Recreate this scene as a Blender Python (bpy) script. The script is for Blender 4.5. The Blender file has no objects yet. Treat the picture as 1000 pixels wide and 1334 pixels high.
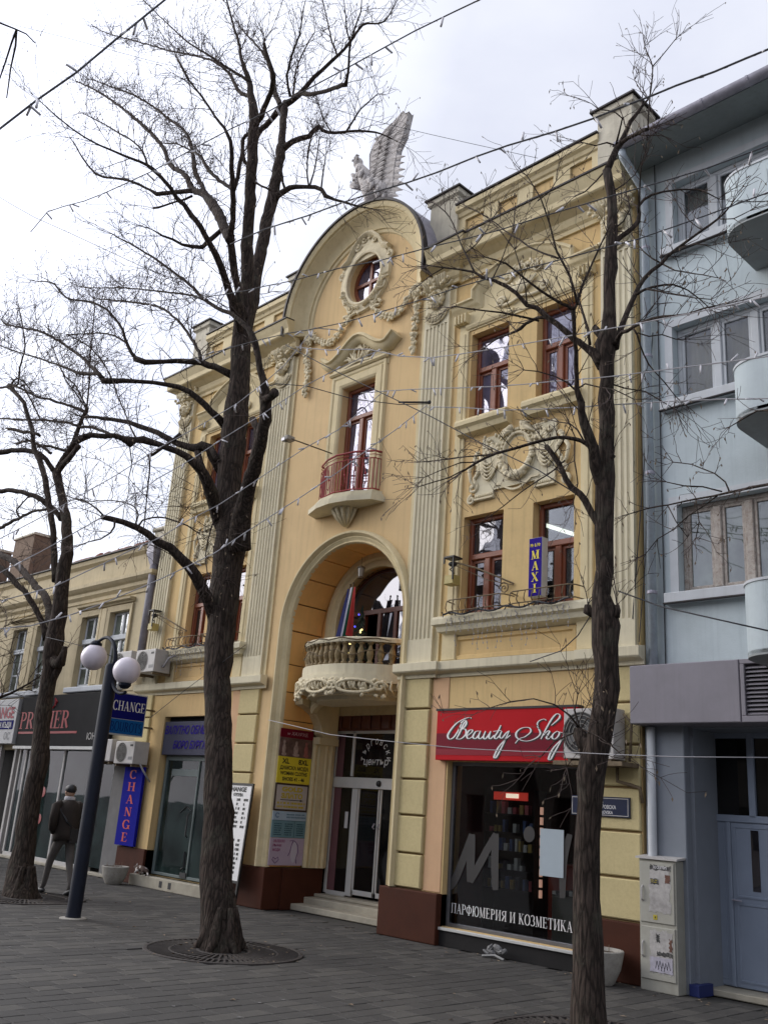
import bpy, math, random
from math import sin, cos, pi, radians
from mathutils import Vector, Matrix
from mathutils.geometry import tessellate_polygon
random.seed(7)
D = bpy.data
SC = bpy.context.scene
COL = SC.collection

# ---------------------------------------------------------------- camera
FPX = 1220.0
YAW, PITCH, ROLL = 0.8081530284611441, 0.30690896988214056, 0.07171617524675264
CAM = Vector((0.0, -10.41695628, 1.7))
_f = Vector((-sin(YAW)*cos(PITCH), cos(YAW)*cos(PITCH), sin(PITCH)))
_r = Vector((cos(YAW), sin(YAW), 0)); _u = _r.cross(_f)
RT = _r*cos(ROLL)+_u*sin(ROLL); UP = -_r*sin(ROLL)+_u*cos(ROLL); FW = _f
cd = D.cameras.new('camera'); cam = D.objects.new('camera', cd); COL.objects.link(cam)
cam.matrix_world = Matrix(((RT.x, UP.x, -FW.x, CAM.x), (RT.y, UP.y, -FW.y, CAM.y), (RT.z, UP.z, -FW.z, CAM.z), (0, 0, 0, 1)))
cd.sensor_fit = 'VERTICAL'; cd.sensor_height = 24.0; cd.lens = FPX/1334*24.0
cd.clip_end = 2000; cd.clip_start = 0.05
SC.camera = cam
# ---------------------------------------------------------------- world: overcast sky, thin bright cloud
SUN_AZ, SUN_EL = radians(-120), radians(25)       # azimuth from +Y towards +X
w = D.worlds.new("World"); SC.world = w; w.use_nodes = True
nt = w.node_tree; nt.nodes.clear(); N = nt.nodes.new; L = nt.links.new
out = N('ShaderNodeOutputWorld')
sky = N('ShaderNodeTexSky'); sky.sky_type = 'NISHITA'; sky.sun_disc = False
sky.sun_elevation = SUN_EL; sky.sun_rotation = SUN_AZ
bg1 = N('ShaderNodeBackground'); bg1.inputs['Strength'].default_value = 0.12
L(sky.outputs[0], bg1.inputs['Color'])
tc = N('ShaderNodeTexCoord')
sx = N('ShaderNodeSeparateXYZ'); L(tc.outputs['Generated'], sx.inputs[0])
mp = N('ShaderNodeMapping'); mp.inputs['Scale'].default_value = (1, 1, 2.2); L(tc.outputs['Generated'], mp.inputs[0])
nz = N('ShaderNodeTexNoise'); nz.inputs['Scale'].default_value = 2.2; nz.inputs['Detail'].default_value = 7; nz.inputs['Roughness'].default_value = .55
L(mp.outputs[0], nz.inputs['Vector'])
cr = N('ShaderNodeValToRGB'); L(nz.outputs[0], cr.inputs[0])
cr.color_ramp.elements[0].position = .36; cr.color_ramp.elements[0].color = (.375, .39, .46, 1)
cr.color_ramp.elements[1].position = .66; cr.color_ramp.elements[1].color = (.465, .475, .52, 1)
# the sun glows through the cloud
dt = N('ShaderNodeVectorMath'); dt.operation = 'DOT_PRODUCT'
sdir = Vector((sin(SUN_AZ)*cos(SUN_EL), cos(SUN_AZ)*cos(SUN_EL), sin(SUN_EL)))
nm = N('ShaderNodeVectorMath'); nm.operation = 'NORMALIZE'; L(tc.outputs['Generated'], nm.inputs[0])
L(nm.outputs[0], dt.inputs[0]); dt.inputs[1].default_value = sdir
mr = N('ShaderNodeMapRange'); mr.inputs[1].default_value = .44; mr.inputs[2].default_value = .98; mr.inputs[3].default_value = 1.0; mr.inputs[4].default_value = 2.6
L(dt.outputs['Value'], mr.inputs[0])
mul = N('ShaderNodeVectorMath'); mul.operation = 'SCALE'; L(cr.outputs[0], mul.inputs[0]); L(mr.outputs[0], mul.inputs['Scale'])
mr2 = N('ShaderNodeMapRange'); mr2.inputs[1].default_value = 0.0; mr2.inputs[2].default_value = 1.0; mr2.inputs[3].default_value = 1.38; mr2.inputs[4].default_value = 1.72
L(sx.outputs[2], mr2.inputs[0])
bg2 = N('ShaderNodeBackground'); L(mul.outputs[0], bg2.inputs['Color']); L(mr2.outputs[0], bg2.inputs['Strength'])
mxs = N('ShaderNodeMixShader'); mxs.inputs[0].default_value = .88
L(bg1.outputs[0], mxs.inputs[1]); L(bg2.outputs[0], mxs.inputs[2]); L(mxs.outputs[0], out.inputs[0])
# ---------------------------------------------------------------- sun behind cloud
sl = D.lights.new('sun', 'SUN'); sl.energy = 1.5; sl.angle = radians(40); sl.color = (1, .95, .88)
so = D.objects.new('sun', sl); COL.objects.link(so)
so.rotation_euler = sdir.to_track_quat('Z', 'Y').to_euler()
SC.view_settings.view_transform = 'Standard'; SC.view_settings.look = 'None'
SC.view_settings.exposure = 0.42; SC.view_settings.gamma = 1.0; SC.view_settings.use_curve_mapping = False

# ---------------------------------------------------------------- placing helpers
def ray(x, y):
    return RT*((x-500)/FPX) + UP*(-(y-667)/FPX) + FW
def at(x, y, Y=0.0):                 # point of the plane Y=const seen at photo position x, y
    d = ray(x, y); return CAM + d*((Y-CAM.y)/d.y)
def atd(x, y, dep):
    return CAM + ray(x, y)*dep
def depth(p):
    return (Vector(p)-CAM).dot(FW)

# ---------------------------------------------------------------- mesh helpers
class MB:
    def __init__(s): s.v = []; s.f = []
    def add(s, vs, fs):
        b = len(s.v); s.v += [tuple(p) for p in vs]; s.f += [tuple(i+b for i in q) for q in fs]; return s
    def box(s, x0, x1, y0, y1, z0, z1):
        s.add([(x0,y0,z0),(x1,y0,z0),(x1,y1,z0),(x0,y1,z0),(x0,y0,z1),(x1,y0,z1),(x1,y1,z1),(x0,y1,z1)],
              [(0,3,2,1),(4,5,6,7),(0,1,5,4),(1,2,6,5),(2,3,7,6),(3,0,4,7)]); return s
    def cbox(s, x0, x1, y0, y1, z0, z1, c=.012):     # chamfered front (towards -Y)
        a = [(x0,y1,z0),(x1,y1,z0),(x1,y1,z1),(x0,y1,z1)]
        b = [(x0,y0+c,z0),(x1,y0+c,z0),(x1,y0+c,z1),(x0,y0+c,z1)]
        d = [(x0+c,y0,z0+c),(x1-c,y0,z0+c),(x1-c,y0,z1-c),(x0+c,y0,z1-c)]
        fs = [(8,9,10,11)]
        for i in range(4):
            j = (i+1) % 4; fs += [(i,j,4+j,4+i),(4+i,4+j,8+j,8+i)]
        s.add(a+b+d, fs); return s
    def obox(s, o, ax, ay, az):       # oriented box from a corner and three edge vectors
        o, ax, ay, az = map(Vector, (o, ax, ay, az))
        vs = [o, o+ax, o+ax+ay, o+ay, o+az, o+ax+az, o+ax+ay+az, o+ay+az]
        s.add(vs, [(0,3,2,1),(4,5,6,7),(0,1,5,4),(1,2,6,5),(2,3,7,6),(3,0,4,7)]); return s
    def prism(s, poly, y0, y1, holes=()):   # poly in (x,z); front at y0
        loops = [poly]+list(holes)
        pts = [p for l in loops for p in l]
        tri = tessellate_polygon([[Vector((p[0], p[1], 0)) for p in l] for l in loops])
        n = len(pts)
        vs = [(p[0], y0, p[1]) for p in pts]+[(p[0], y1, p[1]) for p in pts]
        fs = []
        for t in tri:
            a, b, c = (Vector(pts[i]) for i in t)
            cr = (b-a).x*(c-a).y-(b-a).y*(c-a).x
            t = tuple(t) if cr > 0 else tuple(reversed(t))
            fs.append(t); fs.append(tuple(i+n for i in reversed(t)))
        k = 0
        for l in loops:
            m = len(l)
            for i in range(m):
                j = (i+1) % m; fs.append((k+i, k+j, k+j+n, k+i+n))
            k += m
        s.add(vs, fs); return s
    def sheet(s, poly, y, holes=()):
        loops = [poly]+list(holes); pts = [p for l in loops for p in l]
        tri = tessellate_polygon([[Vector((p[0], p[1], 0)) for p in l] for l in loops])
        fs = []
        for t in tri:
            a, b, c = (Vector(pts[i]) for i in t)
            cr = (b-a).x*(c-a).y-(b-a).y*(c-a).x
            fs.append(tuple(t) if cr > 0 else tuple(reversed(t)))
        s.add([(p[0], y, p[1]) for p in pts], fs); return s
    def sweep(s, path, prof, closed=False, caps=True, axis='XZ', y0=0.0):
        """axis XZ: path in the facade plane, prof = (offset to the left of travel, height above wall);
           axis XY: path in plan, prof = (offset to the right of travel, z)."""
        m = len(path); P = [Vector(p) for p in path]; rings = []
        for i in range(m):
            a = P[i-1] if (closed or i > 0) else None
            c = P[(i+1) % m] if (closed or i < m-1) else None
            d1 = (P[i]-a).normalized() if a is not None else None
            d2 = (c-P[i]).normalized() if c is not None else None
            if d1 is None: d1 = d2
            if d2 is None: d2 = d1
            n1 = Vector((-d1.y, d1.x)); n2 = Vector((-d2.y, d2.x))
            nn = (n1+n2)
            if nn.length < 1e-6: nn = n1
            nn.normalize(); k = 1/max(.35, nn.dot(n1)); nn = nn*k
            if axis == 'XZ': rings.append([(P[i].x+nn.x*o, y0-h, P[i].y+nn.y*o) for o, h in prof])
            else: rings.append([(P[i].x-nn.x*o, P[i].y-nn.y*o, h) for o, h in prof])
        q = len(prof); vs = [p for r in rings for p in r]; fs = []
        R = m if closed else m-1
        for i in range(R):
            j = (i+1) % m
            for k in range(q-1):
                fs.append((i*q+k, j*q+k, j*q+k+1, i*q+k+1))
        if caps and not closed:
            fs.append(tuple(range(q))); fs.append(tuple(reversed(range((m-1)*q, m*q))))
        s.add(vs, fs); return s
    def tube(s, pts, rad, n=6, cap=True):
        P = [Vector(p) for p in pts]; m = len(P)
        if not hasattr(rad, '__len__'): rad = [rad]*m
        t0 = (P[1]-P[0]).normalized(); ref = Vector((0, 0, 1)) if abs(t0.z) < .9 else Vector((1, 0, 0))
        u = t0.cross(ref).normalized(); vs = []; fs = []
        for i in range(m):
            t = ((P[min(i+1, m-1)]-P[max(i-1, 0)])).normalized()
            u = (u-t*u.dot(t)); u = u.normalized() if u.length > 1e-6 else t.orthogonal().normalized()
            v = t.cross(u); r = rad[i]
            for k in range(n):
                a = 2*pi*k/n; vs.append(P[i]+u*(cos(a)*r)+v*(sin(a)*r))
        for i in range(m-1):
            for k in range(n):
                l = (k+1) % n; fs.append((i*n+k, i*n+l, (i+1)*n+l, (i+1)*n+k))
        if cap:
            fs.append(tuple(reversed(range(n)))); fs.append(tuple(range((m-1)*n, m*n)))
        s.add(vs, fs); return s
    def blob(s, c, r, n=8, m=5, rot=None):
        c = Vector(c); r = r if hasattr(r, '__len__') else (r, r, r); vs = []; fs = []
        def P(th, ph):
            p = Vector((r[0]*sin(th)*cos(ph), r[1]*sin(th)*sin(ph), r[2]*cos(th)))
            if rot is not None: p = rot @ p
            return c+p
        vs.append(P(0, 0))
        for i in range(1, m):
            for k in range(n): vs.append(P(pi*i/m, 2*pi*k/n))
        vs.append(P(pi, 0))
        for k in range(n): fs.append((0, 1+k, 1+(k+1) % n))
        for i in range(m-2):
            for k in range(n):
                a = 1+i*n; b = a+n; l = (k+1) % n; fs.append((a+k, b+k, b+l, a+l))
        a = 1+(m-2)*n; e = len(vs)-1
        for k in range(n): fs.append((a+k, e, a+(k+1) % n))
        s.add(vs, fs); return s
    def lathe(s, c, prof, n=16, a0=0, a1=2*pi):
        c = Vector(c); full = abs(a1-a0-2*pi) < 1e-6; m = n if full else n+1; vs = []; fs = []
        for r, z in prof:
            for k in range(m):
                a = a0+(a1-a0)*k/n; vs.append((c.x+r*cos(a), c.y+r*sin(a), c.z+z))
        for i in range(len(prof)-1):
            for k in range(n):
                l = (k+1) % m; fs.append((i*m+k, i*m+l, (i+1)*m+l, (i+1)*m+k))
        s.add(vs, fs); return s
    def quad(s, a, b, c, d): s.add([a, b, c, d], [(0, 1, 2, 3)]); return s
    def scroll(s, x, z, r, y, turns=1.4, sgn=1, a0=0, t=.03, n=6):
        pts = []; rr = []; K = int(14*turns)
        for k in range(K+1):
            u = k/K; a = a0+sgn*2*pi*turns*u; q = r*(1-u)+.12*r*u
            pts.append((x+q*cos(a), y-.03*u-.01, z+q*sin(a))); rr.append(t*(1-.35*u))
        s.tube(pts, rr, n); s.blob((x, y-.03, z), (r*.22, .03, r*.22), 6, 4); return s
MESH_CACHE = {}
def bake(name, mb, mat, smooth=False, origin=(0, 0, 0)):
    me = D.meshes.new(name); o = Vector(origin)
    me.from_pydata([(p[0]-o.x, p[1]-o.y, p[2]-o.z) for p in mb.v], [], mb.f)
    me.materials.append(mat)
    if smooth:
        me.polygons.foreach_set('use_smooth', [True]*len(me.polygons))
    me.update()
    return me
def worldpos(o):
    p = Vector((0, 0, 0))
    while o is not None: p += Vector(o.location); o = o.parent
    return p
def islands(mb):
    """group a mesh builder into pieces that touch or overlap"""
    par = list(range(len(mb.v)))
    def fd(a):
        while par[a] != a: par[a] = par[par[a]]; a = par[a]
        return a
    for f in mb.f:
        r = fd(f[0])
        for i in f[1:]: par[fd(i)] = r
    comp = {}
    for f in mb.f: comp.setdefault(fd(f[0]), []).append(f)
    bx = []
    for k, fs in comp.items():
        ids = {i for f in fs for i in f}; lo = [min(mb.v[i][a] for i in ids)-.004 for a in range(3)]; hi = [max(mb.v[i][a] for i in ids)+.004 for a in range(3)]; bx.append([lo, hi, fs])
    ch = True
    while ch:
        ch = False
        for i in range(len(bx)):
            for j in range(i+1, len(bx)):
                a, b = bx[i], bx[j]
                if all(a[0][k] <= b[1][k] and b[0][k] <= a[1][k] for k in range(3)):
                    bx[i] = [[min(a[0][k], b[0][k]) for k in range(3)], [max(a[1][k], b[1][k]) for k in range(3)], a[2]+b[2]]; del bx[j]; ch = True; break
            if ch: break
    out = []
    for lo, hi, fs in bx:
        m = MB(); mp = {}
        for f in fs:
            for i in f:
                if i not in mp: mp[i] = len(m.v); m.v.append(mb.v[i])
        m.f = [tuple(mp[i] for i in f) for f in fs]; out.append(m)
    return out
def objs(name, mb, *a, **k): return [obj(name, m, *a, **k) for m in islands(mb)][0]
def obj(name, mb, mat, parent=None, smooth=False, kind=None, label=None, cat=None, group=None, bevel=0, auto=None):
    """link a mesh built in world coordinates under its parent"""
    org = worldpos(parent) if parent is not None else Vector((0, 0, 0))
    me = bake(name, mb, mat, smooth, org)
    o = D.objects.new(name, me); COL.objects.link(o); o.parent = parent
    tag(o, label, cat, group, kind)
    if bevel:
        md = o.modifiers.new('bevel', 'BEVEL'); md.width = bevel; md.segments = 2; md.limit_method = 'ANGLE'
    if auto is not None:
        me.polygons.foreach_set('use_smooth', [True]*len(me.polygons))
        me.set_sharp_from_angle(angle=radians(auto))
    return o
def tag(o, label=None, cat=None, group=None, kind=None):
    if label: o['label'] = label
    if cat: o['category'] = cat
    if group: o['group'] = group
    if kind: o['kind'] = kind
    return o
def thing(name, loc, label, cat, group=None, kind=None):
    o = D.objects.new(name, None); COL.objects.link(o); o.location = loc; o.empty_display_size = .2
    return tag(o, label, cat, group, kind)
def inst(name, me, parent, loc, rot=(0, 0, 0), scale=(1, 1, 1)):     # share a mesh; loc in world coordinates
    o = D.objects.new(name, me); COL.objects.link(o); o.parent = parent
    o.location = Vector(loc)-(worldpos(parent) if parent is not None else Vector((0, 0, 0)))
    o.rotation_euler = rot; o.scale = scale; return o
def arc(cx, cz, rx, rz, a0, a1, n):
    return [(cx+rx*cos(radians(a0+(a1-a0)*i/n)), cz+rz*sin(radians(a0+(a1-a0)*i/n))) for i in range(n+1)]
def rect(x0, x1, z0, z1): return [(x0, z0), (x1, z0), (x1, z1), (x0, z1)]

# ---------------------------------------------------------------- materials
def mat(name, col, rough=.8, var=.12, vscale=3.0, bump=.0, bscale=60, metal=0, spec=.4, streak=0, streakcol=(.12, .10, .07), dirt=0, dirtcol=(.10, .085, .06), grime=0, coat=0, hue=None, transl=0):
    m = D.materials.new(name); m.use_nodes = True; nt = m.node_tree; b = nt.nodes['Principled BSDF']; N = nt.nodes.new; L = nt.links.new
    b.inputs['Roughness'].default_value = rough; b.inputs['Metallic'].default_value = metal; b.inputs['Specular IOR Level'].default_value = spec
    if coat: b.inputs['Coat Weight'].default_value = coat
    tc = N('ShaderNodeTexCoord'); g = N('ShaderNodeNewGeometry')
    src = g.outputs['Position']
    rgb = N('ShaderNodeRGB'); rgb.outputs[0].default_value = (*col, 1); cur = rgb.outputs[0]
    if var:
        n = N('ShaderNodeTexNoise'); n.inputs['Scale'].default_value = vscale; n.inputs['Detail'].default_value = 6; n.inputs['Roughness'].default_value = .62; L(src, n.inputs['Vector'])
        mr = N('ShaderNodeMapRange'); mr.inputs[1].default_value = .3; mr.inputs[2].default_value = .7; mr.inputs[3].default_value = 1-var; mr.inputs[4].default_value = 1+var; L(n.outputs[0], mr.inputs[0])
        hs = N('ShaderNodeHueSaturation'); L(cur, hs.inputs['Color']); L(mr.outputs[0], hs.inputs['Value']); cur = hs.outputs[0]
    if hue:        # slow drift towards a second paint colour
        n = N('ShaderNodeTexNoise'); n.inputs['Scale'].default_value = .35; n.inputs['Detail'].default_value = 3; L(src, n.inputs['Vector'])
        mr = N('ShaderNodeMapRange'); mr.inputs[1].default_value = .35; mr.inputs[2].default_value = .65; L(n.outputs[0], mr.inputs[0])
        mx = N('ShaderNodeMix'); mx.data_type = 'RGBA'; L(mr.outputs[0], mx.inputs[0]); L(cur, mx.inputs[6]); mx.inputs[7].default_value = (*hue, 1); cur = mx.outputs[2]
    if streak:     # rain streaks running down the face
        mp = N('ShaderNodeMapping'); mp.inputs['Scale'].default_value = (7, 7, .35); L(src, mp.inputs[0])
        n = N('ShaderNodeTexNoise'); n.inputs['Scale'].default_value = 1.6; n.inputs['Detail'].default_value = 7; n.inputs['Roughness'].default_value = .7; L(mp.outputs[0], n.inputs['Vector'])
        mr = N('ShaderNodeMapRange'); mr.inputs[1].default_value = .5; mr.inputs[2].default_value = .8; mr.inputs[3].default_value = 0; mr.inputs[4].default_value = streak; L(n.outputs[0], mr.inputs[0])
        mx = N('ShaderNodeMix'); mx.data_type = 'RGBA'; L(mr.outputs[0], mx.inputs[0]); L(cur, mx.inputs[6]); mx.inputs[7].default_value = (*streakcol, 1); cur = mx.outputs[2]
    if dirt:
        n = N('ShaderNodeTexNoise'); n.inputs['Scale'].default_value = 1.3; n.inputs['Detail'].default_value = 9; n.inputs['Roughness'].default_value = .72; L(src, n.inputs['Vector'])
        mr = N('ShaderNodeMapRange'); mr.inputs[1].default_value = .52; mr.inputs[2].default_value = .74; mr.inputs[3].default_value = 0; mr.inputs[4].default_value = dirt; L(n.outputs[0], mr.inputs[0])
        mx = N('ShaderNodeMix'); mx.data_type = 'RGBA'; L(mr.outputs[0], mx.inputs[0]); L(cur, mx.inputs[6]); mx.inputs[7].default_value = (*dirtcol, 1); cur = mx.outputs[2]
    if grime:      # fine pits and chips
        n = N('ShaderNodeTexNoise'); n.inputs['Scale'].default_value = 22; n.inputs['Detail'].default_value = 5; n.inputs['Roughness'].default_value = .8; L(src, n.inputs['Vector'])
        mr = N('ShaderNodeMapRange'); mr.inputs[1].default_value = .44; mr.inputs[2].default_value = .72; mr.inputs[3].default_value = 0; mr.inputs[4].default_value = grime; L(n.outputs[0], mr.inputs[0])
        mx = N('ShaderNodeMix'); mx.data_type = 'RGBA'; L(mr.outputs[0], mx.inputs[0]); L(cur, mx.inputs[6]); mx.inputs[7].default_value = (*dirtcol, 1); cur = mx.outputs[2]
    L(cur, b.inputs['Base Color'])
    if bump:
        n = N('ShaderNodeTexNoise'); n.inputs['Scale'].default_value = bscale; n.inputs['Detail'].default_value = 5; n.inputs['Roughness'].default_value = .6; L(src, n.inputs['Vector'])
        bp = N('ShaderNodeBump'); bp.inputs['Strength'].default_value = bump; bp.inputs['Distance'].default_value = .01; L(n.outputs[0], bp.inputs['Height']); L(bp.outputs[0], b.inputs['Normal'])
    return m
def emis(name, col, st):
    m = D.materials.new(name); m.use_nodes = True; b = m.node_tree.nodes['Principled BSDF']
    b.inputs['Base Color'].default_value = (*col, 1); b.inputs['Emission Color'].default_value = (*col, 1); b.inputs['Emission Strength'].default_value = st
    return m
def glassmat(name, tint=(.03, .035, .04), refl=.5, see=0.0, wav=.02, ior=1.75, gcol=(.92, .93, 1, 1)):
    """window glass: mirror reflection by angle over a dim room (or over what really stands behind when see > 0)"""
    m = D.materials.new(name); m.use_nodes = True; nt = m.node_tree; nt.nodes.clear(); N = nt.nodes.new; L = nt.links.new
    out = N('ShaderNodeOutputMaterial'); g = N('ShaderNodeNewGeometry')
    fr = N('ShaderNodeFresnel'); fr.inputs['IOR'].default_value = ior
    nz = N('ShaderNodeTexNoise'); nz.inputs['Scale'].default_value = 1.7; nz.inputs['Detail'].default_value = 1; L(g.outputs['Position'], nz.inputs['Vector'])
    bp = N('ShaderNodeBump'); bp.inputs['Strength'].default_value = wav*4; bp.inputs['Distance'].default_value = .05; L(nz.outputs[0], bp.inputs['Height'])
    gl = N('ShaderNodeBsdfGlossy'); gl.inputs['Roughness'].default_value = .02; gl.inputs['Color'].default_value = gcol; L(bp.outputs[0], gl.inputs['Normal']); L(bp.outputs[0], fr.inputs['Normal'])
    df = N('ShaderNodeBsdfDiffuse'); n2 = N('ShaderNodeTexNoise'); n2.inputs['Scale'].default_value = 2.3; n2.inputs['Detail'].default_value = 4; L(g.outputs['Position'], n2.inputs['Vector'])
    cr = N('ShaderNodeValToRGB'); cr.color_ramp.elements[0].position = .35; cr.color_ramp.elements[1].position = .7
    cr.color_ramp.elements[0].color = (tint[0]*.5, tint[1]*.5, tint[2]*.5, 1); cr.color_ramp.elements[1].color = (tint[0]*1.6, tint[1]*1.6, tint[2]*1.6, 1); L(n2.outputs[0], cr.inputs[0]); L(cr.outputs[0], df.inputs[0])
    base = df.outputs[0]
    if see:
        tr = N('ShaderNodeBsdfTransparent'); tr.inputs[0].default_value = (.9, .92, .9, 1); mx = N('ShaderNodeMixShader'); mx.inputs[0].default_value = see; L(df.outputs[0], mx.inputs[1]); L(tr.outputs[0], mx.inputs[2]); base = mx.outputs[0]
    ma = N('ShaderNodeMath'); ma.operation = 'MULTIPLY_ADD'; ma.inputs[1].default_value = 1.0; ma.inputs[2].default_value = refl*.1; L(fr.outputs[0], ma.inputs[0]); ma.use_clamp = True
    m2 = N('ShaderNodeMixShader'); L(ma.outputs[0], m2.inputs[0]); L(base, m2.inputs[1]); L(gl.outputs[0], m2.inputs[2]); L(m2.outputs[0], out.inputs[0])
    return m
M = {}
M['ochre'] = mat('ochre_plaster', (.64, .47, .22), .9, .07, 2.2, .25, 90, streak=.55, streakcol=(.30, .21, .10), dirt=.28, dirtcol=(.34, .25, .13), grime=.12, hue=(.63, .44, .21))
M['niche'] = mat('orange_plaster', (.78, .43, .14), .9, .08, 2.5, .2, 80, streak=.15, streakcol=(.25, .13, .05))
M['cream'] = mat('cream_stucco', (.64, .54, .33), .88, .08, 2.5, .25, 70, streak=.35, streakcol=(.30, .22, .09), dirt=.4, dirtcol=(.30, .24, .12))
M['creamlight'] = mat('grey_cream_stucco', (.64, .58, .42), .88, .07, 2.5, .2, 70, streak=.45, streakcol=(.30, .25, .15), dirt=.25, dirtcol=(.30, .26, .17))
M['block'] = mat('pale_yellow_block', (.55, .46, .24), .88, .06, 2.0, .2, 70, streak=.12, streakcol=(.33, .25, .12), grime=.25, dirtcol=(.25, .18, .09))
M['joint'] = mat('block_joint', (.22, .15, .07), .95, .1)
M['relief'] = mat('relief_stucco', (.68, .60, .42), .88, .10, 6, .3, 60, streak=.25, streakcol=(.33, .25, .12), grime=.3, dirtcol=(.30, .24, .12))
M['brownplinth'] = mat('brown_plinth_paint', (.060, .018, .009), .75, .12, 4, .15, 50, dirt=.35, dirtcol=(.035, .018, .012), spec=.2)
M['wood'] = mat('window_wood', (.20, .055, .022), .45, .15, 5, spec=.5)
M['wooddark'] = mat('dark_window_wood', (.12, .035, .02), .45, .15, 5, spec=.5)
M['sheet'] = mat('dark_sheet_metal', (.035, .03, .03), .6, .2, 4, metal=.3)
M['zinc'] = mat('weathered_zinc', (.32, .31, .36), .55, .25, 5, dirt=.5, dirtcol=(.12, .11, .13), metal=.2)
M['concrete'] = mat('weathered_render', (.54, .50, .40), .92, .15, 3, .4, 40, streak=.5, streakcol=(.15, .12, .09), dirt=.4)
M['glass'] = glassmat('window_glass', (.030, .028, .032), .9, wav=.07, gcol=(.60, .60, .66, 1))
M['glassup'] = glassmat('upper_window_glass', (.09, .08, .12), 1.2, ior=1.75, wav=.10, gcol=(.60, .60, .70, 1))
M['glassshop'] = glassmat('shop_glass', (.012, .008, .008), .1, see=.9, ior=1.33, wav=.006)
M['glassgreen'] = glassmat('frosted_green_glass', (.030, .048, .045), .1, see=.4, ior=1.25, wav=.006)
M['glassdoor'] = glassmat('door_glass', (.012, .011, .010), .1, see=.25, ior=1.35, wav=.006)
M['glassold'] = glassmat('old_window_glass', (.10, .12, .105), .5, ior=1.5)
M['glasssee'] = glassmat('clear_window_glass', (.03, .03, .032), .3, see=.72, wav=.05, ior=1.5)
M['alu'] = mat('white_aluminium', (.52, .52, .50), .4, .06, 4, spec=.5)
M['blue'] = mat('pale_blue_paint', (.46, .52, .54), .88, .09, 1.6, .2, 60, streak=.42, streakcol=(.27, .31, .34), dirt=.32, dirtcol=(.32, .36, .38))
M['bluewhite'] = mat('offwhite_paint', (.50, .52, .54), .85, .07, 3, .15, 60, streak=.3, streakcol=(.30, .29, .27))
M['greyboard'] = mat('grey_fascia_panel', (.23, .215, .24), .6, .08, 2, spec=.3, streak=.3, streakcol=(.15, .14, .15), dirt=.25, dirtcol=(.16, .15, .15))
M['greypier'] = mat('grey_pier_paint', (.20, .22, .25), .8, .06, 3, .2, 50)
M['greydoor'] = mat('grey_blue_door_paint', (.22, .26, .33), .5, .06, 3, spec=.5)
M['black'] = mat('black_plastic', (.02, .02, .022), .5, .2, 6)
M['iron'] = mat('rusty_iron', (.16, .12, .07), .7, .3, 14, .3, 80, grime=.5, dirtcol=(.07, .03, .015))
M['redpaint'] = mat('red_iron_paint', (.30, .030, .034), .55, .25, 12, grime=.35, dirtcol=(.06, .02, .02))
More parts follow.
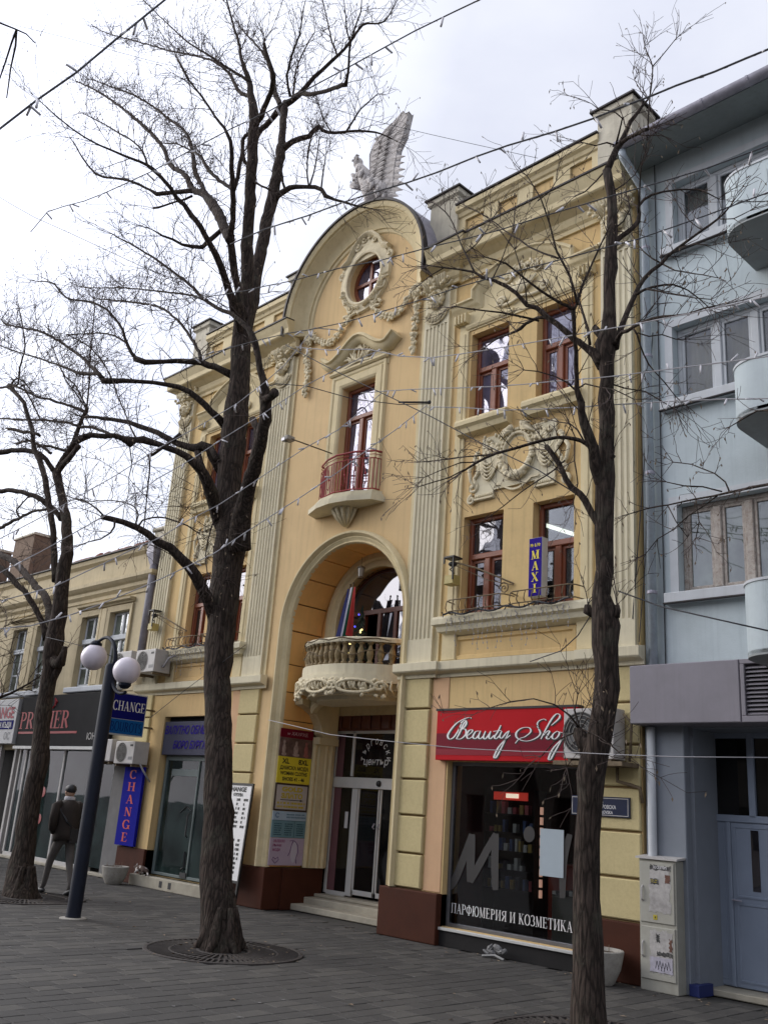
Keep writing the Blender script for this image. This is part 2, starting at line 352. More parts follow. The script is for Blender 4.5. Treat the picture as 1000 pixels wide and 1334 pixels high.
def barkmat():
    m = D.materials.new('tree_bark'); m.use_nodes = True; nt = m.node_tree; b = nt.nodes['Principled BSDF']; N = nt.nodes.new; L = nt.links.new; b.inputs['Roughness'].default_value = .95; b.inputs['Specular IOR Level'].default_value = .2
    g = N('ShaderNodeNewGeometry'); mp = N('ShaderNodeMapping'); mp.inputs['Scale'].default_value = (26, 26, 4.2); L(g.outputs['Position'], mp.inputs[0])
    n0 = N('ShaderNodeTexNoise'); n0.inputs['Scale'].default_value = .5; n0.inputs['Detail'].default_value = 3; L(mp.outputs[0], n0.inputs['Vector'])
    ad = N('ShaderNodeVectorMath'); ad.operation = 'MULTIPLY_ADD'; L(n0.outputs['Color'], ad.inputs[0]); ad.inputs[1].default_value = (2.2, 2.2, 2.2); L(mp.outputs[0], ad.inputs[2])
    v = N('ShaderNodeTexVoronoi'); v.feature = 'DISTANCE_TO_EDGE'; v.inputs['Scale'].default_value = .8; L(ad.outputs[0], v.inputs['Vector'])
    n1 = N('ShaderNodeTexNoise'); n1.inputs['Scale'].default_value = 2.2; n1.inputs['Detail'].default_value = 8; n1.inputs['Roughness'].default_value = .7; L(mp.outputs[0], n1.inputs['Vector'])
    cr = N('ShaderNodeValToRGB'); L(v.outputs['Distance'], cr.inputs[0]); cr.color_ramp.elements[0].position = .0; cr.color_ramp.elements[0].color = (.020, .015, .012, 1); cr.color_ramp.elements[1].position = .22; cr.color_ramp.elements[1].color = (.058, .043, .035, 1)
    n2 = N('ShaderNodeTexNoise'); n2.inputs['Scale'].default_value = 3.5; n2.inputs['Detail'].default_value = 8; n2.inputs['Roughness'].default_value = .7; L(g.outputs['Position'], n2.inputs['Vector'])
    mr = N('ShaderNodeMapRange'); mr.inputs[1].default_value = .52; mr.inputs[2].default_value = .72; mr.inputs[4].default_value = .55; L(n2.outputs[0], mr.inputs[0])
    mx = N('ShaderNodeMix'); mx.data_type = 'RGBA'; L(mr.outputs[0], mx.inputs[0]); L(cr.outputs[0], mx.inputs[6]); mx.inputs[7].default_value = (.085, .082, .062, 1)
    hs = N('ShaderNodeHueSaturation'); L(mx.outputs[2], hs.inputs['Color']); m2 = N('ShaderNodeMapRange'); m2.inputs[1].default_value = .3; m2.inputs[2].default_value = .7; m2.inputs[3].default_value = .6; m2.inputs[4].default_value = 1.4; L(n1.outputs[0], m2.inputs[0]); L(m2.outputs[0], hs.inputs['Value']); L(hs.outputs[0], b.inputs['Base Color'])
    m3 = N('ShaderNodeMath'); m3.operation = 'MULTIPLY_ADD'; m3.inputs[1].default_value = .5; L(n1.outputs[0], m3.inputs[0]); m4 = N('ShaderNodeMapRange'); m4.inputs[2].default_value = .3; L(v.outputs['Distance'], m4.inputs[0]); L(m4.outputs[0], m3.inputs[2])
    bp = N('ShaderNodeBump'); bp.inputs['Strength'].default_value = .5; bp.inputs['Distance'].default_value = .022; L(m3.outputs[0], bp.inputs['Height']); L(bp.outputs[0], b.inputs['Normal']); return m
M['bark'] = barkmat()
M['twig'] = mat('twig_bark', (.06, .042, .036), .9, .2, 4)
M['pod'] = mat('dry_seed_bract', (.20, .15, .10), .9, .3, 20)
M['cable'] = mat('cable_black', (.03, .03, .035), .6, 0)
M['cablewhite'] = mat('cable_pale', (.32, .31, .32), .6, 0)
M['lampclear'] = mat('frosted_led_tube', (.62, .60, .62), .35, .05, 30, spec=.6)
M['globe'] = mat('opal_globe', (.72, .66, .72), .3, .05, 6, spec=.5)
M['poleblue'] = mat('dark_blue_lamp_paint', (.009, .012, .022), .6, .15, 5, spec=.2)
M['stone'] = mat('paving_stone', (.058, .054, .049), .82, .13, 5, .35, 45, dirt=.35, dirtcol=(.040, .037, .033), grime=.3, hue=(.050, .047, .043))
M['stone2'] = mat('paving_stone_dark', (.047, .044, .040), .82, .13, 5, .35, 45, dirt=.35, dirtcol=(.04, .037, .034), grime=.25)
M['stone3'] = mat('paving_stone_light', (.073, .068, .060), .82, .13, 5, .35, 45, dirt=.35, dirtcol=(.05, .046, .042), grime=.25)
M['gap'] = mat('sand_joint', (.048, .045, .040), .95, .2, 9)
M['ground'] = mat('street_ground', (.08, .075, .07), .95, .1, 3)
M['castiron'] = mat('cast_iron', (.045, .038, .034), .7, .3, 12, .5, 60)
M['soil'] = mat('tree_pit_soil', (.06, .045, .032), .98, .4, 14, .8, 40)
M['step'] = mat('worn_stone_step', (.36, .33, .26), .8, .15, 4, .3, 50, dirt=.4, dirtcol=(.15, .13, .10))
M['white'] = mat('white_print', (.74, .73, .72), .5, .02)
M['cardboard'] = mat('paper_white', (.55, .54, .54), .7, .06, 6)
M['pur'] = mat('purple_blue_vinyl', (.030, .014, .22), .7, .03, spec=.05)
M['navy'] = mat('navy_vinyl', (.008, .009, .13), .7, .03, spec=.05)
M['skyblue'] = mat('light_blue_vinyl', (.010, .10, .30), .7, .03, spec=.05)
M['red'] = mat('red_vinyl', (.44, .008, .014), .6, .05, 2, spec=.1)
M['darkred'] = mat('dark_red_print', (.16, .005, .018), .6, .03, spec=.15)
M['yellow'] = mat('yellow_print', (.70, .56, .03), .45, .03)
M['acrilic'] = mat('ac_casing', (.46, .44, .42), .5, .1, 5, dirt=.3, dirtcol=(.22, .19, .15))
M['blackprint'] = mat('black_print', (.012, .012, .012), .5, 0)
M['interior'] = mat('shop_interior_dark', (.05, .018, .018), .8, .2, 3)
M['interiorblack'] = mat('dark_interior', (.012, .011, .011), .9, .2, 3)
M['oldcream'] = mat('old_cream_render', (.50, .42, .27), .9, .10, 2.5, .3, 60, streak=.4, streakcol=(.22, .17, .10), dirt=.3, dirtcol=(.26, .21, .13))
M['rooftile'] = mat('old_roof_tile', (.22, .075, .045), .9, .3, 9, .5, 40, dirt=.5, dirtcol=(.06, .045, .035))
M['brick'] = mat('chimney_brick', (.17, .12, .085), .95, .25, 8, .5, 40, dirt=.4)
M['darkpanel'] = mat('charcoal_fascia', (.020, .020, .021), .7, .12, 3, spec=.08)
M['peel'] = mat('peeling_white_paint', (.42, .38, .34), .8, .15, 8, .3, 60, grime=.8, dirtcol=(.16, .10, .07), streak=.4, streakcol=(.22, .15, .11))
M['curtain'] = mat('net_curtain', (.40, .36, .30), .9, .12, 3)
M['pedgrey'] = mat('planter_concrete', (.36, .34, .30), .9, .15, 12, .4, 60, grime=.3)
def stroke_plate(*a): pass
# ================================================================= ground
mb = MB(); mb.quad((-260, -120, -.06), (120, -120, -.06), (120, 160, -.06), (-260, 160, -.06))
obj('street_ground', mb, M['ground'], kind='structure')
pav = thing('pavement', (-10, -4, 0), None, None, kind='structure')
mb = MB(); mb.box(-40, 6, -14, .6, -.055, -.012); obj('joint_sand', mb, M['gap'], pav, kind='structure')
ph, pw = .20, .40
stones = []
j = 0; x = -40.0
while x < 6:
    y = -14+(.2 if j % 2 else 0)+random.uniform(-.02, .02)
    while y < .02:
        wd = random.choice((.20, .30, .30, .40)); stones.append((x, y, wd)); y += wd
    x += ph; j += 1
holes = [(-9.72, -3.2, .93), (-4.83, -2.95, .93), (-15.1, -3.15, .93)]
def vis(x, y):
    p = Vector((x, y, 0)); d = p-CAM; q = d.dot(FW)
    if q < .5: return None
    X = 500+FPX*d.dot(RT)/q; Y = 667-FPX*d.dot(UP)/q
    return q if (-25 < X < 1025 and Y < 1360) else None
def inpit(x, y): return any((x-a)**2+(y-b)**2 < (r-.03)**2 for a, b, r in holes)
seen = []; rest = []
for (x, y, wd) in stones:
    if y+wd > .12 or inpit(x+ph/2, y+wd/2): continue
    q = vis(x+ph/2, y+wd/2)
    (seen if q else rest).append((q or 99, x, y, wd))
seen.sort()
def stone_mesh(wd, h):
    m = MB(); g = .004; c = .0045
    x0, x1, y0, y1 = g, ph-g, g, wd-g
    m.add([(x0,y0,-.03),(x1,y0,-.03),(x1,y1,-.03),(x0,y1,-.03),(x0,y0,-c),(x1,y0,-c),(x1,y1,-c),(x0,y1,-c),(x0+c,y0+c,0),(x1-c,y0+c,0),(x1-c,y1-c,0),(x0+c,y1-c,0)],
          [(0,1,5,4),(1,2,6,5),(2,3,7,6),(3,0,4,7),(4,5,9,8),(5,6,10,9),(6,7,11,10),(7,4,8,11),(8,9,10,11)]); return m
sm = {}
for wd in (.20, .30, .40):
    for k in ('stone', 'stone2', 'stone3'): sm[(wd, k)] = bake('paving_stone', stone_mesh(wd, 0), M[k])
ks = ('stone', 'stone', 'stone2', 'stone3')
for q, x, y, wd in seen[:290]:
    inst('paving_stone', sm[(wd, random.choice(ks))], pav, (x, y, random.uniform(-.003, .001)), (random.uniform(-.006, .006), random.uniform(-.005, .005), 0))
bulk = {k: MB() for k in ('stone', 'stone2', 'stone3')}
for q, x, y, wd in seen[290:]+rest:
    m = stone_mesh(wd, 0); dz = random.uniform(-.003, .001); tx = random.uniform(-.006, .006)
    bulk[random.choice(ks)].add([(a+x, b+y, c+dz+tx*b) for a, b, c in m.v], m.f)
for k in bulk: obj('paving_stones', bulk[k], M[k], pav, kind='stuff')

# ================================================================= the ochre building
XC = -11.88
B = thing('commercial_building', (XC, 0, 0), 'three storey ochre building with fluted pilasters, round gable and arched central niche', 'building')
WL = [(-16.55, -15.85), (-15.41, -14.65)]; WR = [(-9.11, -8.34), (-7.80, -7.10)]
AX = -11.70; R0 = 1.40; SPR = 4.64
niche = [(AX+R0, .2)]+arc(AX, SPR, R0, R0, 0, 180, 28)+[(AX-R0, .2)]
GX = -11.90
gable = [(GX+1.75, 10.5)]+arc(GX, 10.85, 1.75, 1.72, 0, 180, 32)+[(GX-1.75, 10.5)]
oval = [(-11.85+.44*cos(a*pi/16), 11.34+.50*sin(a*pi/16)) for a in range(32)]
wh = []
for a, b in WL+WR:
    wh.append(rect(a, b, 4.52, 6.07)); wh.append(rect(a, b, 7.66, 9.22))
shopR = (-9.21, -6.95, .24, 2.42); shopL = (-16.85, -14.63, .2, 3.18)
def hole_cw(h): return list(reversed(h))
# wings
for x0, x1, W, sh in ((-17.85, -13.72, WL, shopL), (-10.16, -6.10, WR, shopR)):
    mb = MB(); hs = [rect(sh[0], sh[1], sh[2], sh[3])]
    for a, b in W: hs += [rect(a, b, 4.52, 6.07), rect(a, b, 7.66, 9.22)]
    mb.prism(rect(x0, x1, 0, 10.7), 0, .32, hs); obj('wall', mb, M['ochre'], B)
M['pink'] = mat('peach_plaster', (.645, .465, .245), .9, .06, 2.0, .25, 90, streak=.5, streakcol=(.34, .245, .13), dirt=.2, dirtcol=(.42, .30, .17), hue=(.64, .46, .235))
cw = rect(-12.24, -11.36, 6.88, 9.13)
mb = MB(); RW = R0+.06; nich2 = arc(AX, SPR, RW, RW, 0, 180, 28)
outer = [(-13.72, 0), (AX-RW, 0), *reversed(nich2), (AX+RW, 0), (-10.16, 0), (-10.16, 10.5), *gable, (-13.72, 10.5)]
o2 = []
for p in outer:
    if not o2 or (abs(p[0]-o2[-1][0])+abs(p[1]-o2[-1][1])) > 1e-4: o2.append(p)
mb.prism(o2, 0, .32, [oval, cw]); obj('wall', mb, M['pink'], B)
# body behind: side walls and roof so the building stands from every side
mb = MB(); mb.box(-17.85, -17.7, .32, 12, 0, 10.7); mb.box(-6.25, -6.10, .32, 12, 0, 10.7); mb.box(-17.85, -6.10, 12, 12.2, 0, 10.7)
obj('wall', mb, M['concrete'], B)
mb = MB(); mb.box(-17.8, -6.2, .35, 12, 10.45, 10.6); obj('roof', mb, M['sheet'], B)
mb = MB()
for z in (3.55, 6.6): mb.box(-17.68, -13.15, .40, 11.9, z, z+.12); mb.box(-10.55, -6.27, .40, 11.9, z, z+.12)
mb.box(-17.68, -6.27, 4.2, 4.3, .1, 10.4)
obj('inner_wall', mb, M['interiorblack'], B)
CL = thing('ceiling_lamp', (-7.3, 1.0, 5.9), 'lit fluorescent ceiling lamp seen through the right lower window above the purple sign', 'lamp')
mb = MB(); a_ = at(698, 680, 1.1); b_ = at(748, 696, 1.5); mb.tube([a_, b_], .035, 6); obj('lamp_tube', mb, emis('fluorescent_tube', (.95, 1, .9), 2.2), CL)
mb = MB(); mb.tube([a_+Vector((0, 0, .05)), b_+Vector((0, 0, .05))], .05, 4); obj('lamp_body', mb, M['pedgrey'], CL)

# ---- wooden windows
def window(x0, x1, z0, z1, y=.17, wood='wood', glass='glass', trans=.40, mull=True, parent=None, open_leaf=None):
    P = parent or B; f = .07; zt = z1-(z1-z0)*trans
    mb = MB(); mb.cbox(x0, x0+f, y-.03, y+.06, z0, z1); mb.cbox(x1-f, x1, y-.03, y+.06, z0, z1)
    mb.cbox(x0+f, x1-f, y-.03, y+.06, z1-f, z1); mb.cbox(x0+f, x1-f, y-.03, y+.06, z0, z0+f)
    mb.cbox(x0+f, x1-f, y-.045, y+.06, zt-.045, zt+.045)
    xm = (x0+x1)/2
    if mull: mb.cbox(xm-.05, xm+.05, y-.045, y+.06, z0+f, zt-.045)
    t = .045
    for a, b in (((x0+f, xm-.05), (xm+.05, x1-f)) if mull else ((x0+f, x1-f),)):
        mb.box(a, a+t, y, y+.04, z0+f, zt-.045); mb.box(b-t, b, y, y+.04, z0+f, zt-.045)
        mb.box(a+t, b-t, y, y+.04, zt-.045-t, zt-.045); mb.box(a+t, b-t, y, y+.04, z0+f, z0+f+t)
    fr = obj('window', mb, M[wood], P)
    L = [(x0+f, x1-f, zt+.045, z1-f)]
    L += [(x0+f+t, xm-.05-t, z0+f+t, zt-.045-t), (xm+.05+t, x1-f-t, z0+f+t, zt-.045-t)] if mull else [(x0+f+t, x1-f-t, z0+f+t, zt-.045-t)]
    for a, b, c, d in L:
        m = MB(); m.box(a-.01, b+.01, y+.018, y+.026, c-.01, d+.01); obj('pane', m, M[glass], fr)
    return fr
for a, b in WL+WR:
    window(a, b, 4.52, 6.07, glass='glasssee' if a > -8 else 'glass'); window(a, b, 7.66, 9.22, glass='glassup')
window(-12.24, -11.36, 6.88, 9.13, glass='glassup', trans=.27)
# oval window with cross bars
mb = MB(); ring = [(-11.85+.44*cos(a*pi/16), 11.34+.50*sin(a*pi/16)) for a in range(33)]
mb.sweep(ring[:-1], [(0, -.22), (0, -.10), (.07, -.10), (.07, -.22)], closed=True)
mb.box(-11.88, -11.82, .11, .17, 10.85, 11.83); mb.box(-12.28, -11.42, .105, .175, 11.30, 11.36)
ow = obj('window', mb, M['wood'], B)
for sx_ in (-1, 1):
    for sz_ in (-1, 1):
        q = [(-11.85+sx_*.03, 11.33+sz_*.03)]+[(-11.85+sx_*max(.03, .41*cos(t*pi/16)), 11.33+sz_*max(.03, .47*sin(t*pi/16))) for t in range(9)]
        m = MB(); m.prism(q if sx_*sz_ > 0 else list(reversed(q)), .14, .146); obj('pane', m, M['glassup'], ow)

# ---- plinth
mb = MB()
def pl(x0, x1, y=-.05): mb.cbox(x0, x1, y, .3, 0, .65, .01)
pl(-10.34, -9.21, -.10); pl(-6.97, -6.08, -.06); pl(-17.9, -16.85); pl(-14.63, -13.08, -.06)
mb.box(-13.14, -13.02, .30, 1.18, 0, .65); mb.box(-10.36, -10.30, .30, 1.18, 0, .65)
objs('plinth', mb, M['brownplinth'], B, bevel=.008)
# ---- pier blocks
jz = [.66, 1.13, 1.65, 2.155, 2.66, 3.17, 3.64]
for x0, x1, pr in ((-10.155, -9.585, .055), (-14.33, -13.75, .055), (-6.72, -6.11, .045), (-17.84, -17.35, .045)):
    m = MB(); m.box(x0+.01, x1-.01, -.006, 0, .65, 3.66); obj('pier_backing', m, M['joint'], B)
    for a, b in zip(jz[:-1], jz[1:]):
        m = MB(); m.cbox(x0, x1, -pr, 0, a+.014, b-.014, .014); obj('stone_block', m, M['block'], B)
# edging strip left of the right pier and orange strips
mb = MB(); mb.cbox(-9.56, -9.24, -.012, 0, .66, 3.64, .005); mb.cbox(-14.60, -14.36, -.012, 0, .66, 3.64, .005)
objs('wall_strip', mb, mat('salmon_plaster', (.60, .38, .22), .9, .06, 3, .2, 80, streak=.15, streakcol=(.35, .2, .1)), B)
# ---- mid cornice
CP = [(0, 3.62), (.03, 3.62), (.03, 3.67), (.13, 3.70), (.15, 3.72), (.15, 3.84), (.0, 3.86)]
mb = MB(); mb.sweep([(-18.0, .0), (-14.42, 0), (-14.42, -.05), (-13.66, -.05), (-13.56, -.05)], CP, axis='XY')
mb.sweep([(-10.26, -.05), (-9.50, -.05), (-9.50, 0), (-6.80, 0), (-6.80, -.05), (-6.01, -.05)], CP, axis='XY')
objs('cornice', mb, M['creamlight'], B, bevel=.006)
# ---- pilasters with flutes
def flutes(mb, x0, x1, z0, z1, n, y, d=.025):
    """fluted slab face; flat below z0"""
    w_ = (x1-x0); e = w_*.05; fw = (w_-2*e)/n
    prof = [(x0, y)]; x = x0+e
    prof.append((x, y))
    for k in range(n):
        g = fw*.18
        for t in range(5):
            a = pi*t/4; prof.append((x+g+(fw-2*g)*(1-cos(a))/2, y+d*sin(a)))
        x += fw
        prof.append((x-g*.2, y))
    prof.append((x1, y))
    vs = []; fs = []
    for (px_, py_) in prof: vs += [(px_, py_, z0), (px_, py_, z1)]
    for i in range(len(prof)-1): fs.append((2*i, 2*i+2, 2*i+3, 2*i+1))
    mb.add(vs, fs)
    mb.quad((x0, 0, z0), (x0, y, z0), (x0, y, z1), (x0, 0, z1)); mb.quad((x1, y, z0), (x1, 0, z0), (x1, 0, z1), (x1, y, z1))
def pilaster(x0, x1, n, z0=4.22, z1=9.62, back=.10):
    m = MB(); m.box(x0-back, x1+back, -.028, 0, 3.85, 10.25); obj('pilaster_backing', m, M['cream'], B)
    m = MB(); flutes(m, x0, x1, z0, z1, n, -.075)
    m.box(x0, x1, -.075, 0, 3.85, z0); m.box(x0, x1, -.075, 0, z1, 10.28)
    return obj('pilaster', m, M['creamlight'], B)
P1 = pilaster(-10.14, -9.58, 6); P0 = pilaster(-14.33, -13.76, 6)
P2 = pilaster(-6.62, -6.13, 5, back=.01); P3 = pilaster(-17.82, -17.30, 5, back=.02)
# bay frame strips beside the windows
mb = MB()
for x in (-9.36, -6.98, -14.62, -16.92):
    mb.cbox(x, x+.20, -.035, 0, 4.30 if x > -12 else 4.3, 9.30, .012); mb.cbox(x+.06, x+.14, -.05, -.034, 4.34, 9.26, .01)
    mb.cbox(x-.04, x+.24, -.06, 0, 3.86, 4.28, .015)
objs('bay_frame', mb, M['cream'], B)
mb = MB()       # flat cream field under each hood and surround bands at window heads
for x0, x1 in ((-9.36, -6.78), (-16.92, -14.42)):
    mb.prism([(x0, 9.30), (x1, 9.30), (x1, 9.82)]+arc((x0+x1)/2, 9.82, (x1-x0)/2-.25, .52, 0, 180, 16)+[(x0, 9.82)], -.02, 0)
objs('hood_field', mb, M['cream'], B)
mb = MB()
for a, b in WL+WR:
    mb.sweep([(a-.10, 9.33), (b+.10, 9.33)], [(0, 0), (0, .04), (.04, .06), (.07, .06), (.09, .0)])
objs('window_head', mb, M['cream'], B)
# ---- window sills
SP = [(.12, 7.62), (.20, 7.60), (.20, 7.52), (.14, 7.46), (.12, 7.38), (0, 7.34)]
mb = MB()
for a, b in WR+WL:
    mb.sweep([(a-.12, 0), (b+.12, 0)], [(0, 7.66), (.18, 7.64), (.20, 7.60), (.20, 7.54), (.15, 7.50), (.13, 7.42), (0, 7.38)], axis='XY')
objs('window_sill', mb, M['cream'], B)
mb = MB()
for x0, x1 in ((-9.26, -6.93), (-16.86, -14.50)):
    mb.sweep([(x0, .1), (x0, 0), (x1, 0), (x1, .1)], [(0, 4.52), (.20, 4.50), (.22, 4.46), (.22, 4.38), (.17, 4.35), (.15, 4.28), (.05, 4.24), (0, 4.22)], axis='XY')
objs('window_sill', mb, M['creamlight'], B)
mb = MB()
for x0, x1 in ((-9.16, -7.04), (-16.68, -14.66)):
    mb.sweep([(x0, 3.87), (x1, 3.87), (x1, 4.21), (x0, 4.21)], [(0, 0), (0, .03), (.05, .03), (.07, .0)], closed=True)
objs('spandrel_panel', mb, M['ochre'], B)
# ---- hoods over the window pairs
HP = [(0, 0), (0, .12), (-.03, .155), (-.055, .155), (-.075, .12), (-.11, .105), (-.145, .085), (-.18, .04), (-.205, .03), (-.21, 0)]
def hood(x0, x1):
    xm = (x0+x1)/2; hw = (x1-x0)/2-.42
    a = [(x0, 9.86), (xm-hw, 9.86), (xm-hw, 10.0)]
    c = []
    for k in range(1, 20):
        t = -1+2*k/20; c.append((xm+hw*t, 10.0+.40*(1-t*t)))
    p = a+c+[(xm+hw, 10.0), (xm+hw, 9.86), (x1, 9.86)]
    m = MB(); m.sweep(p, HP); h = obj('window_hood', m, M['cream'], B, auto=35)
    m = MB()
    for s in (-1, 1):                      # little drop brackets under the ears
        for k in range(4): m.cbox(xm+s*(hw+.20)-.13+k*.07, xm+s*(hw+.20)-.09+k*.07, -.13, 0, 9.44, 9.61, .01)
    objs('bracket', m, M['cream'], h)
    m = MB(); y = -.03                     # palmette crest
    for k in range(-3, 4):
        a = k*.30; m.scroll(xm+.36*sin(a), 9.82+.26*cos(a)*1.0, .10, y, 1.3, -1 if k > 0 else 1, a0=pi/2-a, t=.026)
        m.tube([(xm, y-.02, 9.62), (xm+.18*sin(a), y-.045, 9.70), (xm+.36*sin(a), y-.03, 9.84)], [.03, .03, .02], 6)
    m.scroll(xm-.42, 9.58, .10, y, 1.5, 1, 0, .03); m.scroll(xm+.42, 9.58, .10, y, 1.5, -1, pi, .03)
    m.tube([(xm-.45, y, 9.52), (xm-.2, y-.03, 9.50), (xm, y-.03, 9.55), (xm+.2, y-.03, 9.50), (xm+.45, y, 9.52)], .028, 6)
    m.blob((xm, y-.04, 9.74), (.11, .04, .12), 10, 6)
    obj('shell_crest', m, M['relief'], h, smooth=True); return h
hood(-9.50, -6.64); hood(-17.02, -14.24)
# ---- relief panels between the storeys
def relief(xm):
    m = MB()
    m.prism([(xm-.78, 6.28), (xm-.42, 6.28), (xm-.42, 6.40), (xm+.34, 6.40), (xm+.34, 6.28), (xm+.70, 6.28), (xm+.70, 7.28), (xm-.66, 7.28), (xm-.66, 6.9), (xm-.78, 6.9)], -.035, 0)
    base = obj('relief_panel', m, M['creamlight'], B, bevel=.008)
    m = MB()
    for s in (-.60, .52):
        m.cbox(xm+s-.18, xm+s+.18, -.06, -.03, 6.28, 6.315, .006)
        for k in range(9): m.cbox(xm+s-.165+k*.037, xm+s-.14+k*.037, -.062, -.03, 6.325, 6.36, .005)
    m.sweep([(xm-.38, 6.48), (xm-.28, 6.48)]+[(xm-.28+.56*t/12, 6.48-.13*sin(pi*t/12)) for t in range(1, 12)]+[(xm+.28, 6.48), (xm+.42, 6.48)], [(0, .03), (0, .055), (-.03, .055), (-.03, .03)])
    obj('relief_moulding', m, M['relief'], base)
    m = MB(); cx, cz = xm+.02, 6.90; rnd = random.Random(int(abs(xm)*10))
    ov = [(cx+.235*cos(a*pi/14), cz+.30*sin(a*pi/14)) for a in range(28)]
    m.sweep(ov, [(0, .035), (0, .07), (-.03, .085), (-.05, .06), (-.05, .035)], closed=True)
    ov = [(cx+.325*cos(a*pi/14), cz+.39*sin(a*pi/14)) for a in range(28)]
    m.sweep(ov, [(0, .03), (0, .06), (-.02, .06), (-.03, .03)], closed=True)
    for k in range(24):                    # wreath of fruit, fullest at the foot
        a = pi*(1.02+.96*k/23); r = .03+.028*sin(pi*k/23)
        for q in range(3): m.blob((cx+(.30+rnd.uniform(-.03, .03))*cos(a), -.07-rnd.uniform(0, .03), cz+(.36+rnd.uniform(-.03, .03))*sin(a)), (r, r*.8, r), 6, 4)
    for k in range(16):
        a = pi*k/15; m.blob((cx+.30*cos(a)+rnd.uniform(-.02, .02), -.06, cz+.36*sin(a)+rnd.uniform(-.02, .02)), (.028, .025, .028), 6, 4)
    for s in (-1, 1):                      # bow, leaves, swags, tails
        for k in range(9):
            a = .25+k*.17; c0 = Vector((cx+s*.06, -.06, 7.27)); d = Vector((s*cos(a*.8), 0, sin(a*.9)-.62)); e = c0+d*rnd.uniform(.22, .34)
            m.tube([c0, (c0+e)/2+Vector((0, -.04, .02)), e], [.018, .036, .010], 5)
        for k in range(5):                 # draped swag
            o = k*.038; pts = [(cx+s*(.36+.36*t/8), -.05-.02*sin(pi*t/8), 6.96-o-(.16+o*.6)*sin(pi*t/8)*1.0+.03*t/8) for t in range(9)]
            m.tube(pts, .021, 5)
        for k in range(34):
            m.blob((cx+s*rnd.uniform(.33, .62), -.06, 7.02+rnd.uniform(-.03, .28)*(1 if k % 2 else .5)), (rnd.uniform(.02, .05), .03, rnd.uniform(.02, .045)), 6, 4)
        for k in range(40):
            t = k/39; m.blob((cx+s*(.76+.05*sin(t*9)), -.05, 7.06-.50*t+rnd.uniform(-.02, .02)), (.035*(1.3-t)+.01, .03, .03), 6, 4)
        m.scroll(cx+s*.84, 6.50, .10, -.02, 1.2, s, pi/2, .03); m.scroll(cx+s*.86, 6.31, .08, -.02, 1.3, -s, pi/2, .03)
        m.tube([(cx+s*.80, -.03, 6.98), (cx+s*.92, -.05, 6.80), (cx+s*.88, -.05, 6.62), (cx+s*.76, -.04, 6.46)], [.03, .035, .03, .025], 6)
    obj('relief_wreath', m, M['relief'], base, smooth=True)
    q = MB(); q.sheet([(cx+.20*cos(a*pi/14), cz+.265*sin(a*pi/14)) for a in range(28)], -.0375); obj('relief_medallion', q, M['ochre'], base)
relief(-8.10); relief(-15.64)
# ---- faces and leaf capitals on the pilasters
def mascaron(x, z=10.04):
    y = -.08; m = MB(); rnd = random.Random(5)
    m.blob((x, y-.07, z), (.115, .09, .15), 12, 8)                       # head
    m.tube([(x, y-.155, z+.04), (x, y-.185, z-.03)], [.014, .026], 6)    # nose
    for s in (-1, 1):
        m.tube([(x+s*.02, y-.15, z+.055), (x+s*.085, y-.125, z+.06)], [.014, .012], 5)     # brows
        m.blob((x+s*.045, y-.14, z+.022), (.02, .014, .012), 6, 4); m.blob((x+s*.05, y-.13, z-.04), (.035, .025, .035), 6, 4)
        for k in range(9):
            a = .1+k*.28; m.blob((x+s*.15*cos(a-.7), y-.04-rnd.uniform(0, .03), z+.05+.16*sin(a-.7)), (.042, .05, .042), 6, 4)
        m.scroll(x+s*.17, z+.17, .06, y, 1.2, s, 0, .022)
    m.blob((x, y-.145, z-.075), (.035, .016, .012), 6, 4); m.blob((x, y-.13, z-.12), (.035, .03, .025), 6, 4)
    for k in range(-4, 5):                 # shell beneath
        a = k*.30; m.tube([(x+.16*sin(a), y-.03, z-.10-.10*cos(a)), (x+.25*sin(a), y-.02, z-.14-.22*cos(a))], [.02, .034], 6)
    for r in (.20, .26): m.tube([(x+r*sin(k*.2), y-.02, z-.12-r*cos(k*.2)) for k in range(-7, 8)], .018, 5)
    for s in (-1, 1):
        for k in range(5): m.tube([(x+s*.05*k, y-.0, z+.22), (x+s*(.05*k+.03), y-.10, z+.38), (x+s*(.06*k+.04), y-.17, z+.44)], [.03, .035, .02], 6)
        m.scroll(x+s*.24, z+.34, .09, y-.02, 1.3, -s, 0, .03)
        for k in range(16): m.blob((x+s*rnd.uniform(0, .36), y-rnd.uniform(.02, .14), z+rnd.uniform(.24, .52)), (.04, .035, .035), 6, 4)
    return m
for p_, x in ((P1, -9.86), (P0, -14.04), (P2, -6.38), (P3, -17.56)): obj('face_capital', mascaron(x), M['relief'], p_, smooth=True)
# ---- eaves cornice
EP = [(0, 10.30), (.04, 10.30), (.04, 10.37), (.08, 10.41), (.10, 10.48), (.10, 10.53), (.22, 10.60), (.30, 10.63), (.32, 10.65), (.32, 10.75), (.36, 10.83), (.39, 10.90), (.39, 10.93), (0, 10.96)]
mb = MB(); mb.sweep([(-17.86, .4), (-17.86, 0), (-14.45, 0), (-14.45, -.06), (-13.64, -.06)], EP, axis='XY')
mb.sweep([(-9.90, -.06), (-9.42, -.06), (-9.42, 0), (-6.11, 0)], EP, axis='XY')
objs('eaves_cornice', mb, M['cream'], B)
mb = MB(); SH = [(0, 10.985), (.415, 10.955), (.415, 10.925), (.402, 10.925), (.402, 10.94), (0, 10.965)]
mb.sweep([(-17.86, .4), (-17.86, 0), (-14.45, 0), (-14.45, -.06), (-13.64, -.06)], SH, axis='XY')
mb.sweep([(-9.90, -.06), (-9.42, -.06), (-9.42, 0), (-6.11, 0)], SH, axis='XY')
objs('cornice_flashing', mb, M['sheet'], B)
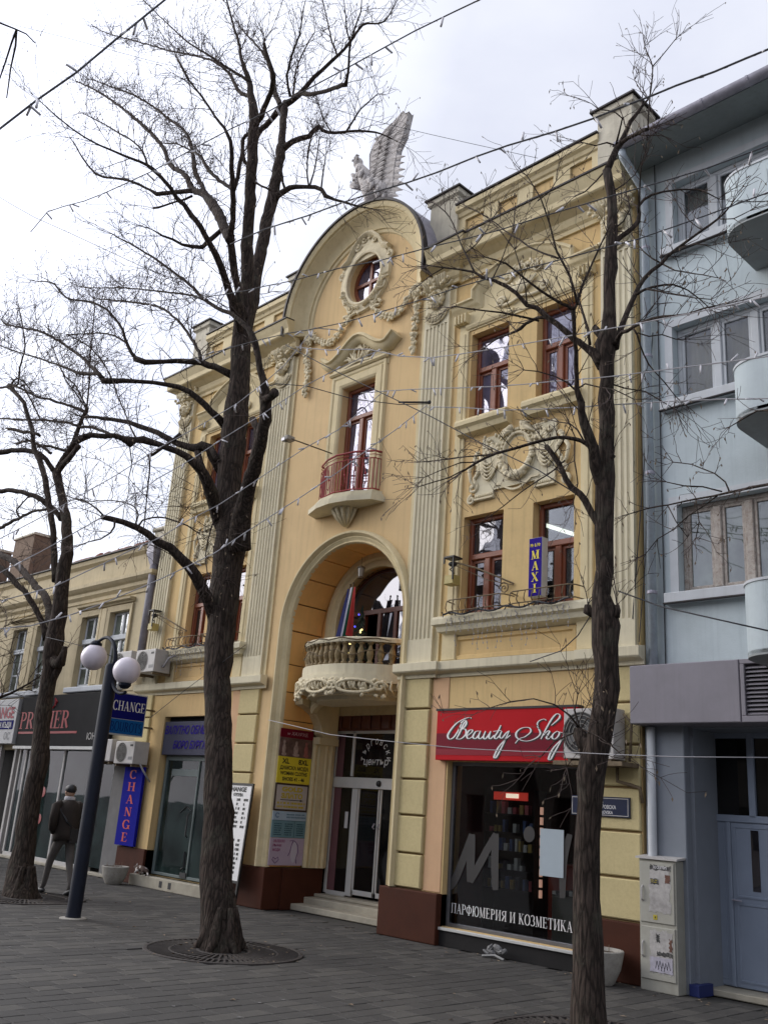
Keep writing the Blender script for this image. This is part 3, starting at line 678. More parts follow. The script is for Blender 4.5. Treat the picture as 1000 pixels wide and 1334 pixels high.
# ---- parapet
def parapet(x0, x1, n):
    m = MB(); w_ = (x1-x0)/n; hs = []
    for k in range(n): hs.append(rect(x0+w_*k+.16, x0+w_*(k+1)-.16, 11.30, 11.62))
    m.prism(rect(x0, x1, 10.92, 11.72), .06, .12, hs); m.box(x0, x1, .12, .36, 10.92, 11.72)
    m.sweep([(x0, .06), (x1, .06)], [(0, 11.68), (.03, 11.70), (.05, 11.76), (.10, 11.80), (.10, 11.90), (0, 11.92)], axis='XY'); m.box(x0, x1, .06, .40, 11.72, 11.92)
    m.sweep([(x0, .06), (x1, .06)], [(0, 10.95), (.06, 10.95), (.06, 11.02), (0, 11.05)], axis='XY')
    p = obj('parapet', m, M['cream'], B)
    for k in range(n):
        m = MB(); m.sheet(rect(x0+w_*k+.17, x0+w_*(k+1)-.17, 11.31, 11.61), .105); obj('parapet_panel', m, M['ochre'], p)
    m = MB(); m.box(x0, x1, -.06, .44, 11.925, 11.955); obj('parapet_flashing', m, M['sheet'], p)
parapet(-17.25, -14.20, 4); parapet(-9.60, -6.70, 4)
for x0, x1 in ((-17.80, -17.22), (-14.25, -13.62), (-10.24, -9.58), (-6.72, -6.12)):
    m = MB(); m.box(x0, x1, .0, .62, 10.92, 12.30); m.sweep([(x0-.0, .62), (x0, 0), (x1, 0), (x1, .62)], [(0, 12.16), (.05, 12.20), (.05, 12.30), (0, 12.32)], axis='XY')
    p = obj('parapet_post', m, M['concrete'] if x0 < -10.3 or x0 > -10 else M['concrete'], B, bevel=.006)
    m = MB(); a, b, c, d = x0-.09, x1+.09, -.09, .71
    m.add([(a,c,12.33),(b,c,12.33),(b,d,12.33),(a,d,12.33),((a+b)/2,(c+d)/2,12.50),(a,c,12.30),(b,c,12.30),(b,d,12.30),(a,d,12.30)], [(0,1,4),(1,2,4),(2,3,4),(3,0,4),(5,6,1,0),(6,7,2,1),(7,8,3,2),(8,5,0,3),(8,7,6,5)])
    obj('post_cap', m, M['sheet'], p)
# ---- round gable
gp = [(GX+1.78, 10.62)]+arc(GX, 10.88, 1.78, 1.72, 0, 180, 40)+[(GX-1.78, 10.62)]
GPf = [(.36, 0), (.34, .03), (.28, .04), (.27, .07), (.20, .09), (.10, .16), (.03, .26), (.0, .30), (-.02, .30), (-.03, .34), (-.10, .38), (-.12, .38), (-.12, 0)]
mb = MB(); mb.sweep(gp, GPf); obj('gable_moulding', mb, M['cream'], B, auto=40)
mb = MB(); mb.sweep(gp, [(-.125, .40), (-.16, .40), (-.16, -1.5), (-.10, -1.5), (-.10, .37)]); obj('gable_roof', mb, M['zinc'], B)
mb = MB(); mb.sweep(gp, [(-.125, .385), (-.125, .415), (-.17, .415), (-.17, .30), (-.163, .30), (-.163, .40)]); obj('gable_flashing', mb, M['sheet'], B)
mb = MB(); mb.prism([(GX+1.85, 10.5)]+arc(GX, 10.88, 1.85, 1.80, 0, 180, 30)+[(GX-1.85, 10.5)], .4, 1.45); obj('gable_back', mb, M['concrete'], B)
# ornate frame of the oval window
mb = MB(); ox, oz = -11.85, 11.34
ov = [(ox+.46*cos(a*pi/18), oz+.52*sin(a*pi/18)) for a in range(36)]
mb.sweep(ov, [(0, -.1), (0, .09), (-.04, .10), (-.07, .07), (-.20, .06), (-.22, 0)], closed=True)
mb.prism([(ox-.42, oz+.42), (ox+.42, oz+.42), (ox+.50, oz+.62), (ox+.30, oz+.72), (ox+.12, oz+.92), (ox-.12, oz+.92), (ox-.30, oz+.72), (ox-.50, oz+.62)], -.05, 0)
hood_p = [(ox-.66, oz+.48), (ox-.50, oz+.56), (ox-.38, oz+.78), (ox-.18, oz+.96), (ox, oz+1.0), (ox+.18, oz+.96), (ox+.38, oz+.78), (ox+.50, oz+.56), (ox+.66, oz+.48)]
mb.sweep(hood_p, [(0, 0), (0, .12), (-.04, .14), (-.08, .10), (-.10, 0)])
rnd = random.Random(3)
for s in (-1, 1):
    mb.scroll(ox+s*.24, oz+.76, .09, -.05, 1.4, s, 0, .03); mb.scroll(ox+s*.66, oz+.28, .11, -.02, 1.5, s, pi/2, .035)
    mb.scroll(ox+s*.30, oz-.56, .11, -.04, 1.5, -s, pi/2, .035); mb.scroll(ox+s*.08, oz+.86, .06, -.05, 1.2, s, 0, .02)
    for k in range(11):                    # acanthus leaves down the flanks
        a = -.25-k*.115; e = Vector((ox+s*(.62+.06*sin(k*2))*cos(a), -.05, oz+.66*sin(a)*1.05)); c0 = Vector((ox+s*.52*cos(a), -.04, oz+.58*sin(a)))
        mb.tube([c0, (c0+e)/2+Vector((0, -.05, 0)), e+Vector((s*.05, 0, .06))], [.03, .045, .012], 6)
    for k in range(14): mb.blob((ox+s*rnd.uniform(.1, .5), -.04, oz-.62-rnd.uniform(0, .12)), (.04, .035, .04), 6, 4)
obj('oval_window_frame', mb, M['relief'], B, auto=50)
def garland(pts, r, n, seed, parent=B):
    rnd = random.Random(seed); m = MB(); P = [Vector(p) for p in pts]
    for k in range(n):
        t = k/(n-1)*(len(P)-1); i = min(int(t), len(P)-2); p = P[i].lerp(P[i+1], t-i); rr = r*(.55+.45*sin(pi*k/(n-1)))
        for q in range(3): 
            s = rnd.uniform(.024, .048); m.blob((p.x+rnd.uniform(-rr, rr), p.y-rnd.uniform(0, .05), p.z+rnd.uniform(-rr, rr)), (s, s*.8, s), 6, 4)
    return m
Z = lambda l, y=-.04: [(a, y, b) for a, b in l]
g1 = garland(Z([(-11.50, 10.56), (-11.25, 10.30), (-11.0, 10.20), (-10.75, 10.28), (-10.45, 10.55)]), .07, 34, 1)
g1.v += []; 
for pts, r, n, sd in (([(-12.20, 10.56), (-12.45, 10.32), (-12.70, 10.22), (-12.95, 10.30), (-13.25, 10.55)], .07, 34, 2),
                      ([(-10.40, 10.62), (-10.36, 10.1), (-10.42, 9.7), (-10.40, 9.28)], .065, 40, 3), ([(-13.30, 10.62), (-13.34, 10.1), (-13.28, 9.7), (-13.30, 9.28)], .065, 40, 4)):
    g = garland(Z(pts), r, n, sd); g1.add(g.v, g.f)
rnd = random.Random(8)
for s, x in ((1, -10.40), (-1, -13.30)):
    for k in range(10):
        a = k*.62; c0 = Vector((x, -.05, 10.52)); e = c0+Vector((.20*cos(a), -.02, .14*sin(a)))
        g1.tube([c0, (c0+e)/2+Vector((0, -.05, 0)), e], [.02, .045, .012], 5)
objs('garland', g1, M['relief'], B, smooth=True)
# ---- central window surround, hood and crest
mb = MB(); mb.sweep([(-11.30, 6.90), (-11.30, 9.19), (-12.30, 9.19), (-12.30, 6.90)], [(.06, 0), (.04, .03), (0, .05), (-.12, .05), (-.14, .03), (-.17, .05), (-.22, .05), (-.24, 0)])
mb.box(-12.56, -11.04, -.02, 0, 9.3, 9.72)
mb.sweep([(-12.56, 9.42), (-11.04, 9.42)], [(0, 0), (0, .07), (.03, .10), (.07, .10), (.10, .0)])
obj('window_surround', mb, M['cream'], B)
c = []
for k in range(0, 25):
    t = -1+2*k/24; c.append((-11.80+.92*t, 9.74+.36*(cos(min(1, abs(t)/.82)*pi)+1)/2+(.13*max(0, (abs(t)-.82)/.18))))
mb = MB(); mb.sweep(c, [(0, 0), (0, .17), (-.03, .21), (-.06, .21), (-.08, .165), (-.12, .15), (-.17, .11), (-.20, .04), (-.20, 0)])
hc = obj('window_hood', mb, M['cream'], B, auto=35)
mb = MB()
for k in range(-4, 5):
    a = k*.27; mb.tube([(-11.80+.05*k, -.05, 9.50), (-11.80+.30*sin(a), -.08, 9.66), (-11.80+.50*sin(a), -.06, 9.54+.30*cos(a))], [.022, .022, .018], 6)
    mb.scroll(-11.80+.50*sin(a), 9.56+.30*cos(a), .06, -.03, 1.3, -1 if k > 0 else 1, pi/2-a, .02)
mb.tube([(-11.80+.13*cos(k*pi/10), -.09, 9.70+.12*sin(k*pi/10)) for k in range(21)], .022, 6)
mb.scroll(-12.42, 9.50, .08, -.02, 1.4, 1, 0, .025); mb.scroll(-11.18, 9.50, .08, -.02, 1.4, -1, pi, .025)
mb.tube([(-12.5, -.05, 9.52), (-12.1, -.09, 9.50), (-11.8, -.1, 9.54), (-11.5, -.09, 9.50), (-11.1, -.05, 9.52)], .025, 6)
obj('shell_crest', mb, M['relief'], hc, smooth=True)
# ---- niche arch
npth = [(AX+R0, .66), (AX+R0, 2.6)]+arc(AX, SPR, R0, R0, 0, 180, 36)+[(AX-R0, 2.6), (AX-R0, .66)]
mb = MB(); mb.sweep(npth, [(.0, -.05), (.0, .0), (-.02, .025), (-.045, .01), (-.065, .02), (-.095, .05), (-.115, .045), (-.135, .085), (-.16, .12), (-.19, .12), (-.21, .08), (-.22, 0)])
obj('arch_moulding', mb, M['cream'], B, auto=40)
# reveal blocks
def revblock(poly, y0=.002, y1=.74, name='stone_block', m_='niche'):
    m = MB(); m.prism(poly, y0, y1); return obj(name, m, M[m_], B, bevel=.010)
zj = [.66]+[.66+.483*k for k in range(1, 9)]
zj[-1] = SPR
for s in (-1, 1):
    for a, b in zip(zj[:-1], zj[1:]):
        x0, x1 = AX+s*(R0-.0), AX+s*(R0+.06); x0, x1 = min(x0, x1), max(x0, x1)
        revblock(rect(x0+(.012 if s > 0 else 0), x1-(.012 if s < 0 else 0), a+.009, b-.009))
nv = 9
for k in range(nv):
    a0, a1 = 180*k/nv+.45, 180*(k+1)/nv-.45
    revblock(arc(AX, SPR, R0, R0, a0, a1, 5)+list(reversed(arc(AX, SPR, R0+.06, R0+.06, a0, a1, 5))))
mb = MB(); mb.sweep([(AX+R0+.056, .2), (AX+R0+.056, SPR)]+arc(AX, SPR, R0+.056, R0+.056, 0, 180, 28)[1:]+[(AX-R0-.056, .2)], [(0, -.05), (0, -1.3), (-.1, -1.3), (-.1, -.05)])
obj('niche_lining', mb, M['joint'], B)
# back wall of the niche at first floor with arched window
bw = [(AX-R0-.05, 3.72), (AX+R0+.05, 3.72), (AX+R0+.05, SPR)]+arc(AX, SPR, R0+.05, R0+.05, 0, 180, 28)[1:]
wo = [(AX+.98, 3.90)]+arc(AX, 4.84, .98, .96, 0, 180, 24)+[(AX-.98, 3.90)]
mb = MB(); mb.prism(bw, .76, .95, [wo]); obj('niche_wall', mb, M['niche'], B)
mb = MB(); mb.sweep(wo, [(0, -.90), (0, -.70), (-.05, -.68), (-.12, -.70), (-.15, -.66), (-.24, -.66), (-.28, -.69), (-.31, -.76)]); obj('arch_moulding', mb, M['cream'], B, auto=40)
mb = MB(); f = .07
mb.sweep(wo, [(0, -.86), (0, -.93), (.08, -.93), (.08, -.86)])
mb.box(AX-.93, AX+.93, .845, .94, 4.98, 5.06)
for x in (-.42, -.02, .38): mb.box(AX+x-.035, AX+x+.035, .85, .93, 3.90, 4.98)
bwn = obj('arched_window', mb, M['wooddark'], B)
for x0, x1 in ((-.91, -.455), (.345+.07, .91)):
    m = MB(); m.box(AX+x0, AX+x1, .885, .893, 3.92, 4.97); obj('pane', m, M['glass'], bwn)
m = MB(); m.box(AX+.015, AX+.345, .885, .893, 3.92, 4.97); obj('pane', m, M['glass'], bwn)
m = MB(); m.prism([(AX+.88, 5.07)]+[p for p in arc(AX, 4.84, .91, .89, 16, 164, 16)]+[(AX-.88, 5.07)], .885, .893); obj('pane', m, M['glass'], bwn)
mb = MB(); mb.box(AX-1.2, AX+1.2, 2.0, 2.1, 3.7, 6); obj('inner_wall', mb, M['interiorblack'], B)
# ---- balcony
def bow(hw, y0, yf, n=16, x0=AX):
    return [(x0-hw+2*hw*k/n, y0+(yf-y0)*(1-abs(-1+2*k/n)**2.4)) for k in range(n+1)]
def slab(mb, hw, y0, yf, z0, z1, yb=.76):
    p = bow(hw, y0, yf); n = len(p)
    top = [(x, y, z1) for x, y in p]; bot = [(x, y, z0) for x, y in p]; tb = [(x, yb, z1) for x, y in p]; bb = [(x, yb, z0) for x, y in p]
    vs = top+bot+tb+bb; fs = []
    for i in range(n-1):
        fs += [(n+i, n+i+1, i+1, i), (i, i+1, 2*n+i+1, 2*n+i), (n+i+1, n+i, 3*n+i, 3*n+i+1)]
    mb.add(vs, fs)
mb = MB(); slab(mb, 1.27, .28, -.42, 3.66, 3.72); slab(mb, 1.22, .30, -.36, 3.72, 3.90); slab(mb, 1.29, .30, -.44, 3.60, 3.66); slab(mb, 1.20, .34, -.36, 3.50, 3.60)
slab(mb, 1.10, .40, -.26, 3.42, 3.50); slab(mb, .95, .46, -.10, 3.36, 3.42)
BAL = obj('balcony', mb, M['creamlight'], B)
mb = MB(); mb.sweep([(x, y+.09) for x, y in bow(1.19, .32, -.36)], [(.08, 4.26), (.08, 4.32), (.06, 4.34), (-.10, 4.34), (-.10, 4.26)], axis='XY'); obj('handrail', mb, M['creamlight'], BAL)
bp_ = [(.035, 0), (.055, 0), (.055, .03), (.03, .05), (.05, .10), (.062, .16), (.05, .22), (.028, .28), (.028, .32), (.05, .33), (.05, .36), (.03, .365)]
m = MB(); m.lathe((0, 0, 0), bp_, 10); bme = bake('baluster', m, mat('brown_baluster_stucco', (.26, .19, .09), .7, .3, 14, .3, 60, grime=.5, dirtcol=(.07, .045, .02)), True)  # balusters a darker brown than slab and handrail, with random grime
pth = bow(1.15, .32, -.34, 18)
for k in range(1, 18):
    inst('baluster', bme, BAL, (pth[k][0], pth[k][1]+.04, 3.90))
mb = MB()                                    # cartouche on the balcony belly
bl_ = bow(1.24, .28, -.42, 40)
def bpt(u, z, o=.03):
    i = min(39, max(0, int(u*40))); x, y = bl_[i]; x2, y2 = bl_[i+1]; t = u*40-i; return (x+(x2-x)*t, y+(y2-y)*t-o, z)
rnd = random.Random(6)
for c_ in (.22, .5, .78):
    mb.tube([bpt(c_+.11*cos(k*pi/12), 3.53+.10*sin(k*pi/12), .05) for k in range(25)], .026, 6)
    for q in (-1, 1):
        mb.tube([bpt(c_+q*(.13+.035*cos(k*.45)*(1-k/20)), 3.53+.085*sin(k*.45)*(1-k/20), .05) for k in range(18)], .026, 6)
    for k in range(22):
        u = c_+rnd.uniform(-.17, .17); mb.blob(bpt(min(.99, max(.01, u)), 3.47+rnd.uniform(-.10, .17), .03), (.05, .035, .03), 6, 4, Matrix.Rotation(rnd.uniform(-1, 1), 3, 'Y'))
for k in range(34):
    u = (k+.5)/34; mb.tube([bpt(u, 3.64, .02), bpt(u, 3.55+.04*sin(k*2.1), .05), bpt(min(1, u+.01), 3.44+.03*cos(k*1.7), .0)], [.018, .026, .010], 5)
obj('cartouche', mb, M['relief'], BAL, smooth=True)
mb = MB()
for s in (-1, 1):
    x = AX+s*(R0-.10); pr = [(.70, 3.45), (.70, 2.88), (.90, 2.86), (1.15, 2.86), (1.15, 3.45), (.30, 3.45), (.42, 3.38), (.55, 3.22), (.62, 3.0), (.66, 2.9)]
    a = [(.26, 3.46), (1.16, 3.46), (1.16, 2.84), (.86, 2.84), (.78, 2.90), (.74, 3.05), (.62, 3.22), (.42, 3.32), (.28, 3.36)]
    vs = [(x-.10, p[0], p[1]) for p in a]+[(x+.10, p[0], p[1]) for p in a]; n = len(a)
    tri = tessellate_polygon([[Vector((p[0], p[1], 0)) for p in a]])
    mb.add(vs, [tuple(t) for t in tri]+[tuple(i+n for i in t) for t in tri]+[(i, (i+1) % n, n+(i+1) % n, n+i) for i in range(n)])
objs('console', mb, M['cream'], BAL, bevel=.01)
# pilaster clusters beside the door
mb = MB()
for s in (-1, 1):
    x = AX+s*R0; q = -s
    for k, (dx, yy, r) in enumerate(((.02, .80, .05), (.06, .90, .06), (.09, 1.01, .05), (.12, 1.10, .045))):
        mb.tube([(x+q*dx, yy, .66), (x+q*dx, yy, 2.72)], r, 10)
    mb.box(min(x, x+q*.12), max(x, x+q*.12), .84, 1.2, .66, 2.72); mb.box(min(x, x+q*.20), max(x, x+q*.20), .74, 1.2, 2.72, 2.84)
objs('door_pilaster', mb, M['cream'], B)
# ---- street door of the niche
mb = MB(); mb.box(AX-R0-.05, AX+R0+.05, 1.18, 1.4, 3.26, 3.44); mb.box(AX-R0-.05, AX+R0+.05, .76, 1.4, 3.42, 3.60)
obj('door_lintel', mb, M['cream'], B)
mb = MB(); mb.sweep([(AX+1.16, 3.22)]+arc(AX, 3.22, 1.12, .26, 0, 180, 18)+[(AX-1.16, 3.22)], [(0, -.55), (0, -.45), (-.06, -.42), (-.10, -.45), (-.30, -.46), (-.30, -.60)])
obj('door_arch', mb, M['cream'], BAL)
mb = MB(); mb.box(AX-R0, AX+R0, 1.22, 1.27, 3.0, 3.30)
for k in range(10): mb.cbox(AX-R0+.25*k+.02, AX-R0+.25*k+.23, 1.18, 1.22, 3.02, 3.27, .02)
obj('wood_panel', mb, M['wooddark'], B)
dz0, dz1 = .27, 3.0; dy = 1.24
mb = MB(); A = lambda a, b, c, d, y=dy, t=.06: mb.cbox(a, b, y, y+t, c, d, .006)
A(-13.05, -12.98, dz0, dz1); A(-12.58, -12.52, 2.22, dz1); A(-12.50, -12.36, dz0, 2.02); A(-11.34, -11.08, dz0, 2.02); A(-10.40, -10.32, dz0, dz1)
A(-13.0, -10.32, dz1-.05, dz1+.02); A(-12.98, -10.38, 2.02, 2.20, dy-.03, .10); A(-12.98, -12.5, dz0-.02, dz0+.05); A(-11.08, -10.38, dz0-.02, dz0+.05); A(-11.12, -11.06, 2.20, dz1)
for a, b in ((-12.35, -11.825), (-11.80, -11.34)):
    A(a, a+.035, dz0+.03, 2.02, dy+.01, .04); A(b-.035, b, dz0+.03, 2.02, dy+.01, .04); A(a, b, dz0+.03, dz0+.11, dy+.01, .04)
DOOR = obj('sliding_door', mb, M['alu'], B, label='white aluminium automatic door with lettered glass fanlight')
for a, b, c, d in ((-12.80, -12.50, dz0+.05, 2.02), (-12.315, -11.86, dz0+.11, 2.02), (-11.765, -11.375, dz0+.11, 2.02), (-11.08, -10.40, dz0+.05, 2.02), (-12.80, -12.58, 2.20, dz1-.05), (-12.52, -11.12, 2.20, dz1-.05), (-11.06, -10.40, 2.20, dz1-.05)):
    m = MB(); m.box(a-.01, b+.01, dy+.026, dy+.032, c-.01, d+.01); obj('pane', m, M['glassdoor'], DOOR)
m = MB(); m.box(-12.98, -12.80, dy+.02, dy+.03, dz0, dz1-.05); obj('side_panel', m, mat('mauve_door_panel', (.16, .075, .085), .5, .1), DOOR)
m = MB(); m.lathe((0, 0, 0), [(0, .03), (.045, .028), (.055, .0)], 16); sm_ = MB(); sm_.add([(-11.81+x, dy-.03-z, 2.11+y_) for x, y_, z in m.v], m.f); obj('door_sensor', sm_, M['blackprint'], DOOR, smooth=True)
m = MB(); m.box(-12.62, -12.54, dy-.012, dy-.008, 1.35, 1.62); obj('door_notice', m, M['cardboard'], DOOR)
m = MB()
for s in (-1, 1): m.tube([(-11.81+s*.06, dy-.02, 1.38), (-11.81+s*.06, dy-.06, 1.40), (-11.81+s*.06, dy-.02, 1.46)], .012, 6)
obj('door_handle', m, M['zinc'], DOOR)
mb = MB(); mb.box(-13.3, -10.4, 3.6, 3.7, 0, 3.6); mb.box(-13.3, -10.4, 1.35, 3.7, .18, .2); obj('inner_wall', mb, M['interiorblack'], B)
# steps
mb = MB(); mb.cbox(-13.04, -10.33, .80, 1.4, 0, .20, .012); mb.cbox(-13.04, -10.33, .52, .80, 0, .10, .012)
obj('door_step', mb, M['step'], B)
mb = MB(); mb.cbox(-13.03, -10.34, 1.02, 1.4, .20, .25, .012); obj('threshold', mb, M['step'], B)
# ---- upper iron balcony
def plan(o): return [(-12.62-o, .0), (-12.55-o*.8, -.17-o), (-12.2, -.34-o), (-11.8, -.40-o), (-11.4, -.34-o), (-11.05+o*.8, -.17-o), (-10.98+o, 0)]
mb = MB()
for o, z0, z1 in ((.0, 6.80, 6.86), (.04, 6.75, 6.80), (.08, 6.66, 6.75)):
    p = plan(o); n = len(p); vs = [(x, y, z1) for x, y in p]+[(x, y, z0) for x, y in p]
    mb.add(vs, [tuple(range(n)), tuple(reversed(range(n, 2*n)))]+[(n+i, n+(i+1) % n, (i+1) % n, i) for i in range(n)])
IB = obj('small_balcony', mb, M['creamlight'], B)
m = MB()                                   # shell drop under it
m.lathe((-11.80, -.02, 6.44), [(0, -.10), (.05, -.08), (.16, .06), (.24, .20), (.30, .23)], 14, pi, 2*pi)
for k in range(7):
    a = pi+pi*(k+.5)/7; m.tube([(-11.8+.05*cos(a), -.02+.05*sin(a), 6.36), (-11.8+.18*cos(a), -.02+.18*sin(a), 6.50), (-11.8+.28*cos(a), -.02+.28*sin(a), 6.64)], [.012, .03, .03], 6)
obj('shell_drop', m, M['relief'], IB, smooth=True)
pp = [(-12.54, .0)]+[(x+(.05 if x < -11.8 else -.05), y+.05) for x, y in plan(0)[1:-1]]+[(-11.06, 0)]
V3 = lambda z: [(x, y, z) for x, y in pp]
mb = MB(); mb.tube(V3(7.60), .018, 6); mb.tube(V3(6.91), .012, 6); mb.tube(V3(7.47), .010, 6); mb.tube(V3(7.54), .007, 5)
RAIL = obj('railing', mb, M['redpaint'], IB)
m = MB(); m.box(-.007, .007, -.007, .007, 6.91-7.2, 7.47-7.2); barm = bake('bar', m, M['redpaint'])
m = MB(); m.tube([(-.05, 0, .20), (-.02, 0, .12), (0, 0, .0), (.03, 0, -.14), (.0, 0, -.2), (-.04, 0, -.16)], .008, 5); m.blob((0, 0, .0), (.022, .022, .03), 6, 4); curlm = bake('scroll_bar', m, M['redpaint'])
PP = [Vector((*p, 0)) for p in pp]; ln = [(PP[i+1]-PP[i]).length for i in range(len(PP)-1)]; tot = sum(ln); nb = 25
for k in range(nb+1):
    t = tot*k/nb; i = 0
    while i < len(ln)-1 and t > ln[i]: t -= ln[i]; i += 1
    p = PP[i].lerp(PP[i+1], min(1, t/ln[i])); d = PP[i+1]-PP[i]; ang = math.atan2(d.y, d.x)
    if k % 6 == 3: inst('scroll_bar', curlm, RAIL, (p.x, p.y, 7.19), (0, 0, ang))
    else: inst('bar', barm, RAIL, (p.x, p.y, 7.2), (0, 0, ang))
# ---- window box rails over the wide sills
def rail(x0, x1, ph=0):
    m = MB(); y0, y1 = -.02, -.27; z0, z1 = 4.52, 4.71
    P = [(x0, y0), (x0+.03, y1+.06), (x0+.10, y1), (x1-.10, y1), (x1-.03, y1+.06), (x1, y0)]
    for z in (z0+.02, z1): m.tube([(x, y, z) for x, y in P], .010, 5)
    r = obj('sill_rail', m, M['iron'], B)
    q = MB(); q.tube([(0, 0, 0), (0, -.035, .05), (0, -.02, .12), (0, 0, .17)], .008, 5); me = bake('bar', q, M['iron'])
    n = int((x1-x0)/.13)
    for k in range(n+1): inst('bar', me, r, (x0+.06+(x1-x0-.12)*k/n, y1+.01, z0+.02))
rail(-9.20, -8.08); rail(-8.02, -6.90); rail(-16.80, -15.70); rail(-15.62, -14.56)
# ================================================================= lettering
def text_mb(s, size, o, right, up, thick=.004, shear=0, bold=0, sx_=1.0, align='LEFT', nrm=None, space=1.0):
    cu = D.curves.new('t', 'FONT'); cu.body = s; cu.size = 1; cu.shear = shear; cu.offset = bold; cu.resolution_u = 2; cu.space_character = space
    cu.align_x = align
    ob = D.objects.new('t', cu); me = ob.to_mesh(); right = Vector(right).normalized(); up = Vector(up).normalized(); n = right.cross(up).normalized()
    # cap height of the built-in face is about 0.73
    k = size/.73; m = MB(); o = Vector(o)
    vs = [o+right*(v.co.x*k*sx_)+up*(v.co.y*k)+n*thick for v in me.vertices]
    m.add(vs, [tuple(p.vertices) for p in me.polygons]); ob.to_mesh_clear(); D.objects.remove(ob); D.curves.remove(cu)
    return m
TK, TN = .15, .045
G = {}
def _arc(cx, cy, rx, ry, a0, a1, n=12): return [(cx+rx*cos(radians(a0+(a1-a0)*i/n)), cy+ry*sin(radians(a0+(a1-a0)*i/n))) for i in range(n+1)]
def stem(x, a=0, b=1, s=True, w_=TK): return [('s', x, a, b, s, w_)]
def thin(*p): return [('p', list(p), TN)]
def thk(*p): return [('p', list(p), TK)]
def nib(p): return [('n', p)]
G['C'] = (.78, nib(_arc(.42, .5, .36, .5, 45, 315, 16))+thin((.68, .98), (.70, .68))+thin((.70, .02), (.70, .2)))
G['G'] = (.86, nib(_arc(.42, .5, .36, .5, 45, 320, 16))+thin((.70, .98), (.72, .70))+stem(.72, .02, .42))
G['H'] = (.90, stem(.17)+stem(.72)+thin((.17, .5), (.72, .5)))
G['A'] = (.82, thin((.10, 0), (.40, 1))+thk((.40, .98), (.70, 0))+thin((.2, .33), (.6, .33))+thin((0, .015), (.22, .015))+thin((.56, .015), (.86, .015)))
G['N'] = (.90, thin((.16, 0), (.16, 1))+thin((.74, 0), (.74, 1))+thk((.16, 1), (.72, .02))+thin((.04, .015), (.28, .015))+thin((.6, .985), (.88, .985)))
G['E'] = (.74, stem(.17)+thin((.17, .98), (.62, .98))+thin((.62, 1), (.63, .78))+thin((.17, .51), (.50, .51))+thin((.50, .62), (.50, .40))+thin((.17, .02), (.64, .02))+thin((.64, 0), (.67, .24)))
G['П'] = (.90, stem(.17)+stem(.72)+thin((.17, .98), (.72, .98)))
G['Р'] = G['P'] = (.74, stem(.17)+nib([(.17, .97)]+_arc(.34, .73, .30, .24, 90, -90, 10)+[(.17, .49)]))
G['Ф'] = (.96, stem(.47)+nib(_arc(.47, .52, .40, .33, 0, 360, 20)))
G['Ю'] = (1.16, stem(.17)+thin((.17, .5), (.44, .5))+nib(_arc(.76, .5, .34, .5, 0, 360, 20)))
G['М'] = G['M'] = (1.04, thin((.15, 0), (.18, 1))+thk((.18, .98), (.50, .04))+thin((.50, .04), (.82, .98))+stem(.86)+thin((.03, .015), (.28, .015)))
G['И'] = (.92, stem(.17)+stem(.74)+thin((.20, .03), (.72, .97)))
G['Я'] = (.82, stem(.66)+nib([(.66, .97)]+_arc(.46, .74, .32, .23, 90, 270, 10)+[(.66, .51)])+thk((.46, .5), (.12, .02)))
G['К'] = (.86, stem(.17)+thin((.24, .46), (.64, .98))+thk((.34, .58), (.72, .02))+thin((.6, .015), (.86, .015))+thin((.5, .985), (.8, .985)))
G['О'] = G['O'] = (.88, nib(_arc(.44, .5, .38, .5, 0, 360, 22)))
G['З'] = (.68, nib(_arc(.30, .75, .26, .24, 150, -80, 10)+_arc(.30, .27, .30, .26, 80, -150, 12)))
G['Т'] = G['T'] = (.80, stem(.40, 0, 1, False)+thin((.05, .98), (.75, .98))+thin((.05, 1), (.05, .78))+thin((.75, 1), (.75, .78))+thin((.26, .015), (.54, .015)))
G['X'] = G['Х'] = (.84, thk((.12, .98), (.72, .02))+thin((.12, .02), (.70, .98))+thin((0, .015), (.26, .015))+thin((.56, .985), (.84, .985))+thin((.58, .015), (.86, .015))+thin((0, .985), (.28, .985)))
G['I'] = (.40, stem(.2))
G['R'] = (.86, stem(.17)+nib([(.17, .97)]+_arc(.36, .74, .28, .23, 90, -90, 10)+[(.17, .51)])+thk((.42, .5), (.74, .02)))
G['В'] = G['B'] = (.78, stem(.17)+nib([(.17, .97)]+_arc(.34, .75, .26, .22, 90, -90, 9)+[(.17, .53)])+nib([(.17, .53)]+_arc(.38, .27, .30, .26, 90, -90, 9)+[(.17, .01)]))
G['U'] = (.88, stem(.17, .25, 1)+nib([(.17, .35)]+_arc(.45, .28, .28, .27, 180, 360, 10)+[(.73, .9)])+thin((.6, .985), (.86, .985)))
G['S'] = (.66, nib(_arc(.32, .74, .24, .24, 40, 250, 10)+_arc(.32, .26, .28, .26, 90, -140, 12)))
G[' '] = (.38, [])
for a_, b_ in zip('АЕНС', 'AEHC'): G[a_] = G[b_]
def ribbon2(pts, wf):
    """flat ribbon with width function of direction"""
    P = [Vector(p) for p in pts]; m = len(P); L_, R_ = [], []
    for i in range(m):
        d = P[min(i+1, m-1)]-P[max(i-1, 0)]
        if d.length < 1e-9: d = Vector((1, 0))
        d.normalize(); n = Vector((-d.y, d.x)); h = wf(d, i/(m-1))/2; L_.append(P[i]+n*h); R_.append(P[i]-n*h)
    return L_, R_
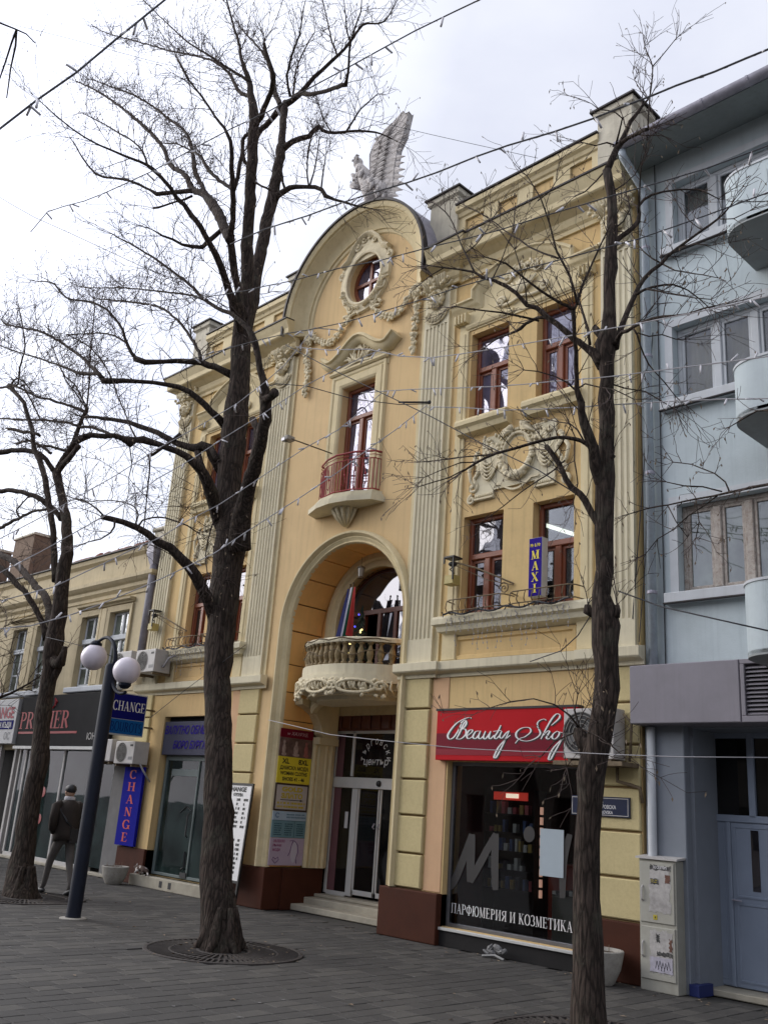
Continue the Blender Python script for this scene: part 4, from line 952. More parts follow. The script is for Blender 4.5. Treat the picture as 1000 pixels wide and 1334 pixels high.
def serif_mb(s, size, o, right, up, wscale=1.0, weight=1.0, thick=.004, vert=False, gap=1.25):
    m = MB(); o = Vector(o); right = Vector(right).normalized(); up = Vector(up).normalized(); n = right.cross(up).normalized(); x0 = 0.0; y0 = 0.0; lay = 0
    for ch in s:
        wd, st = G[ch]
        def put(L_, R_, k):
            q = len(L_); vs = []
            for a in L_+R_:
                X_ = (x0+a.x*wscale)*size-(wd*wscale*size/2 if vert else 0); vs.append(o+right*X_+up*((y0+a.y)*size)+n*(thick+.0004*k))
            m.add(vs, [(i, i+1, q+i+1, q+i) for i in range(q-1)])
        for k, t in enumerate(st):
            if t[0] == 's':
                _, x, a, b, sf, w_ = t; w_ *= weight
                put([Vector((x-w_/2, b)), Vector((x-w_/2, a))], [Vector((x+w_/2, b)), Vector((x+w_/2, a))], k)
                if sf:
                    for yy in (a+.02, b-.02): put([Vector((x-w_*1.1, yy+.022)), Vector((x+w_*1.1, yy+.022))], [Vector((x-w_*1.1, yy-.022)), Vector((x+w_*1.1, yy-.022))], k+.5)
            elif t[0] == 'p':
                w_ = t[2]*weight; put(*ribbon2(t[1], lambda d, u: w_), k)
            else: put(*ribbon2(t[1], lambda d, u: (TN+(TK-TN)*abs(d.y)**1.3)*weight), k)
        if vert: y0 -= gap
        else: x0 += wd*wscale+.06
    return m
def bars(o, right, up, w_, h, rows, seed, fill=.8, thick=.004, rh=.5):
    """lines of print too small to read"""
    rnd = random.Random(seed); m = MB(); o = Vector(o); right = Vector(right); up = Vector(up); n = right.cross(up).normalized()*thick
    for r in range(rows):
        y = h*(1-(r+.75)/rows); x = 0; hh = h/rows*rh
        while x < w_*fill:
            ww = rnd.uniform(.3, 1.3)*hh*1.4
            if x+ww > w_: break
            p = o+right*x+up*y+n; m.add([p, p+right*ww, p+right*ww+up*hh, p+up*hh], [(0, 1, 2, 3)]); x += ww+hh*rnd.choice((.25, .3, .9))
    return m
XR, ZU = (1, 0, 0), (0, 0, 1)
# ================================================================= signs of the beauty shop
S1 = thing('shop_sign', (-8.2, 0, 2.77), 'long red fascia sign with white script lettering Beauty Shop', 'sign')
m = MB(); m.box(-9.35, -6.95, -.12, -.002, 2.43, 3.12); obj('sign_board', m, M['red'], S1, bevel=.004)
m = MB(); m.box(-9.345, -6.955, -.1235, -.12, 2.58, 2.80); obj('print_band', m, M['darkred'], S1)
m = MB(); m.box(-9.37, -6.93, -.13, .0, 3.12, 3.15); obj('sign_cap', m, M['sheet'], S1)
m = MB(); m.box(-9.345, -6.955, -.1235, -.12, 2.50, 2.58); obj('print_line', m, mat('red_dark_line', (.23, .006, .02), .3, 0), S1)
STR = [
 [(222,178),(205,174),(175,182),(125,210),(85,255),(66,292),(78,314),(105,302),(135,258),(160,205),(178,190)],
 [(180,195),(160,235),(140,280),(122,312)], [(150,208),(180,190),(186,215),(165,245),(146,252)], [(146,252),(180,250),(184,282),(152,312),(120,312)],
 [(195,292),(222,270),(226,255),(206,258),(190,285),(196,310),(215,306),(238,288)],
 [(272,262),(248,266),(230,298),(244,312),(266,290),(280,260)], [(280,260),(266,298),(278,312),(304,288)],
 [(312,262),(298,300),(310,313),(334,285),(346,262)], [(346,262),(334,300),(345,312),(368,288)],
 [(412,224),(390,270),(370,300),(382,312),(408,286)], [(362,264),(414,258)],
 [(418,262),(404,296),(418,308),(446,275),(462,262)], [(466,260),(430,340),(392,415),(377,436),(368,428),(395,370),(440,318),(474,288)],
 [(708,192),(690,184),(660,196),(648,220),(660,250),(668,280),(640,308),(590,326),(545,322),(513,300),(515,268),(550,242),(595,240),(606,266),(570,298),(532,312),(505,342)],
 [(796,156),(775,150),(745,180),(712,235),(672,314)], [(796,156),(790,180),(740,225)], [(688,290),(716,262),(728,268),(708,304),(722,313),(746,290)],
 [(778,262),(752,282),(746,306),(762,314),(784,296),(792,272),(776,262)], [(790,268),(812,272)],
 [(838,258),(800,330),(755,410),(735,446),(722,440),(748,380),(800,322),(850,270)], [(838,262),(866,262),(868,290),(842,312),(822,308)],
 [(866,300),(900,270),(930,262)]]
def smooth_pl(p, k=5):
    P = [Vector(q) for q in p]; out = []
    for i in range(len(P)-1):
        a, b, c, d = P[max(i-1, 0)], P[i], P[i+1], P[min(i+2, len(P)-1)]
        for t in range(k):
            u = t/k; out.append(.5*((2*b)+(-a+c)*u+(2*a-5*b+4*c-d)*u*u+(-a+3*b-3*c+d)*u**3))
    out.append(P[-1]); return out
def sign_pt(x, y): p = at(570+x/5, 900+y/5, -.12); return (p.x, p.z)
for nm_, mt, off, gx, yb in (('letter_shadow', 'blackprint', .012, 1.55, -.1245), ('letter', 'white', 0, 1.0, -.1265)):
    for i_, s in enumerate(STR):
        m = MB(); q = smooth_pl([(a, -b) for a, b in s])
        L_, R_ = ribbon2(q, lambda d, u: (3.2+9.5*max(0, abs(d.y))**1.5*(.35+.65*sin(pi*min(1, max(0, u)))))*gx)
        vs = [(sign_pt(a.x, -a.y)[0]+off, yb-.0003*i_*(.1), sign_pt(a.x, -a.y)[1]-off) for a in L_+R_]; n_ = len(L_)
        m.add(vs, [(i, i+1, n_+i+1, n_+i) for i in range(n_-1)])
        if nm_ == 'letter': obj('letter', m, M[mt], S1)
        else: obj('letter_shadow', m, M[mt], S1)
# shop window and its interior
SW = thing('shop_window', (-8.1, 0, .24), 'tall dark shop window with grey script film and white serif lettering under the red sign', 'shop window')
m = MB(); f = .05
for a, b, c, d in ((-9.21, -9.16, .24, 2.42), (-7.0, -6.95, .24, 2.42), (-9.16, -7.0, 2.37, 2.42), (-9.16, -7.0, .24, .29)): m.cbox(a, b, .10, .17, c, d, .005)
obj('window_frame', m, mat('grey_steel', (.16, .16, .17), .4, .1, 5, metal=.5), SW)
m = MB(); m.box(-9.17, -6.99, .125, .135, .28, 2.38); obj('pane', m, M['glassshop'], SW)
m = MB(); m.cbox(-9.30, -6.93, -.05, .12, .20, .235, .004); obj('sill', m, M['alu'], SW)
m = MB(); m.cbox(-9.28, -6.95, -.02, .12, 0, .20, .004); obj('kick_panel', m, M['interiorblack'], SW)
obj('lettering', serif_mb('ПАРФЮМЕРИЯ И КОЗМЕТИКА', .125, (-9.13, .122, .42), XR, ZU, .80, .95), M['white'], SW)
mfilm = mat('grey_window_film', (.065, .062, .060), .7, .06, spec=.1)
def film(pts, w_, y=.119, sc=6.25, ox=580, oy=1010):
    m = MB(); q = smooth_pl([(ox+a/sc, -(oy+b/sc)) for a, b in pts], 5); L_, R_ = ribbon2(q, lambda d, u: w_/sc*(.75+.25*sin(pi*u)))
    vs = [tuple(at(a.x, -a.y, y)) for a in L_+R_]; n_ = len(L_); m.add(vs, [(i, i+1, n_+i+1, n_+i) for i in range(n_-1)]); return m
for k, (pt, w_) in enumerate((([(5, 925), (60, 880), (130, 720), (215, 480)], 62), ([(215, 480), (205, 680), (200, 870)], 66), ([(200, 870), (300, 680), (410, 475)], 62), ([(410, 475), (400, 700), (405, 935)], 62),
                              ([(660, 640), (620, 800), (640, 960)], 40), ([(1010, 480), (960, 700), (950, 1000)], 60))):
    if k == 4: continue
    obj('window_film', film(pt, w_, .119-.0006*k), mfilm, SW)
m = MB(); m.add([tuple(at(580+(680+46*cos(a*pi/9))/6.25, 1010+(480+66*sin(a*pi/9))/6.25, .119)) for a in range(18)], [tuple(range(18))]); obj('window_film', m, mfilm, SW)
m = MB(); p = at(703, 1079, .10); q = at(732, 1144, .10); m.box(p.x, q.x+.01, .105, .112, q.z, p.z); obj('poster', m, mat('pale_blue_poster', (.36, .42, .46), .5, .05, 2), SW)
IN = thing('shop_interior', (-8, 2, 0), 'dim red and black shop interior with lit shelves behind the dark glass', 'shop interior', kind='structure')
m = MB(); m.box(-9.35, -6.85, 2.4, 2.5, .1, 2.6); m.box(-9.45, -9.35, .33, 2.5, .1, 2.6); m.box(-6.85, -6.75, .33, 2.5, .1, 2.6); obj('room_wall', m, mat('shop_red_wall', (.10, .012, .012), .8, .25, 3), IN)
m = MB(); m.box(-9.4, -6.8, .33, 2.5, .1, .14); m.box(-9.4, -6.8, .33, 2.5, 2.5, 2.6); obj('room_floor', m, M['interiorblack'], IN)
rnd = random.Random(4)
pm = [mat('product_'+n, c, .35, .1, 20) for n, c in (('white', (.5, .5, .5)), ('gold', (.35, .25, .08)), ('blue', (.05, .09, .22)), ('pink', (.45, .12, .14)), ('dark', (.04, .04, .05)))]
SHf = thing('display_shelf', (-8.7, 1.0, .14), 'tall shop shelf of small cosmetics boxes with lit red header', 'shelf')
m = MB()
for z in (.75, 1.0, 1.25, 1.5, 1.75): m.box(-9.1, -8.25, .75, 1.0, z, z+.015)
m.box(-9.12, -9.10, .75, 1.02, .14, 2.1); m.box(-8.25, -8.22, .75, 1.02, .14, 2.1); m.box(-9.12, -8.22, 1.0, 1.02, .14, 2.1); obj('shelf_frame', m, M['interiorblack'], SHf)
for z in (.765, 1.015, 1.265, 1.515, 1.765):
    x = -9.06
    while x < -8.32:
        if rnd.random() < .85:
            w_ = rnd.uniform(.03, .07); h = rnd.uniform(.06, .18); m = MB(); m.box(x, x+w_, .80, .88, z, z+h); obj('box', m, rnd.choice(pm), SHf); x += w_
        x += rnd.uniform(.02, .07)
m = MB(); m.box(-8.95, -8.35, .74, .76, 1.95, 2.06); obj('lit_header', m, emis('lit_red_header', (.8, .06, .04), .30), SHf)
m = MB(); m.box(-8.72, -8.5, .73, .739, 1.98, 2.04); obj('lit_header', m, emis('lit_white_header', (1, .8, .65), .9), SHf)
m = MB(); 
for k_ in range(9): m.box(-8.17, -8.14, .80, .84, .70+.135*k_, .80+.135*k_)
obj('lit_strip', m, emis('lit_pink_strip', (1, .55, .42), .35), SHf)
CT = thing('shop_counter', (-7.8, 1.2, .14), 'low dark red counter standing inside the beauty shop', 'counter')
m = MB(); m.cbox(-8.1, -7.5, .9, 1.5, .14, 1.15, .02); obj('counter_body', m, mat('counter_red', (.17, .02, .01), .5, .1), CT)
m = MB(); m.cbox(-7.75, -7.1, .5, .9, .14, .80, .02); obj('display_case', m, mat('case_grey', (.10, .10, .09), .4, .1), CT)
for k in range(9):
    m = MB(); x = -7.72+.065*k; m.box(x, x+.05, .48, .6, .80, .80+rnd.uniform(.02, .07)); obj('box', m, rnd.choice(pm), CT)
# crumpled bag below the window
m = MB(); rnd = random.Random(12)
for s in (-1, 1):
    for k in range(5): m.blob((-8.12+s*rnd.uniform(.03, .15), -.16, .05+rnd.uniform(0, .10)), (rnd.uniform(.03, .09), .03, rnd.uniform(.02, .05)), 6, 4, Matrix.Rotation(rnd.uniform(-1, 1), 3, 'Y'))
m.tube([(-8.3, -.2, .01), (-8.12, -.17, .04), (-7.95, -.2, .01)], .02, 5)
tag(obj('crumpled_bag', m, mat('grey_plastic_film', (.12, .12, .12), .4, .3, 20), smooth=False), 'crumpled grey plastic lying on the pavement under the shop window', 'litter')

# ================================================================= blue vertical MAXI sign
S2 = thing('vertical_sign', (-7.7, -.1, 5.1), 'narrow upright purple box sign with yellow MAXI letters between two windows', 'sign')
a = at(689, 702, -.16); b = at(704.5, 702, -.16); c = at(686, 778, -.16)
x0, x1, z0, z1 = a.x, b.x+.02, c.z, a.z
m = MB(); m.cbox(x0, x1, -.16, -.03, z0, z1, .004); obj('sign_box', m, M['alu'], S2)
m = MB(); m.box(x0+.005, x1-.005, -.163, -.160, z0+.005, z1-.005); obj('sign_face', m, M['pur'], S2)
cx_ = (x0+x1)/2
obj('lettering', serif_mb('MAXI', .125, (cx_, -.163, z1-.31), XR, ZU, 1.05, 1.5, vert=True, gap=1.28), M['yellow'], S2)
obj('small_lettering', text_mb('Mr & Mr', .05, (cx_, -.163, z1-.13), XR, ZU, .003, bold=.02, align='CENTER', sx_=.72), M['yellow'], S2)
m = MB(); m.tube([(x0-.06, -.05, z1-.22), (x0+.02, -.08, z1-.22)], .015, 6); m.tube([(x0-.06, -.05, z0+.18), (x0+.02, -.08, z0+.18)], .015, 6); obj('sign_bracket', m, M['alu'], S2)
# ================================================================= street name plate
S3 = thing('street_sign', (-6.6, 0, 1.9), 'dark blue enamel street name plate on the pale yellow pier', 'sign')
m = MB(); m.cbox(-7.06, -6.235, -.075, -.048, 1.80, 2.035, .006); obj('plate', m, mat('navy_enamel', (.012, .018, .05), .3, .1, 4, spec=.6), S3)
m = MB(); m.sweep([(-7.045, 1.815), (-6.25, 1.815), (-6.25, 2.02), (-7.045, 2.02)], [(0, 0), (0, .003), (.008, .003), (.008, 0)], closed=True, y0=-.075); obj('plate_border', m, M['acrilic'], S3)
for s, z, h in (('улица', 1.955, .035), ('АЛЕКСАНДРОВСКА', 1.895, .042), ('ALEKSANDROVSKA', 1.835, .038)):
    obj('lettering', text_mb(s, h, (-6.65, -.0755, z), XR, ZU, .002, sx_=.82, bold=.01, align='CENTER'), M['white'], S3)
# ================================================================= posters on the niche reveal (plane facing +X)
PO = thing('poster_column', (-13.09, .38, .7), 'stacked advertising panels in red, yellow, blue and pink on the niche side wall', 'poster')
RY = (0, 1, 0); xp = AX-R0+.012
def panel(y0, y1, z0, z1, mt, nm_='poster', o=0):
    m = MB(); m.box(xp, xp+.012+o, y0, y1, z0, z1); return obj(nm_, m, mt, PO)
panel(.0, .74, 2.78, 2.93, M['darkred']); panel(.0, .74, 2.46, 2.778, mat('brown_photo_print', (.13, .075, .06), .5, .5, 9))
panel(.0, .74, 2.02, 2.458, M['yellow']); panel(.0, .74, 1.562, 2.012, mat('dark_frame_print', (.05, .03, .02), .5, .1)); panel(.03, .71, 1.59, 1.985, mat('pinkish_print', (.45, .40, .37), .5, .05), o=.003)
panel(.0, .74, 1.41, 1.557, mat('pale_cyan_print', (.33, .42, .50), .5, .05)); panel(.0, .74, 1.13, 1.405, mat('teal_print', (.14, .25, .28), .5, .08)); panel(.0, .74, .69, 1.125, mat('lilac_print', (.42, .34, .42), .5, .05))
xt = xp+.012
def ptxt(s, h, y, z, mt, sx_=1, bold=.03, o=0, shear=0, nm_='lettering'): obj(nm_, text_mb(s, h, (xt+o, y, z), RY, ZU, .003, sx_=sx_, bold=bold, align='CENTER', shear=shear), M[mt] if isinstance(mt, str) else mt, PO)
ptxt('w ХАУРХБ.', .06, .38, 2.825, mat('pink_white_print', (.6, .4, .4), .5, 0), 1.15, .0, shear=.3)
for y, w_ in ((.10, .10), (.37, .14), (.60, .12)):       # three standing figures of the fashion photo
    m = MB(); m.blob((xt+.002, y, 2.70), (.004, .028, .035), 8, 5); m.blob((xt+.002, y, 2.58), (.004, w_*.4, .10), 8, 5); m.blob((xt+.002, y+.01, 2.50), (.003, w_*.55, .03), 8, 5)
    obj('photo_figure', m, mat('photo_skin', (.36, .26, .22), .6, .3, 18) if y < .5 else mat('photo_coral', (.34, .12, .10), .6, .3, 18), PO)
ptxt('XL', .085, .17, 2.345, 'blackprint', 1.1); ptxt('8XL', .085, .56, 2.345, 'blackprint', 1.1)
ptxt('ДАМСКА МОДА', .062, .37, 2.245, 'blackprint', .95); ptxt('WOMAN CLOTHS', .062, .37, 2.155, 'blackprint', .86); ptxt('SHOES 41 - 46', .062, .37, 2.06, 'blackprint', .95)
gm = mat('gold_letter', (.50, .38, .03), .4, 0)
ptxt('GOLD', .075, .37, 1.885, gm, 1.6, .06, .003); ptxt('ЗЛАТО', .075, .37, 1.775, gm, 1.35, .06, .003)
m = MB(); m.box(xt+.003, xt+.007, .12, .58, 1.738, 1.748); m.add([(xt+.006, .56, 1.725), (xt+.006, .63, 1.743), (xt+.006, .56, 1.761)], [(0, 1, 2)]); obj('arrow', m, M['blackprint'], PO)
obj('small_print', bars((xt+.003, .06, 1.60), RY, ZU, .62, .12, 2, 5, .98, rh=.55), gm, PO)
obj('small_print', bars((xt, .30, 1.44), RY, ZU, .42, .09, 2, 6, .98), mat('grey_print', (.12, .2, .25), .5, 0), PO)
m = MB(); m.tube([(xt+.003, .10+.04*cos(a*.5), 1.49+.035*sin(a*.5)) for a in range(1, 12)], .006, 5); obj('logo', m, mat('blue_logo', (.02, .10, .22), .5, 0), PO)
tb = mat('teal_dark', (.03, .08, .10), .5, 0)
for y in (.05, .28, .54): obj('small_print', bars((xt, y, 1.16), RY, ZU, .17, .21, 6, int(y*100), .95), tb, PO)
m = MB(); m.box(xt, xt+.003, .49, .496, 1.14, 1.40); m.box(xt, xt+.003, 0, .74, 1.403, 1.41); obj('rule', m, tb, PO)
mg = mat('magenta_print', (.25, .01, .10), .5, 0)
for s, z in (('ОБЛЕКЛО', 1.055), ('РЪЧНИ', .985), ('МОДИ', .915)): obj('lettering', text_mb(s, .042, (xt, .06, z), RY, ZU, .003, bold=.02, sx_=.9), mg, PO)
m = MB(); dk = [(.52, 1.09), (.60, 1.02), (.62, .90), (.58, .80), (.60, .72)]
for p in (dk, [(.50, 1.09), (.46, 1.0), (.44, .90), (.40, .84)], [(.42, 1.08), (.50, 1.10), (.47, 1.03)]): m.tube([(xt+.004, a, b) for a, b in p], .005, 5)
m.tube([(xt+.004, .14, .72), (xt+.004, .07, .78), (xt+.004, .09, .82), (xt+.004, .14, .79), (xt+.004, .19, .82), (xt+.004, .21, .78), (xt+.004, .14, .72)], .005, 5)
obj('drawing', m, mat('violet_line', (.12, .05, .16), .5, 0), PO)
m = MB(); m.blob((xt, .53, .90), (.003, .07, .17), 10, 6); obj('drawing', m, mat('pale_dress', (.50, .46, .52), .5, 0), PO)

# ================================================================= exchange shop on the left wing
EX = thing('exchange_shopfront', (-15.7, .1, .2), 'glass exchange office shopfront with grey fascia and blue italic Cyrillic lettering', 'shopfront')
m = MB(); m.cbox(-16.83, -14.65, .02, .12, 2.44, 3.08, .006); obj('fascia', m, mat('grey_lilac_panel', (.075, .075, .105), .7, .06, 3, spec=.1), EX)
m = MB(); m.box(-16.84, -14.64, .13, .25, 3.08, 3.18); obj('dark_gap', m, M['interiorblack'], EX)
obj('lettering', text_mb('ВАЛУТНО ОБМЕННО', .16, (-16.80, .016, 2.84), XR, ZU, .004, .25, .015, .80), M['pur'], EX)
obj('lettering', text_mb('БЮРО БУРГАС', .15, (-16.45, .016, 2.56), XR, ZU, .004, .25, .015, .84), M['pur'], EX)
m = MB()
for a, b, c, d in ((-16.82, -16.74, .22, 2.44), (-14.74, -14.66, .22, 2.44), (-16.74, -14.74, 2.34, 2.44), (-16.74, -14.74, .22, .27), (-15.66, -15.62, .27, 2.34), (-16.55, -15.66, 2.05, 2.18)): m.cbox(a, b, .14, .20, c, d, .004)
obj('window_frame', m, mat('green_grey_frame', (.13, .16, .155), .5, .08), EX)
for a, b in ((-16.75, -15.65), (-15.63, -14.73)):
    m = MB(); m.box(a, b, .165, .173, .26, 2.35); obj('pane', m, M['glassgreen'], EX)
m = MB(); m.tube([(-15.72, .13, .95), (-15.72, .08, .98), (-15.72, .08, 1.35), (-15.72, .13, 1.38)], .014, 6); obj('door_handle', m, M['black'], EX)
m = MB(); m.tube([(-15.80, .13, .38), (-15.72, .13, .42), (-15.74, .13, .70)], .02, 5); m.box(-15.82, -15.62, .12, .14, .24, .33); obj('door_hinge', m, M['black'], EX)
for k in range(6):
    m = MB(); m.tube([(-16.25+.03*k, .158, 1.42+.04*sin(k)), (-16.15+.05*k, .158, 1.48-.03*cos(k*2)), (-16.0+.05*k, .158, 1.42)], .010, 5)
obj('decal', m, M['blackprint'], EX)
m = MB(); m.box(-16.7, -14.8, 1.6, 1.65, .3, 2.5); m.box(-16.3, -15.9, .8, 1.0, .3, 1.5); m.box(-15.4, -14.9, .9, 1.3, .3, 1.1); obj('inner_wall', m, mat('office_interior', (.16, .18, .16), .8, .2, 3), EX)
m = MB(); m.cbox(-17.10, -14.62, -.16, .12, 0, .20, .01); st = obj('shop_step', m, M['step'], EX)
for x in (-16.02, -15.72):
    m = MB(); m.box(x, x+.10, -.163, -.158, .05, .16); s_ = obj('step_vent', m, M['black'], st)
# CHANGE box sign projecting from the wall
S4 = thing('projecting_sign', (-17.2, 0, 3.1), 'blue and light blue box sign reading CHANGE, projecting beside the street lamp globes', 'sign')
y0, y1, z0, z1 = -1.045, -.25, 2.76, 3.56
m = MB(); m.box(-17.36, -17.20, y0-.012, y1+.012, z0-.012, z1+.012); obj('sign_box', m, M['alu'], S4, bevel=.006)
m = MB(); m.box(-17.201, -17.195, y0+.01, y1-.01, 3.06, z1-.01); obj('sign_face', m, M['navy'], S4)
m = MB(); m.box(-17.201, -17.195, y0+.01, y1-.01, z0+.01, 3.05); obj('sign_face', m, M['skyblue'], S4)
obj('lettering', serif_mb('CHANGE', .185, (-17.195, y0+.05, 3.22), RY, ZU, .72, 1.15), M['white'], S4)
obj('lettering', serif_mb('EOUBOTS', .18, (-17.195, y0+.05, 2.82), RY, ZU, .66, 1.1) if False else serif_mb('BOUROTS', .18, (-17.195, y0+.05, 2.82), RY, ZU, .62, 1.1), mat('dark_blue_print', (.004, .018, .11), .7, 0, spec=.05), S4)
m = MB(); m.tube([(-17.28, -.25, 3.3), (-17.28, 0, 3.3)], .02, 6); m.tube([(-17.28, -.25, 2.95), (-17.28, 0, 2.95)], .02, 6); obj('sign_bracket', m, M['iron'], S4)
# vertical CHANGE sign
S5 = thing('vertical_sign', (-17.5, -.1, 1.4), 'tall blue board with orange red letters spelling CHANGE downward by the planter', 'sign')
m = MB(); m.box(-17.90, -17.18, -.12, -.06, .67, 2.18); obj('sign_board', m, mat('royal_blue_board', (.010, .012, .24), .7, .06, spec=.05), S5, bevel=.004)
obj('lettering', serif_mb('CHANGE', .165, (-17.54, -.121, 1.95), XR, ZU, 1.9, 1.2, vert=True, gap=1.46), mat('orange_red_print', (.50, .05, .02), .5, 0), S5)
# exchange rate board
S6 = thing('rate_board', (-13.9, -.3, 0), 'tall white currency rate board with black frame leaning on the left pier', 'notice board')
m = MB()
tilt = .10
def bq(u, z): return (-14.28+u, -.28+tilt*(z-.35)/1.6, z)
def bbox(u0, u1, z0, z1, d0, d1):
    vs = [(bq(u, z)[0], bq(u, z)[1]+d, z) for d in (d0, d1) for u, z in ((u0, z0), (u1, z0), (u1, z1), (u0, z1))]
    q = MB(); q.add(vs, [(0, 1, 2, 3), (7, 6, 5, 4), (0, 4, 5, 1), (1, 5, 6, 2), (2, 6, 7, 3), (3, 7, 4, 0)]); return q
obj('panel', bbox(.03, .79, .40, 1.93, 0, .02), M['white'], S6)
for a in ((0, .03, .36, 1.97), (.79, .82, .36, 1.97), (.03, .79, 1.93, 1.97), (.03, .79, .36, .40), (.0, .04, 0, .36), (.78, .82, 0, .36)): obj('frame_bar', bbox(*a, -.008, .028), M['blackprint'], S6)
upv = Vector((0, tilt/1.6, 1)).normalized()
obj('lettering', text_mb('CHANGE', .075, (*bq(.12, 1.83)[:2], 1.83), XR, upv, .004, bold=.04, sx_=1.25), M['blackprint'], S6)
obj('lettering', text_mb('КУПУВА', .05, (*bq(.30, 1.75)[:2], 1.75), XR, upv, .004, bold=.04), M['blackprint'], S6)
for k in range(17):
    z = 1.66-.073*k
    if 6 < k < 9: continue
    for u, w_ in ((.10, .16), (.42, .12), (.62, .12)):
        if k > 9 and u > .5: u = .58
        obj('small_print', bars((*bq(u, z)[:2], z), XR, upv, w_, .045, 1, k*7+int(u*10), .9, .004, .9), M['blackprint'], S6)
# ================================================================= air conditioners
def ac_unit(name, x0, x1, y0, y1, z0, z1, label, fan_u=.36, brand=True):
    T = thing(name, ((x0+x1)/2, y1, z0), label, 'air conditioner', 'air conditioning units on the wall')
    m = MB(); m.box(x0, x1, y0, y1, z0, z1); obj('casing', m, M['acrilic'], T, bevel=.012)
    fx, fz, r = x0+(x1-x0)*fan_u, (z0+z1)/2, (z1-z0)*.42
    m = MB(); m.add([(fx+r*cos(a*pi/12), y0-.002, fz+r*sin(a*pi/12)) for a in range(24)], [tuple(range(24))]); obj('fan_opening', m, M['black'], T)
    m = MB()
    for q in (.25, .45, .65, .85, 1.0): m.sweep([(fx+r*q*cos(a*pi/12), fz+r*q*sin(a*pi/12)) for a in range(24)], [(0, -y0+.006), (0, -y0+.014), (-.008, -y0+.014), (-.008, -y0+.006)], closed=True)
    for a in range(8): m.tube([(fx, y0-.012, fz), (fx+r*cos(a*pi/4), y0-.012, fz+r*sin(a*pi/4))], .004, 4)
    obj('fan_grille', m, mat('grille_grey', (.20, .19, .17), .5, .1), T)
    m = MB()
    for a in range(4):
        c0 = a*pi/2; m.add([(fx, y0+.001-.004, fz), (fx+r*.85*cos(c0), y0-.005, fz+r*.85*sin(c0)), (fx+r*.85*cos(c0+.8), y0-.004, fz+r*.85*sin(c0+.8))], [(0, 1, 2)])
    obj('fan_blade', m, mat('blade_grey', (.12, .12, .12), .5, .1), T)
    if brand:
        m = MB(); m.box(x1-(x1-x0)*.22, x1-(x1-x0)*.08, y0-.004, y0-.001, z1-.10, z1-.06); obj('badge', m, M['blackprint'], T)
        m = MB(); m.box(x1-(x1-x0)*.26, x1-(x1-x0)*.06, y0-.004, y0-.001, z0+.08, z0+.14); obj('label_plate', m, mat('badge_grey', (.2, .2, .2), .5, 0), T)
    m = MB(); m.box(x0+.05, x0+.09, y0+.02, 0, z0-.05, z0); m.box(x1-.09, x1-.05, y0+.02, 0, z0-.05, z0); obj('bracket', m, M['iron'], T)
    return T
ac_unit('air_conditioner', -7.00, -6.28, -.34, -.08, 2.46, 3.07, 'white wall air conditioner behind the right tree trunk beside the red sign')
ac_unit('air_conditioner', -17.46, -16.72, -.50, -.12, 4.02, 4.48, 'old beige air conditioner with pipe, right unit of the pair above the lamp globes')
ac_unit('air_conditioner', -18.42, -17.66, -.50, -.12, 4.05, 4.50, 'beige air conditioner mostly behind the right lamp globe', brand=False)
ac_unit('air_conditioner', -17.88, -17.14, -.42, -.08, 2.22, 2.66, 'white air conditioner right under the projecting CHANGE sign')
ac_unit('air_conditioner', -18.75, -18.05, -.42, -.08, 2.26, 2.70, 'pale air conditioner half hidden by the lamp post', brand=False)
m = MB(); m.tube([(-16.70, -.3, 4.15), (-16.60, -.34, 4.12), (-16.52, -.30, 4.3), (-16.48, -.2, 4.36), (-16.46, -.02, 4.36)], .022, 8)
tag(obj('pipe', m, M['cablewhite'], smooth=True), 'white insulated hose looping from the upper air conditioner into the wall', 'pipe')
m = MB(); m.tube([(-17.16, -.25, 2.25), (-17.05, -.2, 2.1), (-17.0, -.05, 1.9)], .018, 6)
tag(obj('pipe', m, M['cablewhite'], smooth=True), 'short pale hose below the lower air conditioner', 'pipe')
m = MB(); m.box(-7.1, -6.12, -.42, -.02, 2.38, 2.43); tag(obj('shelf_bracket', m, M['iron']), 'rusty steel shelf carrying the air conditioner beside the right tree', 'bracket')
m = MB(); m.tube([(-6.38, -.1, 2.38), (-6.38, -.1, 2.22), (-6.2, -.1, 2.18), (-6.1, -.06, 2.15), (-6.08, -.04, 1.98)], .022, 8); m.tube([(-6.2, -.25, 3.0), (-6.12, -.2, 2.9), (-6.16, -.15, 2.7), (-6.2, -.12, 2.45)], .018, 6)
tag(obj('pipe', m, M['iron'], smooth=True), 'rusty bent pipe under the air conditioner shelf', 'pipe')
# ================================================================= cat & planters
def planter(name, x, y, r, h, label):
    T = thing(name, (x, y, 0), label, 'planter', 'round concrete bowl planters')
    m = MB(); m.lathe((x, y, 0), [(0, 0), (r*.55, 0), (r*.62, .02), (r*.86, h*.45), (r*.97, h*.85), (r, h-.01), (r*.97, h), (r*.88, h), (r*.84, h*.88)], 28); obj('bowl', m, M['pedgrey'], T, auto=40)
    m = MB(); m.lathe((x, y, 0), [(0, h*.9), (r*.85, h*.9)], 20); s_ = obj('soil', m, M['soil'], T)
    m = MB(); rnd = random.Random(int(abs(x)*100))
    for k in range(14):
        a = rnd.uniform(0, 6.28); q = rnd.uniform(0, r*.7); m.tube([(x+q*cos(a), y+q*sin(a), h*.88), (x+q*cos(a)+rnd.uniform(-.03, .03), y+q*sin(a), h*.9+rnd.uniform(.02, .10))], [.006, .003], 4)
    obj('dead_stems', m, M['pod'], T, kind='stuff'); return T
planter('bowl_planter', -6.46, -.38, .28, .36, 'concrete bowl planter against the right pier beside the electric cabinet')
planter('bowl_planter', -17.13, -.46, .26, .32, 'concrete bowl planter by the step of the exchange shop')
